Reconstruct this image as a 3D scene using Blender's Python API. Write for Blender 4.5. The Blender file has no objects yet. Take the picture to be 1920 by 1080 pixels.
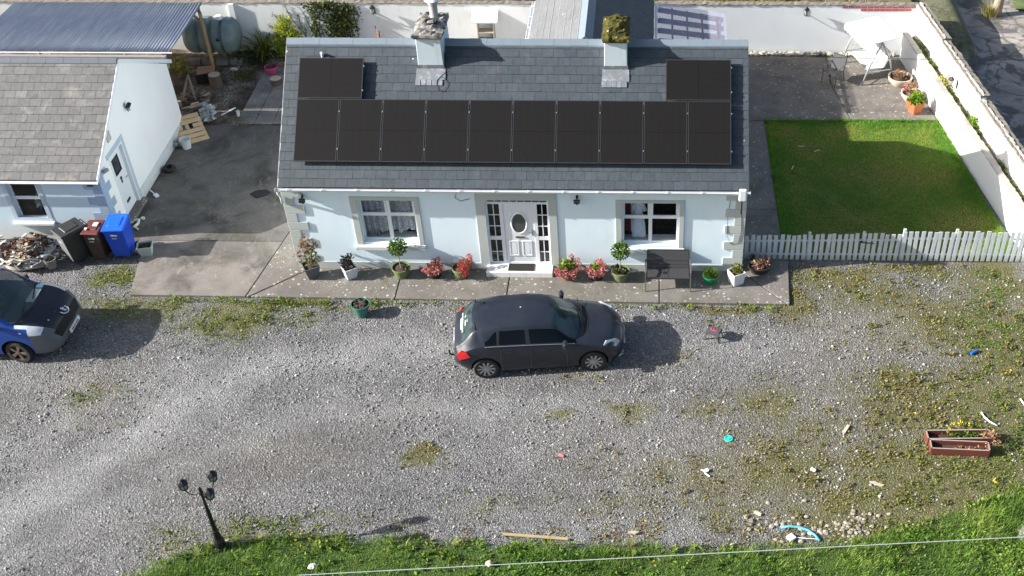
import bpy, bmesh, math, random
import numpy as np
from mathutils import Vector, Matrix
SC = bpy.context.scene
COL = SC.collection
rng = np.random.default_rng(7)
random.seed(7)
R_ = math.radians

# ------------------------------------------------------------------ camera
CP = np.array([9.83135, -25.28365, 19.75775]); YAW, PIT, ROL = R_(-1.80603), R_(40.50858), R_(0.57159)
FPX, PPX, PPY = 2154.424, 1165.601, 600.449
def cam_axes():
    cy, sy, cp, sp = math.cos(YAW), math.sin(YAW), math.cos(PIT), math.sin(PIT)
    f = np.array([sy*cp, cy*cp, -sp]); r = np.array([cy, -sy, 0.]); d = np.cross(f, r)
    c, s = math.cos(ROL), math.sin(ROL)
    return c*r + s*d, -s*r + c*d, f
CR, CD, CF = cam_axes()
cam = bpy.data.cameras.new("camera"); camo = bpy.data.objects.new("camera", cam); COL.objects.link(camo)
m3 = Matrix((CR, -CD, -CF)).transposed()
camo.matrix_world = Matrix.Translation(Vector(CP)) @ m3.to_4x4()
cam.sensor_width = 36; cam.lens = FPX/1920*36; cam.clip_end = 600
cam.shift_x = (960-PPX)/1920; cam.shift_y = (PPY-540)/1920
SC.camera = camo
def G(u, v, z=0.0):
    """point of the horizontal plane z seen at photo position u, v"""
    d = CR*((u-PPX)/FPX) + CD*((v-PPY)/FPX) + CF
    t = (z-CP[2])/d[2]
    p = CP + d*t
    return (float(p[0]), float(p[1]), z)
# ------------------------------------------------------------------ light
EL, AZ = R_(26.8), R_(8.0)
SUNS, SKYS, EXPO = 5.0, 0.078, 1.22
w = bpy.data.worlds.new("World"); SC.world = w; w.use_nodes = True
sk = w.node_tree.nodes.new('ShaderNodeTexSky'); sk.sky_type = 'NISHITA'; sk.sun_disc = False
sk.sun_elevation = EL; sk.sun_rotation = R_(262); sk.air_density = 1.0; sk.dust_density = 2.5; sk.ozone_density = 1.0
bg = w.node_tree.nodes['Background']; bg.inputs[1].default_value = SKYS
w.node_tree.links.new(sk.outputs[0], bg.inputs[0])
sl = bpy.data.lights.new("sun", 'SUN'); so = bpy.data.objects.new("sun", sl); COL.objects.link(so)
sl.energy = SUNS; sl.angle = R_(0.5); sl.color = (1.0, 0.97, 0.92)
L = Vector((math.cos(EL)*math.cos(AZ), math.cos(EL)*math.sin(AZ), -math.sin(EL)))
so.rotation_euler = L.to_track_quat('-Z', 'Y').to_euler(); so.location = (-20, 0, 20)
SC.view_settings.view_transform = 'Standard'; SC.view_settings.look = 'None'
SC.view_settings.exposure = EXPO; SC.view_settings.gamma = 1.0
SC.cycles.max_bounces = 6; SC.cycles.transparent_max_bounces = 10

# ------------------------------------------------------------------ noise
def vnoise(x, y, seed=0):
    x = np.asarray(x, float); y = np.asarray(y, float)
    xi, yi = np.floor(x).astype(np.int64), np.floor(y).astype(np.int64)
    fx, fy = x-xi, y-yi; fx = fx*fx*(3-2*fx); fy = fy*fy*(3-2*fy)
    def h(a, b):
        n = (a*374761393 + b*668265263 + seed*974634777) & 0x7fffffff
        n = ((n ^ (n >> 13))*1274126177) & 0x7fffffff
        return ((n ^ (n >> 16)) & 0xffff)/65535.0
    return (h(xi, yi)*(1-fx)+h(xi+1, yi)*fx)*(1-fy) + (h(xi, yi+1)*(1-fx)+h(xi+1, yi+1)*fx)*fy
def fnoise(x, y, seed=0, o=4):
    s = 0; a = 0.5; t = 0
    for k in range(o):
        s = s + a*vnoise(x*2**k, y*2**k, seed+k); t += a; a *= .5
    return s/t
def sstep(a, b, x):
    t = np.clip((x-a)/(b-a), 0, 1); return t*t*(3-2*t)

# ------------------------------------------------------------------ materials
class NT:
    def __init__(s, name):
        s.m = bpy.data.materials.new(name); s.m.use_nodes = True
        s.t = s.m.node_tree; s.n = s.t.nodes; s.b = s.n['Principled BSDF']; s.out = s.n['Material Output']
        s.co = s.n.new('ShaderNodeTexCoord')
    def set(s, sock, v):
        if isinstance(v, bpy.types.NodeSocket): s.t.links.new(v, sock)
        elif isinstance(v, (tuple, list)) and len(v) == 3 and sock.type == 'RGBA': sock.default_value = (*v, 1)
        else: sock.default_value = v
    def obj(s): return s.co.outputs['Object']
    def uv(s): return s.co.outputs['UV']
    def pos(s): return s.n.new('ShaderNodeNewGeometry').outputs['Position']
    def map(s, v, scale=(1, 1, 1), rot=(0, 0, 0), loc=(0, 0, 0)):
        k = s.n.new('ShaderNodeMapping'); s.set(k.inputs[0], v); k.inputs['Scale'].default_value = scale
        k.inputs['Rotation'].default_value = rot; k.inputs['Location'].default_value = loc
        return k.outputs[0]
    def noise(s, v, sc=5, det=4, ro=.55, out=0, dist=0):
        k = s.n.new('ShaderNodeTexNoise'); s.set(k.inputs['Vector'], v); k.inputs['Scale'].default_value = sc
        k.inputs['Detail'].default_value = det; k.inputs['Roughness'].default_value = ro; k.inputs['Distortion'].default_value = dist
        return k.outputs[out]
    def voro(s, v, sc=5, out='Distance', feat='F1', rnd=1):
        k = s.n.new('ShaderNodeTexVoronoi'); s.set(k.inputs['Vector'], v); k.inputs['Scale'].default_value = sc; k.feature = feat
        k.inputs['Randomness'].default_value = rnd
        return k.outputs[out]
    def wave(s, v, sc=5, dist=2, dirn='X', det=2):
        k = s.n.new('ShaderNodeTexWave'); s.set(k.inputs['Vector'], v); k.inputs['Scale'].default_value = sc
        k.inputs['Distortion'].default_value = dist; k.bands_direction = dirn; k.inputs['Detail'].default_value = det
        return k.outputs['Fac']
    def ramp(s, f, stops, interp='LINEAR'):
        k = s.n.new('ShaderNodeValToRGB'); s.set(k.inputs[0], f); e = k.color_ramp.elements; k.color_ramp.interpolation = interp
        while len(e) < len(stops): e.new(.5)
        for el, (p, c) in zip(e, stops):
            el.position = p; el.color = (c, c, c, 1) if isinstance(c, (int, float)) else (*c, 1)
        return k.outputs[0]
    def mix(s, f, a, b, mode='MIX'):
        k = s.n.new('ShaderNodeMix'); k.data_type = 'RGBA'; k.blend_type = mode; k.clamp_factor = True
        s.set(k.inputs[0], f); s.set(k.inputs[6], a); s.set(k.inputs[7], b); return k.outputs[2]
    def math(s, op, a, b=0.0, clamp=False):
        k = s.n.new('ShaderNodeMath'); k.operation = op; k.use_clamp = clamp; s.set(k.inputs[0], a); s.set(k.inputs[1], b)
        return k.outputs[0]
    def attr(s, name, out='Fac'):
        k = s.n.new('ShaderNodeAttribute'); k.attribute_name = name; return k.outputs[out]
    def sep(s, v):
        k = s.n.new('ShaderNodeSeparateXYZ'); s.set(k.inputs[0], v); return k.outputs
    def bump(s, h, st=.5, d=.02, nrm=None):
        k = s.n.new('ShaderNodeBump'); s.set(k.inputs['Height'], h); k.inputs['Strength'].default_value = st
        k.inputs['Distance'].default_value = d
        if nrm is not None: s.set(k.inputs['Normal'], nrm)
        return k.outputs[0]
    def fin(s, col, rough=.7, metal=0, spec=.4, nrm=None, **kw):
        s.set(s.b.inputs['Base Color'], col); s.set(s.b.inputs['Roughness'], rough); s.set(s.b.inputs['Metallic'], metal)
        s.b.inputs['Specular IOR Level'].default_value = spec
        if nrm is not None: s.set(s.b.inputs['Normal'], nrm)
        for k, v in kw.items(): s.set(s.b.inputs[k.replace('_', ' ')], v)
        return s.m
def sc3(c, f): return tuple(min(1, x*f) for x in c)
MATS = {}
def MT(name, base, rough=.7, var=.15, vs=6, bump=.0, bs=40, metal=0, spec=.4, dirt=None, dsc=3, dth=(.5, .75)):
    """plain material with a little colour wander, optional dirt and grain"""
    if name in MATS: return MATS[name]
    k = NT(name); c = k.mix(k.noise(k.obj(), vs, 5), sc3(base, 1-var), sc3(base, 1+var))
    if dirt is not None: c = k.mix(k.ramp(k.noise(k.obj(), dsc, 6, .65), [(dth[0], 0), (dth[1], 1)]), c, dirt)
    n = k.bump(k.noise(k.obj(), bs, 4), bump, .02) if bump else None
    MATS[name] = k.fin(c, rough, metal, spec, n); return MATS[name]
def LEAF(name, cols, rough=.55, trans=.25):
    if name in MATS: return MATS[name]
    k = NT(name); n = len(cols)
    c = k.ramp(k.attr('tint'), [(i/(n-1), c) for i, c in enumerate(cols)])
    k.fin(c, rough, 0, .25)
    tr = k.n.new('ShaderNodeBsdfTranslucent'); k.set(tr.inputs[0], c)
    mx = k.n.new('ShaderNodeMixShader'); mx.inputs[0].default_value = trans
    k.t.links.new(k.b.outputs[0], mx.inputs[1]); k.t.links.new(tr.outputs[0], mx.inputs[2]); k.t.links.new(mx.outputs[0], k.out.inputs[0])
    MATS[name] = k.m; return k.m
def TINT(name, cols, rough=.8, var=.15, vs=10, bump=0, bs=30, spec=.3):
    """colour picked per face by the tint attribute"""
    if name in MATS: return MATS[name]
    k = NT(name); n = len(cols)
    c = k.ramp(k.attr('tint'), [(i/(n-1), c) for i, c in enumerate(cols)])
    c = k.mix(1.0, c, k.ramp(k.noise(k.obj(), vs, 5), [(.3, 1-var), (.7, 1+var)]), 'MULTIPLY')
    MATS[name] = k.fin(c, rough, 0, spec, k.bump(k.noise(k.obj(), bs, 4), bump, .02) if bump else None); return MATS[name]

# ------------------------------------------------------------------ mesh builder
class MB:
    def __init__(s): s.v = []; s.f = []; s.t = []; s.uv = []
    def add(s, vs, fs, t=0.0, uvs=None):
        o = len(s.v); s.v += [tuple(map(float, p)) for p in vs]
        for i, f in enumerate(fs):
            s.f.append([o+k for k in f]); s.t.append(t)
            s.uv.append(uvs[i] if uvs else None)
        return s
    def box(s, x0, x1, y0, y1, z0, z1, t=0.0):
        return s.hexa([(x0, y0, z0), (x1, y0, z0), (x1, y1, z0), (x0, y1, z0), (x0, y0, z1), (x1, y0, z1), (x1, y1, z1), (x0, y1, z1)], t)
    def hexa(s, p, t=0.0):
        return s.add(p, [(0, 3, 2, 1), (4, 5, 6, 7), (0, 1, 5, 4), (1, 2, 6, 5), (2, 3, 7, 6), (3, 0, 4, 7)], t)
    def obox(s, c, size, rot=(0, 0, 0), t=0.0):
        from mathutils import Euler
        e = Euler(rot).to_matrix(); c = Vector(c); h = [q/2 for q in size]
        return s.hexa([c+e@Vector((sx*h[0], sy*h[1], sz*h[2])) for sz in (-1, 1) for sx, sy in ((-1, -1), (1, -1), (1, 1), (-1, 1))], t)
    def bar(s, a, b, w, h=None, up=(0, 0, 1), t=0.0):
        a, b = Vector(a), Vector(b); d = (b-a).normalized(); h = h or w
        x = d.cross(Vector(up)); x = x.normalized() if x.length > 1e-4 else Vector((1, 0, 0)); y = x.cross(d)
        q = [x*sx*w/2+y*sy*h/2 for sx, sy in ((-1, -1), (1, -1), (1, 1), (-1, 1))]
        return s.hexa([a+k for k in q]+[b+k for k in q], t)
    def tube(s, pts, r, n=8, t=0.0):
        pts = [Vector(p) for p in pts]; m = len(pts); rs = r if isinstance(r, (list, tuple)) else [r]*m
        ring = []; up = None
        for i, p in enumerate(pts):
            d = (pts[min(i+1, m-1)]-pts[max(i-1, 0)]).normalized()
            if up is None:
                up = Vector((0, 0, 1)) if abs(d.z) < .9 else Vector((1, 0, 0))
            x = d.cross(up).normalized(); y = x.cross(d); up = y
            ring += [p+(x*math.cos(2*math.pi*k/n)+y*math.sin(2*math.pi*k/n))*rs[i] for k in range(n)]
        fs = [(i*n+k, i*n+(k+1) % n, (i+1)*n+(k+1) % n, (i+1)*n+k) for i in range(m-1) for k in range(n)]
        fs += [tuple(range(n))[::-1], tuple((m-1)*n+k for k in range(n))]
        return s.add(ring, fs, t)
    def lathe(s, prof, n=20, c=(0, 0, 0), t=0.0, sx=1, sy=1, axis='z'):
        vs = []
        for r, z in prof:
            for k in range(n):
                a = 2*math.pi*k/n; p = (r*math.cos(a)*sx, r*math.sin(a)*sy, z)
                if axis == 'y': p = (p[0], p[2], p[1])
                if axis == 'x': p = (p[2], p[0], p[1])
                vs.append((c[0]+p[0], c[1]+p[1], c[2]+p[2]))
        m = len(prof)
        fs = [(i*n+k, i*n+(k+1) % n, (i+1)*n+(k+1) % n, (i+1)*n+k) for i in range(m-1) for k in range(n)]
        loop = abs(prof[0][0]-prof[-1][0])+abs(prof[0][1]-prof[-1][1]) < 1e-6
        if prof[0][0] > 1e-6 and not loop: fs.append(tuple(range(n))[::-1])
        if prof[-1][0] > 1e-6 and not loop: fs.append(tuple((m-1)*n+k for k in range(n)))
        return s.add(vs, fs, t)
    def prism(s, poly, vec, t=0.0):
        n = len(poly); v = Vector(vec); a = [Vector(p) for p in poly]
        return s.add(a+[p+v for p in a], [tuple(range(n))[::-1], tuple(range(n, 2*n))]+[(k, (k+1) % n, n+(k+1) % n, n+k) for k in range(n)], t)
    def frustum(s, w0, d0, w1, d1, z0, z1, c=(0, 0), t=0.0):
        x, y = c
        return s.hexa([(x-w0/2, y-d0/2, z0), (x+w0/2, y-d0/2, z0), (x+w0/2, y+d0/2, z0), (x-w0/2, y+d0/2, z0),
                       (x-w1/2, y-d1/2, z1), (x+w1/2, y-d1/2, z1), (x+w1/2, y+d1/2, z1), (x-w1/2, y+d1/2, z1)], t)
    def rock(s, c, r, t=0.0, jit=.25, rg=random):
        vs = []; n = 6
        for k, (q, z) in enumerate(((.45, -.7), (1, -.1), (.8, .45), (.3, .75))):
            for i in range(n):
                a = 2*math.pi*(i+.5*k)/n; j = 1+rg.uniform(-jit, jit)
                vs.append((c[0]+r[0]*q*math.cos(a)*j, c[1]+r[1]*q*math.sin(a)*j, c[2]+r[2]*z*(1+rg.uniform(-jit, jit)*.6)))
        fs = [(i*n+k, i*n+(k+1) % n, (i+1)*n+(k+1) % n, (i+1)*n+k) for i in range(3) for k in range(n)]
        return s.add(vs, fs+[tuple(range(n))[::-1], tuple(range(18, 24))], t)
    def leaves(s, c, r, n, size, seed=0, shell=.55, up=.3, asp=.5, t0=0.0, t1=1.0, flat=1.0):
        g = np.random.default_rng(seed)
        for k in range(n):
            d = g.normal(size=3); d /= np.linalg.norm(d); q = (shell+(1-shell)*g.random()) if g.random() < .8 else g.random()**.5
            p = np.array(c)+d*np.array(r)*q; a = d*.6+g.normal(size=3)*.6+np.array((0, 0, up)); a /= np.linalg.norm(a)
            b = np.cross(a, g.normal(size=3)); b /= max(1e-6, np.linalg.norm(b)); l = size*g.uniform(.6, 1.3)
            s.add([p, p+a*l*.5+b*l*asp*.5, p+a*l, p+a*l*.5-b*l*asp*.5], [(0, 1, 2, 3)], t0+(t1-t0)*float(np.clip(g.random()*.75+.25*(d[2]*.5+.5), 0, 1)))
        return s
    def blades(s, c, n, h, w, spread, seed=0, t0=0.0, t1=1.0, seg=3, r0=.05, droop=.5):
        g = np.random.default_rng(seed)
        for k in range(n):
            az = g.uniform(0, 2*math.pi); d = np.array((math.cos(az), math.sin(az), 0)); sd = np.array((-d[1], d[0], 0))
            hh = h*g.uniform(.6, 1.1); sp = spread*g.uniform(.2, 1); p0 = np.array(c)+d*r0*g.random(); vs = []
            for i in range(seg+1):
                q = i/seg; p = p0+d*sp*q**1.6+np.array((0, 0, 1))*hh*(q-droop*q**3*sp/max(spread, 1e-6)*.6); ww = w*(1-q**2*.9)
                vs += [p-sd*ww/2, p+sd*ww/2]
            s.add(vs, [(2*i, 2*i+1, 2*i+3, 2*i+2) for i in range(seg)], t0+(t1-t0)*g.random())
        return s
    def build(s, name, mat, parent=None, smooth=False, bev=0, loc=None, rot=None, sub=0):
        me = bpy.data.meshes.new(name); me.from_pydata(s.v, [], s.f); me.materials.append(mat)
        if any(s.t):
            a = me.attributes.new('tint', 'FLOAT', 'FACE'); a.data.foreach_set('value', np.array(s.t, dtype=np.float32))
        if any(u is not None for u in s.uv):
            ul = me.uv_layers.new(name='UVMap'); li = 0; arr = np.zeros(len(me.loops)*2, dtype=np.float32)
            for f, u in zip(s.f, s.uv):
                for k in range(len(f)):
                    if u is not None: arr[2*(li+k):2*(li+k)+2] = u[k]
                li += len(f)
            ul.data.foreach_set('uv', arr)
        if smooth:
            me.polygons.foreach_set('use_smooth', [True]*len(me.polygons))
        me.update(); o = bpy.data.objects.new(name, me); COL.objects.link(o)
        if smooth == 'auto':
            for e in me.edges: pass
            try: me.set_sharp_from_angle(angle=R_(38))
            except Exception: pass
        if parent: o.parent = parent
        if loc: o.location = loc
        if rot: o.rotation_euler = rot
        if bev:
            b = o.modifiers.new('bevel', 'BEVEL'); b.width = bev; b.segments = 2; b.limit_method = 'ANGLE'; b.angle_limit = R_(40)
        if sub:
            b = o.modifiers.new('sub', 'SUBSURF'); b.levels = sub; b.render_levels = sub
        return o
def bulk(name, V, tint, mat, parent=None):
    """many separate quads at once: V is (n,4,3)"""
    n = len(V); me = bpy.data.meshes.new(name); me.vertices.add(n*4); me.loops.add(n*4); me.polygons.add(n)
    me.vertices.foreach_set('co', V.reshape(-1).astype(np.float32)); me.loops.foreach_set('vertex_index', np.arange(n*4, dtype=np.int32))
    me.polygons.foreach_set('loop_start', np.arange(0, n*4, 4, dtype=np.int32))
    a = me.attributes.new('tint', 'FLOAT', 'FACE'); a.data.foreach_set('value', tint.astype(np.float32))
    me.materials.append(mat); me.update(calc_edges=True); me.validate()
    o = bpy.data.objects.new(name, me); COL.objects.link(o)
    if parent: o.parent = parent
    return o
def leafquads(P, length, width, elev, g):
    n = len(P); az = g.uniform(0, 2*np.pi, n)
    d = np.stack([np.cos(az)*np.cos(elev), np.sin(az)*np.cos(elev), np.sin(elev)], 1)
    sd = np.stack([-np.sin(az), np.cos(az), np.zeros(n)], 1)
    l = length[:, None]; ww = width[:, None]
    return np.stack([P, P+d*l*.5+sd*ww*.5, P+d*l, P+d*l*.5-sd*ww*.5], 1)
def thing(name, label, cat, loc=(0, 0, 0), rz=0, group=None):
    o = bpy.data.objects.new(name, None); COL.objects.link(o); o.location = loc; o.rotation_euler = (0, 0, rz)
    o.empty_display_size = .2
    return tag(o, label, cat, group)
def tag(o, label, cat, group=None):
    o['label'] = label; o['category'] = cat
    if group: o['group'] = group
    return o
def struct(o, kind='structure', label=None, cat=None):
    o['kind'] = kind
    if label: o['label'] = label
    if cat: o['category'] = cat
    return o
def dup(root, loc=None, rz=None, label=None):
    """copy of a thing with its parts and sub-parts"""
    r = root.copy(); COL.objects.link(r)
    if loc is not None: r.location = loc
    if rz is not None: r.rotation_euler.z = rz
    if label: r['label'] = label
    for ch in root.children:
        c = ch.copy(); COL.objects.link(c); c.parent = r
        for g in ch.children:
            d = g.copy(); COL.objects.link(d); d.parent = c
    return r
GZ = -0.07          # gravel level; slabs stand at 0
# ================================================================== SETTING
# ---- cover of the yard: soft patches given by where they lie on the gravel
def P_(u, v, ru, rv, a): 
    x, y, _ = G(u, v, GZ); return (x, y, ru/72.0, rv/46.0, a)
MOSS = [P_(*q) for q in [(205, 522, 60, 26, 1), (250, 580, 150, 38, .75), (430, 600, 100, 42, .95), (520, 572, 170, 14, 1.0), (640, 578, 120, 10, .7), (760, 575, 60, 10, .6),
 (330, 570, 60, 20, .8), (560, 600, 80, 25, .5), (180, 745, 60, 45, .5), (150, 690, 100, 25, .3), (785, 862, 48, 24, 1.0), (845, 870, 30, 18, .4), (1045, 768, 24, 16, .9), (1180, 770, 70, 26, .75),
 (1330, 770, 60, 24, .6), (1430, 760, 80, 34, .6), (1080, 700, 70, 30, .4), (1250, 880, 60, 30, .6), (1300, 900, 180, 60, .55), (1450, 880, 120, 70, .6), (1130, 870, 80, 40, .4),
 (1560, 520, 110, 34, .85), (1700, 505, 200, 24, .8), (1860, 520, 70, 60, .85), (1650, 560, 120, 40, .5), (1690, 720, 60, 26, .85), (1760, 600, 120, 60, .5), (1860, 640, 80, 100, .7),
 (1850, 900, 170, 70, .9), (1700, 965, 170, 40, .9), (1890, 800, 90, 90, .85), (1900, 660, 60, 110, .75), (1760, 770, 160, 60, .6), (1850, 800, 110, 90, .85), (1700, 880, 130, 60, .65), (1560, 930, 90, 40, .45), (1800, 940, 160, 60, .9), (1500, 970, 60, 24, .5), (1620, 990, 140, 26, .8),
 (1180, 950, 260, 34, .5), (900, 950, 140, 20, .4), (1360, 960, 120, 40, .5), (1340, 600, 60, 16, .4), (1290, 660, 60, 30, .3), (440, 985, 60, 30, .6), (600, 975, 90, 20, .5), (330, 1020, 80, 30, .5),
 (1250, 690, 40, 20, .3), (1480, 570, 50, 30, .6), (960, 575, 500, 7, .6), (1350, 575, 160, 8, .8), (1520, 800, 100, 40, .35), (1400, 820, 140, 40, .3)]]
BROWN = [P_(*q) for q in [(170, 740, 110, 70, .6), (540, 850, 130, 34, .6), (700, 800, 100, 30, .3), (420, 880, 200, 60, .35), (1250, 700, 130, 40, .35), (1450, 860, 260, 110, .6), (1650, 660, 200, 120, .55),
 (1850, 600, 120, 160, .6), (1700, 850, 220, 130, .6), (1200, 860, 200, 90, .45), (1480, 780, 200, 80, .4), (300, 980, 120, 60, .3), (1560, 600, 120, 60, .5), (200, 640, 160, 40, .3), (1600, 960, 200, 60, .5)]]
PALE = [P_(*q) for q in [(330, 730, 110, 50, .9), (220, 830, 110, 40, .8), (110, 920, 130, 50, .8), (50, 1020, 120, 50, .7), (600, 700, 180, 40, .35), (900, 800, 200, 60, .35), (700, 760, 200, 50, .3),
 (1450, 640, 160, 40, .45), (1180, 610, 60, 40, .2), (60, 720, 90, 40, .4), (1560, 1000, 100, 30, .6), (1640, 910, 90, 26, .5)]]
DARK = [P_(*q) for q in [(1170, 700, 24, 14, .9), (1222, 731, 20, 12, .9), (500, 880, 160, 26, .5), (330, 900, 160, 20, .4), (640, 830, 120, 30, .4), (860, 640, 60, 30, .3), (560, 650, 140, 30, .25), (800, 720, 180, 20, .25), (80, 1000, 60, 24, .4)]]
TRACKS = [([(-260, 1060), (-60, 1010), (110, 925), (215, 845), (320, 770), (430, 705), (560, 672), (720, 655), (860, 650)], .62, .95), ([(-120, 1130), (60, 1040), (190, 960), (330, 880), (520, 800), (760, 765), (1000, 760), (1200, 770)], .42, .55), ([(-150, 900), (60, 820), (200, 745), (330, 690)], .5, .4), ([(1150, 640), (1350, 650), (1560, 640), (1700, 600)], .55, .4), ([(880, 960), (1100, 990), (1300, 1000)], .3, .35)]
TRACKS = [(np.array([G(u, v, GZ)[:2] for u, v in pl]), w_, a) for pl, w_, a in TRACKS]
def tracks(x, y):
    r = np.zeros_like(x); wx = (fnoise(x*.9, y*.9, 131)-.5)*.7; wy = (fnoise(x*.9+9, y*.9, 132)-.5)*.7
    for pl, w_, a in TRACKS:
        d = np.full_like(x, 1e9)
        for p, q in zip(pl[:-1], pl[1:]):
            v = q-p; t = np.clip(((x+wx-p[0])*v[0]+(y+wy-p[1])*v[1])/(v@v), 0, 1); d = np.minimum(d, np.hypot(x+wx-p[0]-t*v[0], y+wy-p[1]-t*v[1]))
        r = np.maximum(r, a*np.exp(-(d/w_)**2))
    return r
def patches(lst, x, y, seed, wob=.45):
    r = np.zeros_like(x); wx = (fnoise(x*1.3, y*1.3, seed)-.5)*wob*2; wy = (fnoise(x*1.3+31, y*1.3+7, seed)-.5)*wob*2
    for cx, cy, rx, ry, a in lst:
        d = ((x+wx-cx)/max(rx, .12))**2+((y+wy-cy)/max(ry, .12))**2
        r = np.maximum(r, a*np.exp(-d*1.1))
    return r
VB = [G(u, v, GZ)[:2] for u, v in [(-300, 1400), (215, 1082), (300, 1052), (420, 1012), (560, 1003), (750, 1010), (960, 1020), (1250, 1024), (1440, 1026), (1600, 1008), (1700, 985), (1800, 955), (1919, 905), (2300, 800)]]
VBX = np.array([p[0] for p in VB]); VBY = np.array([p[1] for p in VB])
def verge(x, y):
    yb = np.interp(x, VBX, VBY) + (fnoise(x*1.7, y*1.7, 5)-.5)*.5
    return sstep(-.12, .3, yb-y)
def moss_at(x, y):
    # creeping growth thickens toward the right-hand end of the yard
    a = np.clip(patches(MOSS, x, y, 3)+.30*sstep(9.5, 15, x)*sstep(.6, -1, y), 0, 1)
    return a

def ground_sheet():
    xs = np.concatenate([[-250, -120, -60, -30, -16], np.arange(-9, 24.5, .12), [30, 60, 120, 250]])
    ys = np.concatenate([[-250, -120, -60, -30, -18], np.arange(-13, 2.2, .12), [4, 7, 10, 13, 16, 30, 60, 120, 250]])
    X, Y = np.meshgrid(xs, ys); x, y = X.ravel(), Y.ravel()
    g = verge(x, y); mo = moss_at(x, y); br = patches(BROWN, x, y, 11, .8); pa = np.clip(tracks(x, y)+.25*patches(PALE, x, y, 13, .8), 0, 1); dk = patches(DARK, x, y, 17, .3)
    inside = (np.abs(x) < 40) & (np.abs(y) < 40)
    z = GZ + ((fnoise(x*.5, y*.5, 21)-.5)*.05 + (fnoise(x*2.2, y*2.2, 23)-.5)*.03)*inside + g*.03*inside
    z = np.where(y > 1.4, GZ-.03, z)
    me = bpy.data.meshes.new('ground'); nx, ny = len(xs), len(ys)
    idx = np.arange(nx*ny).reshape(ny, nx)
    q = np.stack([idx[:-1, :-1], idx[:-1, 1:], idx[1:, 1:], idx[1:, :-1]], -1).reshape(-1, 4); n = len(q)
    me.vertices.add(nx*ny); me.loops.add(n*4); me.polygons.add(n)
    me.vertices.foreach_set('co', np.stack([x, y, z], 1).reshape(-1).astype(np.float32))
    me.loops.foreach_set('vertex_index', q.reshape(-1).astype(np.int32)); me.polygons.foreach_set('loop_start', np.arange(0, n*4, 4, dtype=np.int32))
    me.polygons.foreach_set('use_smooth', [True]*n)
    for nm, v in (('grass', g), ('moss', mo), ('brown', br), ('pale', pa), ('dark', dk)):
        a = me.attributes.new(nm, 'FLOAT', 'POINT'); a.data.foreach_set('value', v.astype(np.float32))
    me.update(calc_edges=True)
    # material: crushed stone with fines, moss and soil between
    k = NT('yard_gravel'); p = k.pos()
    p = k.mix(.06, p, k.noise(p, 9, 2, .5, out=1), 'LINEAR_LIGHT')
    v1 = k.voro(p, 25, 'Color'); d1 = k.voro(p, 25, 'Distance'); v2 = k.voro(p, 48, 'Color'); d2 = k.voro(p, 48, 'Distance')
    s1 = k.sep(v1)[0]; s2 = k.sep(v2)[0]; big = k.noise(p, .55, 4); mid = k.noise(p, 3.2, 5, .6)
    stone = k.ramp(s1, [(0, (.075, .074, .075)), (.3, (.153, .152, .154)), (.7, (.232, .230, .230)), (.95, (.32, .317, .313)), (1, (.5, .49, .48))])
    fine = k.ramp(s2, [(0, (.11, .109, .11)), (.5, (.182, .180, .181)), (.9, (.26, .257, .256)), (1, (.39, .385, .38))])
    c = k.mix(k.ramp(k.noise(p, 7, 3), [(.36, 0), (.54, 1)]), stone, fine)
    gap = k.ramp(d1, [(.40, 1), (.72, .32)])
    c = k.mix(.75, c, gap, 'MULTIPLY')
    c = k.mix(1.0, c, k.ramp(big, [(.3, .82), (.7, 1.2)]), 'MULTIPLY')
    c = k.mix(1.0, c, k.ramp(mid, [(.3, .82), (.7, 1.18)]), 'MULTIPLY')
    pf = k.math('MULTIPLY', k.attr('pale'), k.ramp(k.noise(k.map(p, (1, 1.6, 1), (0, 0, -.6)), 3.5, 5, .7), [(.3, .55), (.6, 1)]))
    c = k.mix(pf, c, k.mix(.34, c, (.46, .46, .46)))
    dust = k.ramp(s1, [(0, (.11, .098, .085)), (.6, (.185, .165, .14)), (1, (.32, .285, .25))])
    c = k.mix(k.math('MULTIPLY', k.attr('brown'), .85), c, dust)
    c = k.mix(k.math('MULTIPLY', k.attr('dark'), .7), c, (.06, .058, .058))
    mn = k.noise(p, 11, 6, .7); mm = k.math('ADD', k.math('MULTIPLY', k.attr('moss'), 1.4), k.math('MULTIPLY', k.math('SUBTRACT', mn, .55), 1.6))
    mc = k.ramp(k.noise(p, 24, 4, .7), [(.25, (.04, .042, .012)), (.42, (.085, .088, .02)), (.58, (.15, .135, .05)), (.7, (.075, .10, .018)), (.8, (.13, .13, .05))])
    c = k.mix(k.ramp(mm, [(.34, 0), (1.0, .82)]), c, mc)
    gc = k.ramp(k.noise(p, 16, 5, .7), [(.3, (.03, .055, .01)), (.6, (.07, .115, .022)), (.8, (.11, .13, .04))])
    c = k.mix(k.math('ADD', k.attr('grass'), k.math('MULTIPLY', k.math('SUBTRACT', mn, .5), k.attr('grass'))), c, gc)
    h = k.math('ADD', k.math('MULTIPLY', k.math('SUBTRACT', 1.0, d1), k.math('ADD', .4, s1)), k.math('MULTIPLY', k.math('SUBTRACT', 1.0, d2), .35))
    k.fin(c, .9, 0, .2, k.bump(h, .75, .045))
    me.materials.append(k.m)
    o = bpy.data.objects.new('ground', me); COL.objects.link(o); struct(o)
ground_sheet()

def scatter_xy(n, x0, x1, y0, y1, dens, g):
    x = g.uniform(x0, x1, n); y = g.uniform(y0, y1, n); k = g.random(n) < dens(x, y); return x[k], y[k]
def covered(x, y):
    """where slabs lie on the gravel"""
    return ((x > -4.45) & (x < 13.72) & (y > -1.42)) | (y > .45)
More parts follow.
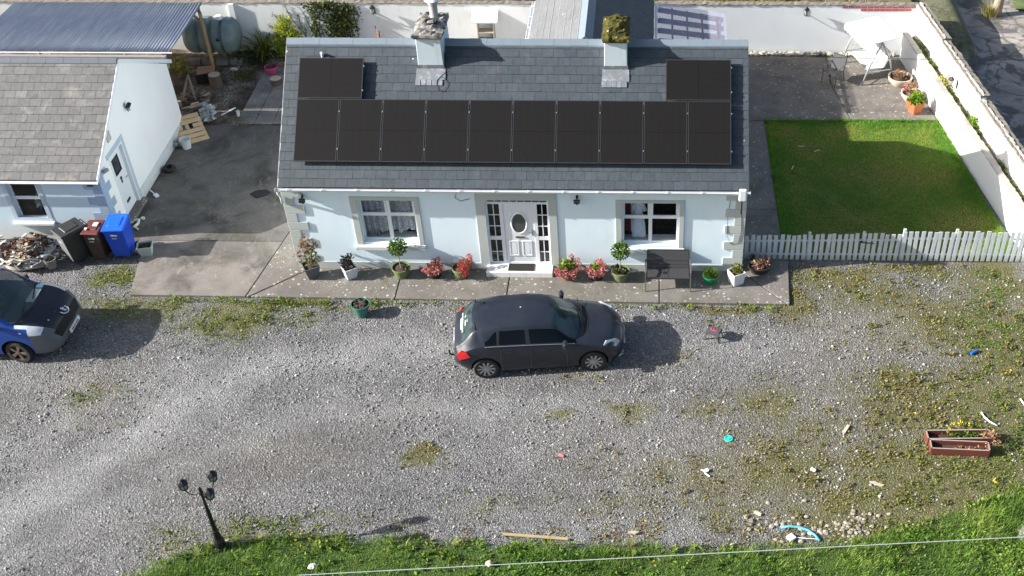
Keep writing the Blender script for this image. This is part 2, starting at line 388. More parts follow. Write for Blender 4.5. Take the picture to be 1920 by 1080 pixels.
# ---- loose stones lying on the gravel (nobody could count them)
def stones():
    g = np.random.default_rng(5); V = []; T = []
    x, y = scatter_xy(48000, -5.5, 20.5, -11, .4, lambda x, y: np.clip(.45+.3*(fnoise(x*.8, y*.8, 41)-.5)+.35*sstep(9, 14, x)*sstep(-5, -8.5, y), 0, 1)*(1-.9*verge(x, y))*(1-.35*moss_at(x, y))*(~covered(x, y)), g)
    mb = MB(); n = len(x); r = .014+.02*g.random(n)**2.2 + .018*(g.random(n) < .04)
    # octahedral chips: 4 upper quads each
    a = g.uniform(0, 6.28, n); asp = g.uniform(.55, 1, n); hz = r*g.uniform(.5, .9, n)
    ring = [np.stack([x+np.cos(a+t)*r*(1 if i % 2 == 0 else asp), y+np.sin(a+t)*r*(1 if i % 2 == 0 else asp), np.full(n, GZ-.004)+hz*.35*g.random(n)], 1) for i, t in enumerate((0, 1.5, 3.1, 4.8))]
    up = [np.stack([x+np.cos(a+t)*r*.55+g.uniform(-.2, .2, n)*r, y+np.sin(a+t)*r*.5, np.full(n, GZ)+hz+g.uniform(-.3, .3, n)*hz], 1) for t in (0, 1.5, 3.1, 4.8)]
    q = [np.stack([ring[i], ring[(i+1) % 4], up[(i+1) % 4], up[i]], 1) for i in range(4)]+[np.stack(up, 1)]
    t = np.clip(g.normal(.45, .22, n), 0.02, 1)
    # a spill of larger warm stones near the blue hose
    V = np.concatenate(q); T = np.tile(t, 5)
    o = bulk('loose_stones', V, T, TINT('stone_chips', [(.10, .10, .10), (.20, .198, .195), (.28, .275, .27), (.40, .385, .365), (.58, .56, .52)], .85, .15, 30))
    struct(o, 'stuff', 'loose pale stone chips strewn over the gravel yard', 'stones')
    g = np.random.default_rng(9); mb = MB(); rg = random.Random(4)
    for (u, v, su, sv, m) in ((1600, 980, 34, 14, 48), (1570, 1000, 40, 10, 48), (1500, 985, 50, 14, 25), (1440, 985, 50, 14, 16)):
        for _ in range(m):
            x, y, _z = G(g.normal(u, su), g.normal(v, sv), GZ); s = g.uniform(.025, .07)
            mb.rock((x, y, GZ+s*.35), (s, s*g.uniform(.6, 1), s*.6), float(g.uniform(.1, 1)), rg=rg)
    o = mb.build('rubble_spill', TINT('warm_stones', [(.16, .145, .13), (.25, .22, .185), (.33, .285, .23), (.40, .375, .33)], .85, .15, 20))
    struct(o, 'stuff', 'spill of larger buff stones beside the blue hose', 'stones')
stones()

# ---- grass verge along the bottom edge
VERGE_COLS = [(.05, .115, .014), (.095, .20, .023), (.15, .27, .035), (.22, .32, .052), (.32, .34, .09)]
def vergegrass():
    g = np.random.default_rng(12)
    x, y = scatter_xy(150000, -1.5, 21, -12.2, -7.0, lambda x, y: verge(x, y)*np.clip(-.15+1.9*fnoise(x*1.6, y*1.6, 51), .12, 1), g)
    n = len(x); hgt = np.clip(fnoise(x*1.1, y*1.1, 52)*3.2-1.1, .05, 1.5)*sstep(-.1, .6, np.interp(x, VBX, VBY)-y)+.05
    z = GZ+.0+hgt*.2*g.random(n)
    broad = g.random(n) < (.06+.6*sstep(.44, .62, fnoise(x*.9, y*.9, 53)))
    ln = np.where(broad, g.uniform(.025, .09, n), g.uniform(.08, .26, n)*(.45+.55*hgt)); wd = np.where(broad, ln*g.uniform(.45, .85, n), g.uniform(.006, .012, n))
    el = np.where(broad, g.uniform(-.1, .9, n), g.uniform(.5, 1.35, n))
    t = np.clip(g.normal(.36, .2, n)+(fnoise(x*.7, y*.7, 54)-.5)*1.0+.35*np.exp(-np.maximum(np.interp(x, VBX, VBY)-y, 0)/.25), 0, 1)
    o = bulk('verge_grass', leafquads(np.stack([x, y, z], 1), ln, wd, el, g), t, LEAF('verge_leaf', VERGE_COLS, .5, .3))
    struct(o, 'stuff', 'lush green grass and clover along the near edge', 'grass')
    # yellowing fringe and weeds creeping over the gravel
    x, y = scatter_xy(420000, -6.2, 21, -11.8, .6, lambda x, y: np.clip((np.clip(moss_at(x, y)*1.2+1.0*np.exp(-((np.interp(x, VBX, VBY)-y+.15)/.35)**2)*(x > 1), 0, 1))**2.0*sstep(.46-.12*(x < 3), .66-.10*(x < 3), fnoise(x*3.1, y*3.1, 61))*1.0, 0, 1)*(~covered(x, y)), g)
    n = len(x); green = np.clip(.5*fnoise(x*1.3, y*1.3, 62)+.42*(x < 3)+.75*np.maximum(sstep(-6, -9, y)*sstep(13.5, 17, x), sstep(16.5, 19, x)), 0, 1)
    ln = g.uniform(.02, .085, n); wd = np.where(g.random(n) < .45, ln*.55, .009); el = g.uniform(.1, 1.3, n)
    t = np.clip(g.normal(.35, .2, n)+(green-.4)*1.0, 0, 1)
    o = bulk('gravel_weeds', leafquads(np.stack([x, y, np.full(n, GZ)+.0], 1), ln, wd, el, g), t,
             LEAF('weed_leaf', [(.20, .145, .07), (.25, .205, .06), (.19, .20, .04), (.13, .195, .028), (.09, .19, .022)], .7, .25))
    struct(o, 'stuff', 'mossy yellow green weeds creeping over the gravel', 'weeds')
    # taller weeds hugging the slab edge
    mb = MB(); gg = np.random.default_rng(3)
    for u in list(range(325, 640, 9))+list(range(690, 800, 14))+[812, 850, 868, 1150, 1160, 1170, 1190, 1220, 1228, 1240, 1265, 1292, 1300, 1330, 1360, 1400, 1406, 1412, 1440]:
        x, y, _ = G(u+gg.uniform(-4, 4), 556+ (u-245)*.0146+5+gg.uniform(-1, 6), GZ)
        s = gg.uniform(.5, 1.1)
        mb.leaves((x, y, GZ+.05*s), (.13*s, .09*s, .07*s), int(26*s), .075*s, seed=u, t0=.15, t1=1)
    o = mb.build('edge_weeds', LEAF('edge_leaf', [(.08, .13, .018), (.15, .23, .03), (.23, .28, .05)], .6, .3))
    struct(o, 'stuff', 'bright green weeds along the foot of the concrete edge', 'weeds')
vergegrass()
def verge_tufts():
    g = np.random.default_rng(33); mb = MB(); fl = MB()
    for k2 in range(330):
        x = g.uniform(-.5, 18.5); yb = np.interp(x, VBX, VBY); y = yb-abs(g.normal(.1, .55))-.02
        if g.random() < .62: mb.blades((x, y, GZ), int(g.integers(8, 20)), g.uniform(.12, .36), .010, g.uniform(.08, .26), seed=int(g.integers(1e6)), t0=g.uniform(0, .5), t1=g.uniform(.5, 1), seg=2, r0=.06)
        else: mb.leaves((x, y, GZ+.06), (.10, .10, .06), int(g.integers(8, 22)), g.uniform(.05, .11), seed=int(g.integers(1e6)), shell=.2, t0=0, t1=.6, up=.7, asp=.6)
    for (u, v, n) in ((572, 1015, 5), (550, 1000, 3), (1236, 1052, 2), (1217, 982, 2), (1780, 805, 9), (1795, 798, 7), (1712, 772, 2), (1755, 768, 2), (1890, 690, 3), (1855, 895, 3)):
        for _ in range(n): x, y, z = G(u+g.normal(0, 8), v+g.normal(0, 4), GZ+.12); fl.leaves((x, y, z), (.02, .02, .01), 5, .035, seed=int(g.integers(1e6)), asp=.9)
    struct(mb.build('verge_tufts', LEAF('tuft_leaf', [(.06, .14, .018), (.13, .24, .03), (.22, .29, .05), (.34, .33, .10), (.42, .36, .18)], .6, .3)), 'stuff', 'longer grass tufts and weeds standing up from the verge', 'grass')
    struct(fl.build('yellow_flowers', LEAF('petal_yellow', [(.55, .42, .02), (.75, .60, .04)], .6, .2)), 'stuff', 'tiny yellow wild flowers dotted in the weeds', 'flowers')
verge_tufts()
def weed_tufts():
    g = np.random.default_rng(44); mb = MB(); k2 = 0
    X = g.uniform(-5.5, 20, 9000); Y = g.uniform(-9.8, .4, 9000); M = moss_at(X, Y)*(1+.6*(X > 15)); ok = (g.random(9000) < .30*M**1.5) & ~covered(X, Y) & (verge(X, Y) < .4)
    for x, y in zip(X[ok], Y[ok]):
        s = g.uniform(.5, 1.25); gr = .25*(x < 3)+.5*sstep(14, 19, x)*sstep(-2, -8, y)+g.uniform(-.15, .3)
        if g.random() < .6: mb.leaves((x, y, GZ+.03), (.09*s, .09*s, .04*s), int(12*s)+4, .06*s, seed=int(g.integers(1e6)), shell=.1, up=.5, asp=.6, t0=float(np.clip(gr, 0, .6)), t1=float(np.clip(gr+.4, .3, 1)))
        else: mb.blades((x, y, GZ), int(10*s)+3, .13*s, .008, .10*s, seed=int(g.integers(1e6)), t0=float(np.clip(gr-.2, 0, .5)), t1=float(np.clip(gr+.3, .3, 1)), seg=2, r0=.05)
    struct(mb.build('weed_tufts', LEAF('weed_tuft_leaf', [(.20, .15, .075), (.22, .19, .06), (.17, .195, .04), (.11, .18, .026), (.08, .165, .02)], .6, .3)), 'stuff', 'small separate weed rosettes sprouting through the gravel', 'weeds')
weed_tufts()

# ---- lawn behind the picket fence
def lawn():
    mb = MB(); mb.add([(13.6, .72, -.05), (20.25, .72, -.05), (19.34, 8.25, -.05), (13.62, 8.12, -.05)], [(0, 1, 2, 3)])
    k = NT('lawn_soil'); p = k.pos()
    c = k.ramp(k.noise(p, 9, 6, .7), [(.3, (.06, .10, .016)), (.55, (.12, .145, .034)), (.75, (.18, .17, .06))])
    k.fin(c, .95, 0, .1); struct(mb.build('lawn', k.m))
    g = np.random.default_rng(21)
    def dens(x, y):
        right = 20.25-(y-.72)*.121
        return ((x < right-.02) & (x > 13.62+.05*np.sin(y*9)))*np.clip(.35+.8*fnoise(x*1.2, y*1.2, 71), 0, 1)
    x, y = scatter_xy(120000, 13.6, 20.3, .75, 8.25, dens, g); n = len(x)
    edge = np.maximum.reduce([sstep(14.3, 13.7, x), sstep(.9, .1, (20.2-(y-.72)*.121)-x), sstep(7.4, 8.2, y)])
    ln = g.uniform(.03, .075, n)*(1+.7*edge); wd = g.uniform(.006, .012, n); el = g.uniform(.25, 1.25, n)
    ln = ln*(.55+1.1*fnoise(x*4, y*4, 77)); t = np.clip(.40+(fnoise(x*.8, y*.8, 72)-.5)*1.5+(fnoise(x*3, y*3, 75)-.5)*.5+g.normal(0, .15, n)-.45*edge, 0, 1)
    # worn line running diagonally
    d = np.abs((x-14.5)*.8+(y-4.6)*.62)/1.01; worn = np.exp(-(d/.1)**2)*((y > 1.3) & (y < 4.8)); t = np.clip(t+.5*worn, 0, 1)
    kk = g.random(n) > .85*worn
    o = bulk('lawn_grass', leafquads(np.stack([x, y, np.full(n, -.05)], 1), ln, wd, el, g)[kk], t[kk],
             LEAF('lawn_blade', [(.09, .27, .018), (.17, .34, .03), (.28, .36, .055), (.36, .34, .09), (.42, .33, .13)], .6, .3))
    struct(o, 'stuff', 'short green lawn grass inside the white walls', 'grass')
lawn()
def lawn_tufts():
    g = np.random.default_rng(56); mb = MB()
    for k2 in range(620):
        y = g.uniform(.8, 8.25); xr = 20.22-(y-.72)*.121; q = g.random()
        if q < .25: x = 13.62+abs(g.normal(0, .05))
        elif q < .45: x = xr-abs(g.normal(0, .10))
        elif q < .65: x = g.uniform(13.6, xr); y = 8.22-abs(g.normal(0, .06))
        else: x = g.uniform(13.7, xr)
        e = q < .65; mb.blades((x, y, -.05), 12, .13 if e else .085, .009, .10, seed=int(g.integers(1e6)), t0=0 if e else g.uniform(0, .6), t1=.5 if e else 1, seg=2, r0=.07)
    struct(mb.build('lawn_tufts', LEAF('lawn_tuft_leaf', [(.09, .25, .018), (.17, .32, .03), (.27, .33, .055), (.36, .32, .10)], .6, .3)), 'stuff', 'longer tufts of grass in and around the lawn', 'grass')
lawn_tufts()

# ---- concrete
def concrete(name, base, lichen=.5, stains=0, dark=(.07, .065, .06), pink=.0):
    k = NT(name); p = k.pos()
    c = k.ramp(k.noise(p, 1.3, 6, .62), [(.25, sc3(base, .72)), (.5, base), (.75, sc3(base, 1.22))])
    c = k.mix(1.0, c, k.ramp(k.noise(p, 26, 5, .7), [(.25, .78), (.75, 1.2)]), 'MULTIPLY')
    if stains:
        c = k.mix(k.math('MULTIPLY', k.ramp(k.noise(p, .75, 6, .6, dist=.6), [(.46, 0), (.66, 1)]), stains), c, dark)
        sc = k.map(p, (1, .42, 1), (0, 0, .55))
        c = k.mix(k.math('MULTIPLY', k.ramp(k.noise(sc, 3.2, 7, .75, dist=1.2), [(.60, 0), (.74, 1)]), .55), c, (.42, .40, .37))
        c = k.mix(k.math('MULTIPLY', k.ramp(k.noise(p, 1.1, 6, .65), [(.54, 0), (.72, 1)]), .6), c, (.075, .075, .028))
    if lichen:
        sp = k.math('LESS_THAN', k.voro(p, 9, 'Distance'), k.ramp(k.sep(k.voro(p, 9, 'Color'))[1], [(.45, 0), (1, .38)]))
        zone = k.ramp(k.noise(p, .9, 3), [(.38, .15), (.52, 1)])
        sp = k.math('MULTIPLY', sp, k.math('MULTIPLY', k.math('GREATER_THAN', k.noise(p, 60, 3), .45), zone))
        c = k.mix(k.math('MULTIPLY', sp, lichen), c, (.55, .53, .48))
        s2 = k.math('LESS_THAN', k.voro(p, 22, 'Distance'), k.ramp(k.sep(k.voro(p, 22, 'Color'))[1], [(.35, 0), (1, .42)]))
        z2 = k.ramp(k.noise(k.map(p, loc=(7, 2, 0)), 1.1, 4), [(.48, .0), (.6, 1)])
        c = k.mix(k.math('MULTIPLY', k.math('MULTIPLY', s2, z2), lichen*.8), c, (.46, .44, .40))
    return k.fin(c, .9, 0, .2, k.bump(k.noise(p, 45, 5, .7), .35, .02))
CONC = concrete('path_concrete', (.168, .155, .138), .95, .3, (.09, .08, .07))
DRIVE = concrete('drive_concrete', (.20, .178, .16), .15, .75, (.05, .046, .042))
PATIO = concrete('patio_concrete', (.18, .162, .142), .8, .3)
def slab_poly(name, pts, z0, z1, mat):
    mb = MB(); mb.prism([(x, y, z0) for x, y in pts], (0, 0, z1-z0)); o = mb.build(name, mat, bev=.012); struct(o); return o
JW = .014
# front path in separate pours with open joints
FY0 = lambda x: -1.3-(x+4.4)*.0066
fx = [-.5, 2.92, 5.95, 10.1, 13.72]
DRIVED = concrete('damp_shade_concrete', (.135, .122, .11), .12, .8, (.036, .034, .03))  # rear drive: shed shade put into the colour, over damp mossy concrete
slab_poly('driveway', [(-4.36, FY0(-4.4)), (-1.17-JW, FY0(-1.2)), (-.77-JW, 1.17), (-5.6, 1.17), (-5.6, .62), (-4.7, .60)], -.3, 0, DRIVE)
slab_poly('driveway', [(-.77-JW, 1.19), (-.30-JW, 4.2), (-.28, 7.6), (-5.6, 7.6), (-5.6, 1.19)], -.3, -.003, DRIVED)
slab_poly('front_path', [(-1.17+JW, FY0(-1.2)), (-1.10, FY0(-1.1)), (.36, -.02), (.36, 0.1), (-.02, .1), (-.02, 4.2), (-.30+JW, 4.2)], -.3, -.004, CONC)
slab_poly('front_path', [(-1.03, FY0(-1.1)), (fx[1]-JW, FY0(fx[1])), (fx[1]-JW, .1), (.40, .1), (.40, -.03)], -.3, 0.0, CONC)
for i in (1, 2):
    slab_poly('front_path', [(fx[i]+JW, FY0(fx[i])), (fx[i+1]-JW, FY0(fx[i+1])), (fx[i+1]-JW, .1), (fx[i]+JW, .1)], -.3, -.003*i, CONC)
slab_poly('front_path', [(fx[3]+JW, FY0(fx[3])), (13.50, FY0(13.5)), (12.36, -.03), (12.36, .1), (fx[3]+JW, .1)], -.3, 0, CONC)
slab_poly('front_path', [(13.54, FY0(13.5)), (13.6, FY0(13.6)), (13.72, .50), (12.40, .50), (12.40, -.02)], -.3, -.003, CONC)
slab_poly('side_path', [(12.36, .52), (13.62, .52), (13.60, 3.0), (12.36, 3.0)], -.3, -.008, PATIO)
slab_poly('side_path', [(12.36, 3.02), (13.60, 3.02), (13.58, 8.1), (12.36, 8.1)], -.3, -.012, PATIO)
slab_poly('patio', [(12.36, 8.12), (16.45, 8.16), (16.05, 10.6), (16.1, 12.6), (12.36, 12.6)], -.3, -.004, PATIO)
slab_poly('patio', [(16.48, 8.16), (19.30, 8.22), (18.95, 10.9), (18.85, 12.6), (16.13, 12.6), (16.08, 10.6)], -.3, 0, PATIO)
# earth strip and rubble at the foot of the rear wall
mb = MB(); rg = random.Random(8)
for i in range(150):
    x = rg.uniform(12.6, 18.6); mb.rock((x, 12.78+rg.uniform(-.12, .08), .02), (rg.uniform(.05, .13), rg.uniform(.04, .09), rg.uniform(.04, .10)), rg.random(), rg=rg)
struct(mb.build('rubble_edge', TINT('rubble_edge', [(.28, .25, .2), (.42, .38, .31), (.55, .5, .42)], .9, .2, 14)), 'stuff', 'crumbling pale stones along the foot of the rear wall', 'stones')
# back yard soil and chippings left of the house
k = NT('yard_soil'); p = k.pos()
c = k.ramp(k.noise(p, 3, 6, .65), [(.25, (.04, .033, .026)), (.5, (.085, .068, .052)), (.75, (.17, .138, .11))])
ch = k.sep(k.voro(k.map(p, (1, .5, 1), (0, 0, .7)), 22, 'Color'))[0]
c = k.mix(k.ramp(k.noise(p, 1.1, 4), [(.42, 0), (.62, .8)]), c, k.ramp(ch, [(0, (.12, .09, .07)), (.6, (.30, .24, .19)), (1, (.5, .42, .34))]))
c = k.mix(k.ramp(k.noise(k.map(p, loc=(5, 3, 0)), 1.0, 5, .6), [(.56, 0), (.68, .8)]), c, (.055, .07, .02))
k.fin(c, .95, 0, .15, k.bump(k.noise(p, 30, 5, .7), .6, .03)); SOIL = k.m
mb = MB(); xs = np.linspace(-14, -.2, 60); ys = np.linspace(7.62, 12.95, 30)
vs = [(x, y, -.02+.10*(fnoise(x*1.4, y*1.4, 81)-.5)) for y in ys for x in xs]
mb.add(vs, [(j*60+i, j*60+i+1, (j+1)*60+i+1, (j+1)*60+i) for j in range(29) for i in range(59)]); struct(mb.build('back_yard', SOIL, smooth=True))
PAVE = concrete('slab_concrete', (.25, .23, .21), .5, .5)
for i in range(7):
    for j in range(8):
        x0 = -3.95+.61*i+.05*(8-j)*0; y0 = 7.66+.56*j
        if y0 > 11.6 or x0 > -.4: continue
        mb = MB(); mb.obox((x0+.3, y0+.27, .03+rng.uniform(-.006, .006)), (.59, .54, .06), (rng.uniform(-.008, .008), rng.uniform(-.008, .008), rng.uniform(-.02, .02)))
        o = mb.build('paving_slab', PAVE, bev=.01); struct(o)
# lane beyond the right-hand wall, with a bank against the wall
def lane():
    xs = np.linspace(19.4, 36, 70); ys = np.linspace(2.4, 34, 110); X, Y = np.meshgrid(xs, ys); x, y = X.ravel(), Y.ravel(); x = x+(19.14+.14*np.clip(12.95-y, -9, 20)+.26-19.4)*np.clip((36-x)/16.6, 0, 1)
    bank = sstep(21.7, 20.85, x)*sstep(11.5, 12.4, y)
    z = .1+.9*bank+.04*(fnoise(x, y, 5)-.5)+sstep(17, 26, y)*.6
    k = NT('lane_surface'); p = k.pos()
    c = k.ramp(k.noise(p, .9, 5, .6, dist=.5), [(.3, (.20, .185, .165)), (.5, (.31, .285, .26)), (.7, (.40, .37, .34))])
    c = k.mix(k.ramp(k.noise(k.map(p, loc=(3, 1, 0)), .8, 6, .62, dist=.9), [(.50, 0), (.57, 1)]), c, (.13, .125, .12))
    ed = k.voro(k.mix(.25, p, k.noise(p, 2.5, 3, out=1), 'LINEAR_LIGHT'), .75, 'Distance', 'DISTANCE_TO_EDGE')
    c = k.mix(k.ramp(ed, [(.0, .8), (.05, 0)]), c, (.09, .085, .06))
    c = k.mix(1.0, c, k.ramp(k.noise(p, 18, 5, .7), [(.25, .8), (.75, 1.2)]), 'MULTIPLY')
    c = k.mix(k.ramp(k.attr('bank'), [(.1, 0), (.6, .8)]), c, k.ramp(k.noise(p, 8, 4), [(.35, (.05, .06, .02)), (.65, (.13, .13, .06))]))
    k.fin(c, .92, 0, .2, k.bump(k.noise(p, 30, 5, .7), .4, .03))
    me = bpy.data.meshes.new('lane'); mb = MB(); nx, ny = 70, 110
    mb.add(np.stack([x, y, z], 1), [(j*nx+i, j*nx+i+1, (j+1)*nx+i+1, (j+1)*nx+i) for j in range(ny-1) for i in range(nx-1)])
    o = mb.build('lane', k.m, smooth=True); a = o.data.attributes.new('bank', 'FLOAT', 'POINT'); a.data.foreach_set('value', bank.astype(np.float32)); struct(o)
lane()
# rough ground beyond the rear wall
k = NT('rough_ground'); p = k.pos()
c = k.ramp(k.noise(p, 1.6, 6, .7), [(.3, (.07, .055, .035)), (.5, (.17, .14, .09)), (.62, (.16, .17, .05)), (.8, (.33, .28, .2))])
k.fin(c, .95, 0, .1, k.bump(k.noise(p, 20, 5, .7), .6, .05))
mb = MB(); mb.add([(-40, 13.1, 1.2), (19.3, 13.1, 1.2), (19.6, 40, 1.4), (-40, 40, 1.4)], [(0, 1, 2, 3)]); struct(mb.build('rough_ground', k.m))
# concrete behind the house
slab_poly('rear_yard', [(-.2, 5.9), (12.34, 5.9), (12.34, 12.9), (-.2, 12.9)], -.3, -.02, PATIO)
# ================================================================== BUILDINGS
def plaster(name, base, streak=.2, dirtc=(.35, .34, .31), low=0.0, grime=.5):
    k = NT(name); p = k.obj()
    c = k.mix(k.noise(p, 1.2, 4), sc3(base, .95), sc3(base, 1.05))
    st = k.noise(k.map(p, (3.5, 3.5, .5)), 1.5, 6, .65)
    c = k.mix(k.math('MULTIPLY', k.ramp(st, [(.52, 0), (.75, 1)]), streak), c, dirtc)
    if low:
        z = k.sep(p)[2]; f = k.ramp(k.math('ADD', z, k.math('MULTIPLY', k.noise(p, 3, 4), .3)), [(.1, 1), (low, 0)])
        c = k.mix(k.math('MULTIPLY', f, grime), c, dirtc)
    return k.fin(c, .85, 0, .25, k.bump(k.noise(p, 60, 4, .7), .12, .02))
WALLB = plaster('wall_paint_blue', (.765, .885, .95), .22, (.58, .66, .69), .55, .25)
TRIM = plaster('trim_paint_grey', (.47, .50, .48), .12, (.30, .32, .29))
WALLW = plaster('wall_paint_white', (.80, .80, .795), .10, (.52, .50, .46), .0)
SHEDB = plaster('shed_paint_blue', (.55, .68, .77), .10, (.58, .54, .46), .9, .75)
PLW = MT('plastic_white', (.78, .80, .82), .35, .03, 3)
BLACKP = MT('plastic_black', (.015, .015, .016), .45, .2)
GREYP = MT('plastic_grey', (.30, .31, .32), .5, .1)
METAL = MT('metal_grey', (.42, .43, .44), .4, .1, metal=.8)
DARKM = MT('metal_dark', (.03, .03, .032), .45, .25)
LEAD = MT('lead_flashing', (.19, .205, .225), .6, .25, 6, metal=.2, dirt=(.40, .42, .44), dsc=6)
def glassmat(name, tint=(.02, .025, .03), tr=.0, rough=.03):
    k = NT(name); k.fin(tint, rough, 0, .7)
    if tr:
        t = k.n.new('ShaderNodeBsdfTransparent'); mx = k.n.new('ShaderNodeMixShader'); mx.inputs[0].default_value = tr
        k.t.links.new(k.b.outputs[0], mx.inputs[1]); k.t.links.new(t.outputs[0], mx.inputs[2]); k.t.links.new(mx.outputs[0], k.out.inputs[0])
    return k.m
GLASS = glassmat('window_glass', (.015, .018, .022), .9)
GLASSD = glassmat('window_glass_dark', (.014, .015, .016), .25)

def slate_mat(name, cols, lichen=(.5, .5, .46), lam=.3, edge=0.0, rough=.6):
    k = NT(name); n = len(cols); p = k.obj()
    c = k.ramp(k.attr('tint'), [(i/(n-1), q) for i, q in enumerate(cols)])
    c = k.mix(1.0, c, k.ramp(k.noise(p, 9, 5, .65), [(.25, .82), (.75, 1.18)]), 'MULTIPLY')
    c = k.mix(k.math('MULTIPLY', k.ramp(k.noise(p, 2.2, 6, .65), [(.55, 0), (.78, 1)]), lam), c, lichen)
    sp = k.math('LESS_THAN', k.voro(p, 2.6, 'Distance'), k.ramp(k.sep(k.voro(p, 2.6, 'Color'))[0], [(.7, 0), (1, .085)]))
    c = k.mix(k.math('MULTIPLY', sp, .75), c, (.66, .66, .62))
    return k.fin(c, rough, 0, .35, k.bump(k.noise(p, 30, 5, .7), .18, .02))
SLATE = slate_mat('roof_slate', [(.044, .055, .065), (.050, .062, .073), (.056, .069, .081), (.064, .076, .088), (.09, .085, .075)], (.17, .17, .17), .25)
TILE = slate_mat('shed_tile', [(.115, .114, .114), (.14, .137, .135), (.165, .16, .156), (.20, .19, .185)], (.33, .305, .26), .8, rough=.8)
LICHEN_E = MT('tile_edge_lichen', (.36, .35, .33), .9, .25, 8)
RIDGE = MT('ridge_tile_grey', (.17, .21, .25), .6, .1, 5)
RIDGED = MT('ridge_tile_dark', (.10, .115, .14), .6, .15, 5)

def slate_roof(name, x0, x1, eave, ridge, row, wid, mat, parent, seed=1, skip=None, thick=.012, gap=.0055, jit=.003, brown=.04, dirn=1):
    """courses of separate slates from eave (y,z) up to ridge (y,z) along x"""
    g = random.Random(seed); mb = MB(); (ya, za), (yb, zb) = eave, ridge
    Ls = math.hypot(yb-ya, zb-za); uy, uz = (yb-ya)/Ls, (zb-za)/Ls; ny, nz = (-uz, uy) if uy > 0 else (uz, -uy)
    nr = int(math.ceil(Ls/row)); row = Ls/nr
    for r in range(nr):
        off = (r % 2)*wid/2 + g.uniform(-.02, .02); x = x0-off
        s0, s1 = r*row-.0, min(Ls, (r+1)*row+.05)
        while x < x1:
            a, b = max(x+gap/2, x0), min(x+wid-gap/2, x1); x += wid
            if b-a < .03: continue
            t = .34+g.gauss(0, .12)
            if g.random() < brown: t = 1.0
            t = max(0.02, min(1, t)); h = [thick+g.uniform(-jit, jit) for _ in range(2)]+[.0+g.uniform(0, jit) for _ in range(2)]
            ds = g.uniform(-.006, .006); pts = []
            for lift in (-.02, 0):
                for (xx, ss, hh) in ((a, s0+ds, h[0]), (b, s0+ds+g.uniform(-.002, .002), h[1]), (b, s1, h[3]-.004), (a, s1, h[2]-.004)):
                    pts.append((xx, ya+uy*ss+ny*(hh+lift+.006), za+uz*ss+nz*(hh+lift+.006)))
            mb.hexa(pts if uy > 0 else [pts[i] for i in (1, 0, 3, 2, 5, 4, 7, 6)], t)
    return mb.build(name, mat, parent)
def underlay(x0, x1, prof, t=.06):
    """roof body under the slates: prof is list of (y,z) across"""
    mb = MB()
    for (ya, za), (yb, zb) in zip(prof[:-1], prof[1:]):
        mb.prism([(x0, ya, za), (x0, yb, zb), (x0, yb, zb-t), (x0, ya, za-t)], (x1-x0, 0, 0))
    return mb

def wall_holes(mb, x0, x1, z0, z1, y0, y1, holes, t=0):
    xs = sorted({x0, x1, *[h[0] for h in holes], *[h[1] for h in holes]}); zs = sorted({z0, z1, *[h[2] for h in holes], *[h[3] for h in holes]})
    inh = lambda a, b: any(h[0] < a < h[1] and h[2] < b < h[3] for h in holes)
    for xa, xb in zip(xs[:-1], xs[1:]):
        for za, zb in zip(zs[:-1], zs[1:]):
            if not inh((xa+xb)/2, (za+zb)/2):
                mb.add([(xa, y0, za), (xb, y0, za), (xb, y0, zb), (xa, y0, zb)], [(0, 1, 2, 3)], t)
                mb.add([(xa, y1, za), (xa, y1, zb), (xb, y1, zb), (xb, y1, za)], [(0, 1, 2, 3)], t)
    for a, b, c, d in holes:
        mb.add([(a, y0, c), (a, y0, d), (a, y1, d), (a, y1, c)], [(0, 1, 2, 3)], t); mb.add([(b, y0, c), (b, y1, c), (b, y1, d), (b, y0, d)], [(0, 1, 2, 3)], t)
        mb.add([(a, y0, d), (b, y0, d), (b, y1, d), (a, y1, d)], [(0, 1, 2, 3)], t); mb.add([(a, y0, c), (a, y1, c), (b, y1, c), (b, y0, c)], [(0, 1, 2, 3)], t)
    return mb

# ---------------------------------------------------------------- bungalow
W, HW = 12.358, 2.70
RZ = lambda y: 3.117+(y-.2336)*.843          # front roof plane
YR = 3.0; ZRG = RZ(YR); YB = 6.0
house = thing('bungalow', 'light blue bungalow with grey slate roof, grey window surrounds and two chimneys', 'house', (W/2, 3, 0))
HX, HY = -W/2, -3
def hp(mb, name, mat, parent=house, **kw):
    o = mb.build(name, mat, parent, **kw)
    if parent is house: o.location = (HX, HY, 0)
    return o
W1 = (1.95, 3.50, .88, 2.29); W2 = (9.06, 10.61, .85, 2.27); DR = (5.40, 7.10, .16, 2.32)
mb = MB(); wall_holes(mb, 0, W, -.05, HW, 0, .3, [W1, W2, DR])
for xa in (0, W-.3):
    mb.prism([(xa, .3, -.05), (xa, YB, -.05), (xa, YB, 2.62), (xa, YR, ZRG-.12), (xa, .3, RZ(.3)-.12)], (.3, 0, 0))
mb.box(.3, W-.3, YB-.3, YB, -.05, 2.62)
hp(mb, 'wall', WALLB)
mb = MB()   # plinth band, stopping at the door surround
for a, b in ((.0, 5.13), (7.33, W)): mb.box(a, b, -.018, -.0, -.02, .2)
hp(mb, 'plinth', TRIM)
g = random.Random(2)   # corner blocks
for side in (0, 1):
    mb = MB()
    for r in range(9):
        z = .215+.27*r; wd = .52 if r % 2 == 0 else .27; h = .262 if z+.262 < 2.62 else .2
        if side == 0: mb.box(-.03, wd, -.032, 0, z, z+h)
        else: mb.box(W-wd, W+.03, -.032, 0, z, z+h)
        if side == 0: mb.box(-.03, 0, 0, .27 if r % 2 == 0 else .52, z, z+h)
        else: mb.box(W, W+.03, 0, .27 if r % 2 == 0 else .52, z, z+h)
    hp(mb, 'corner_stone', TRIM, bev=.008)
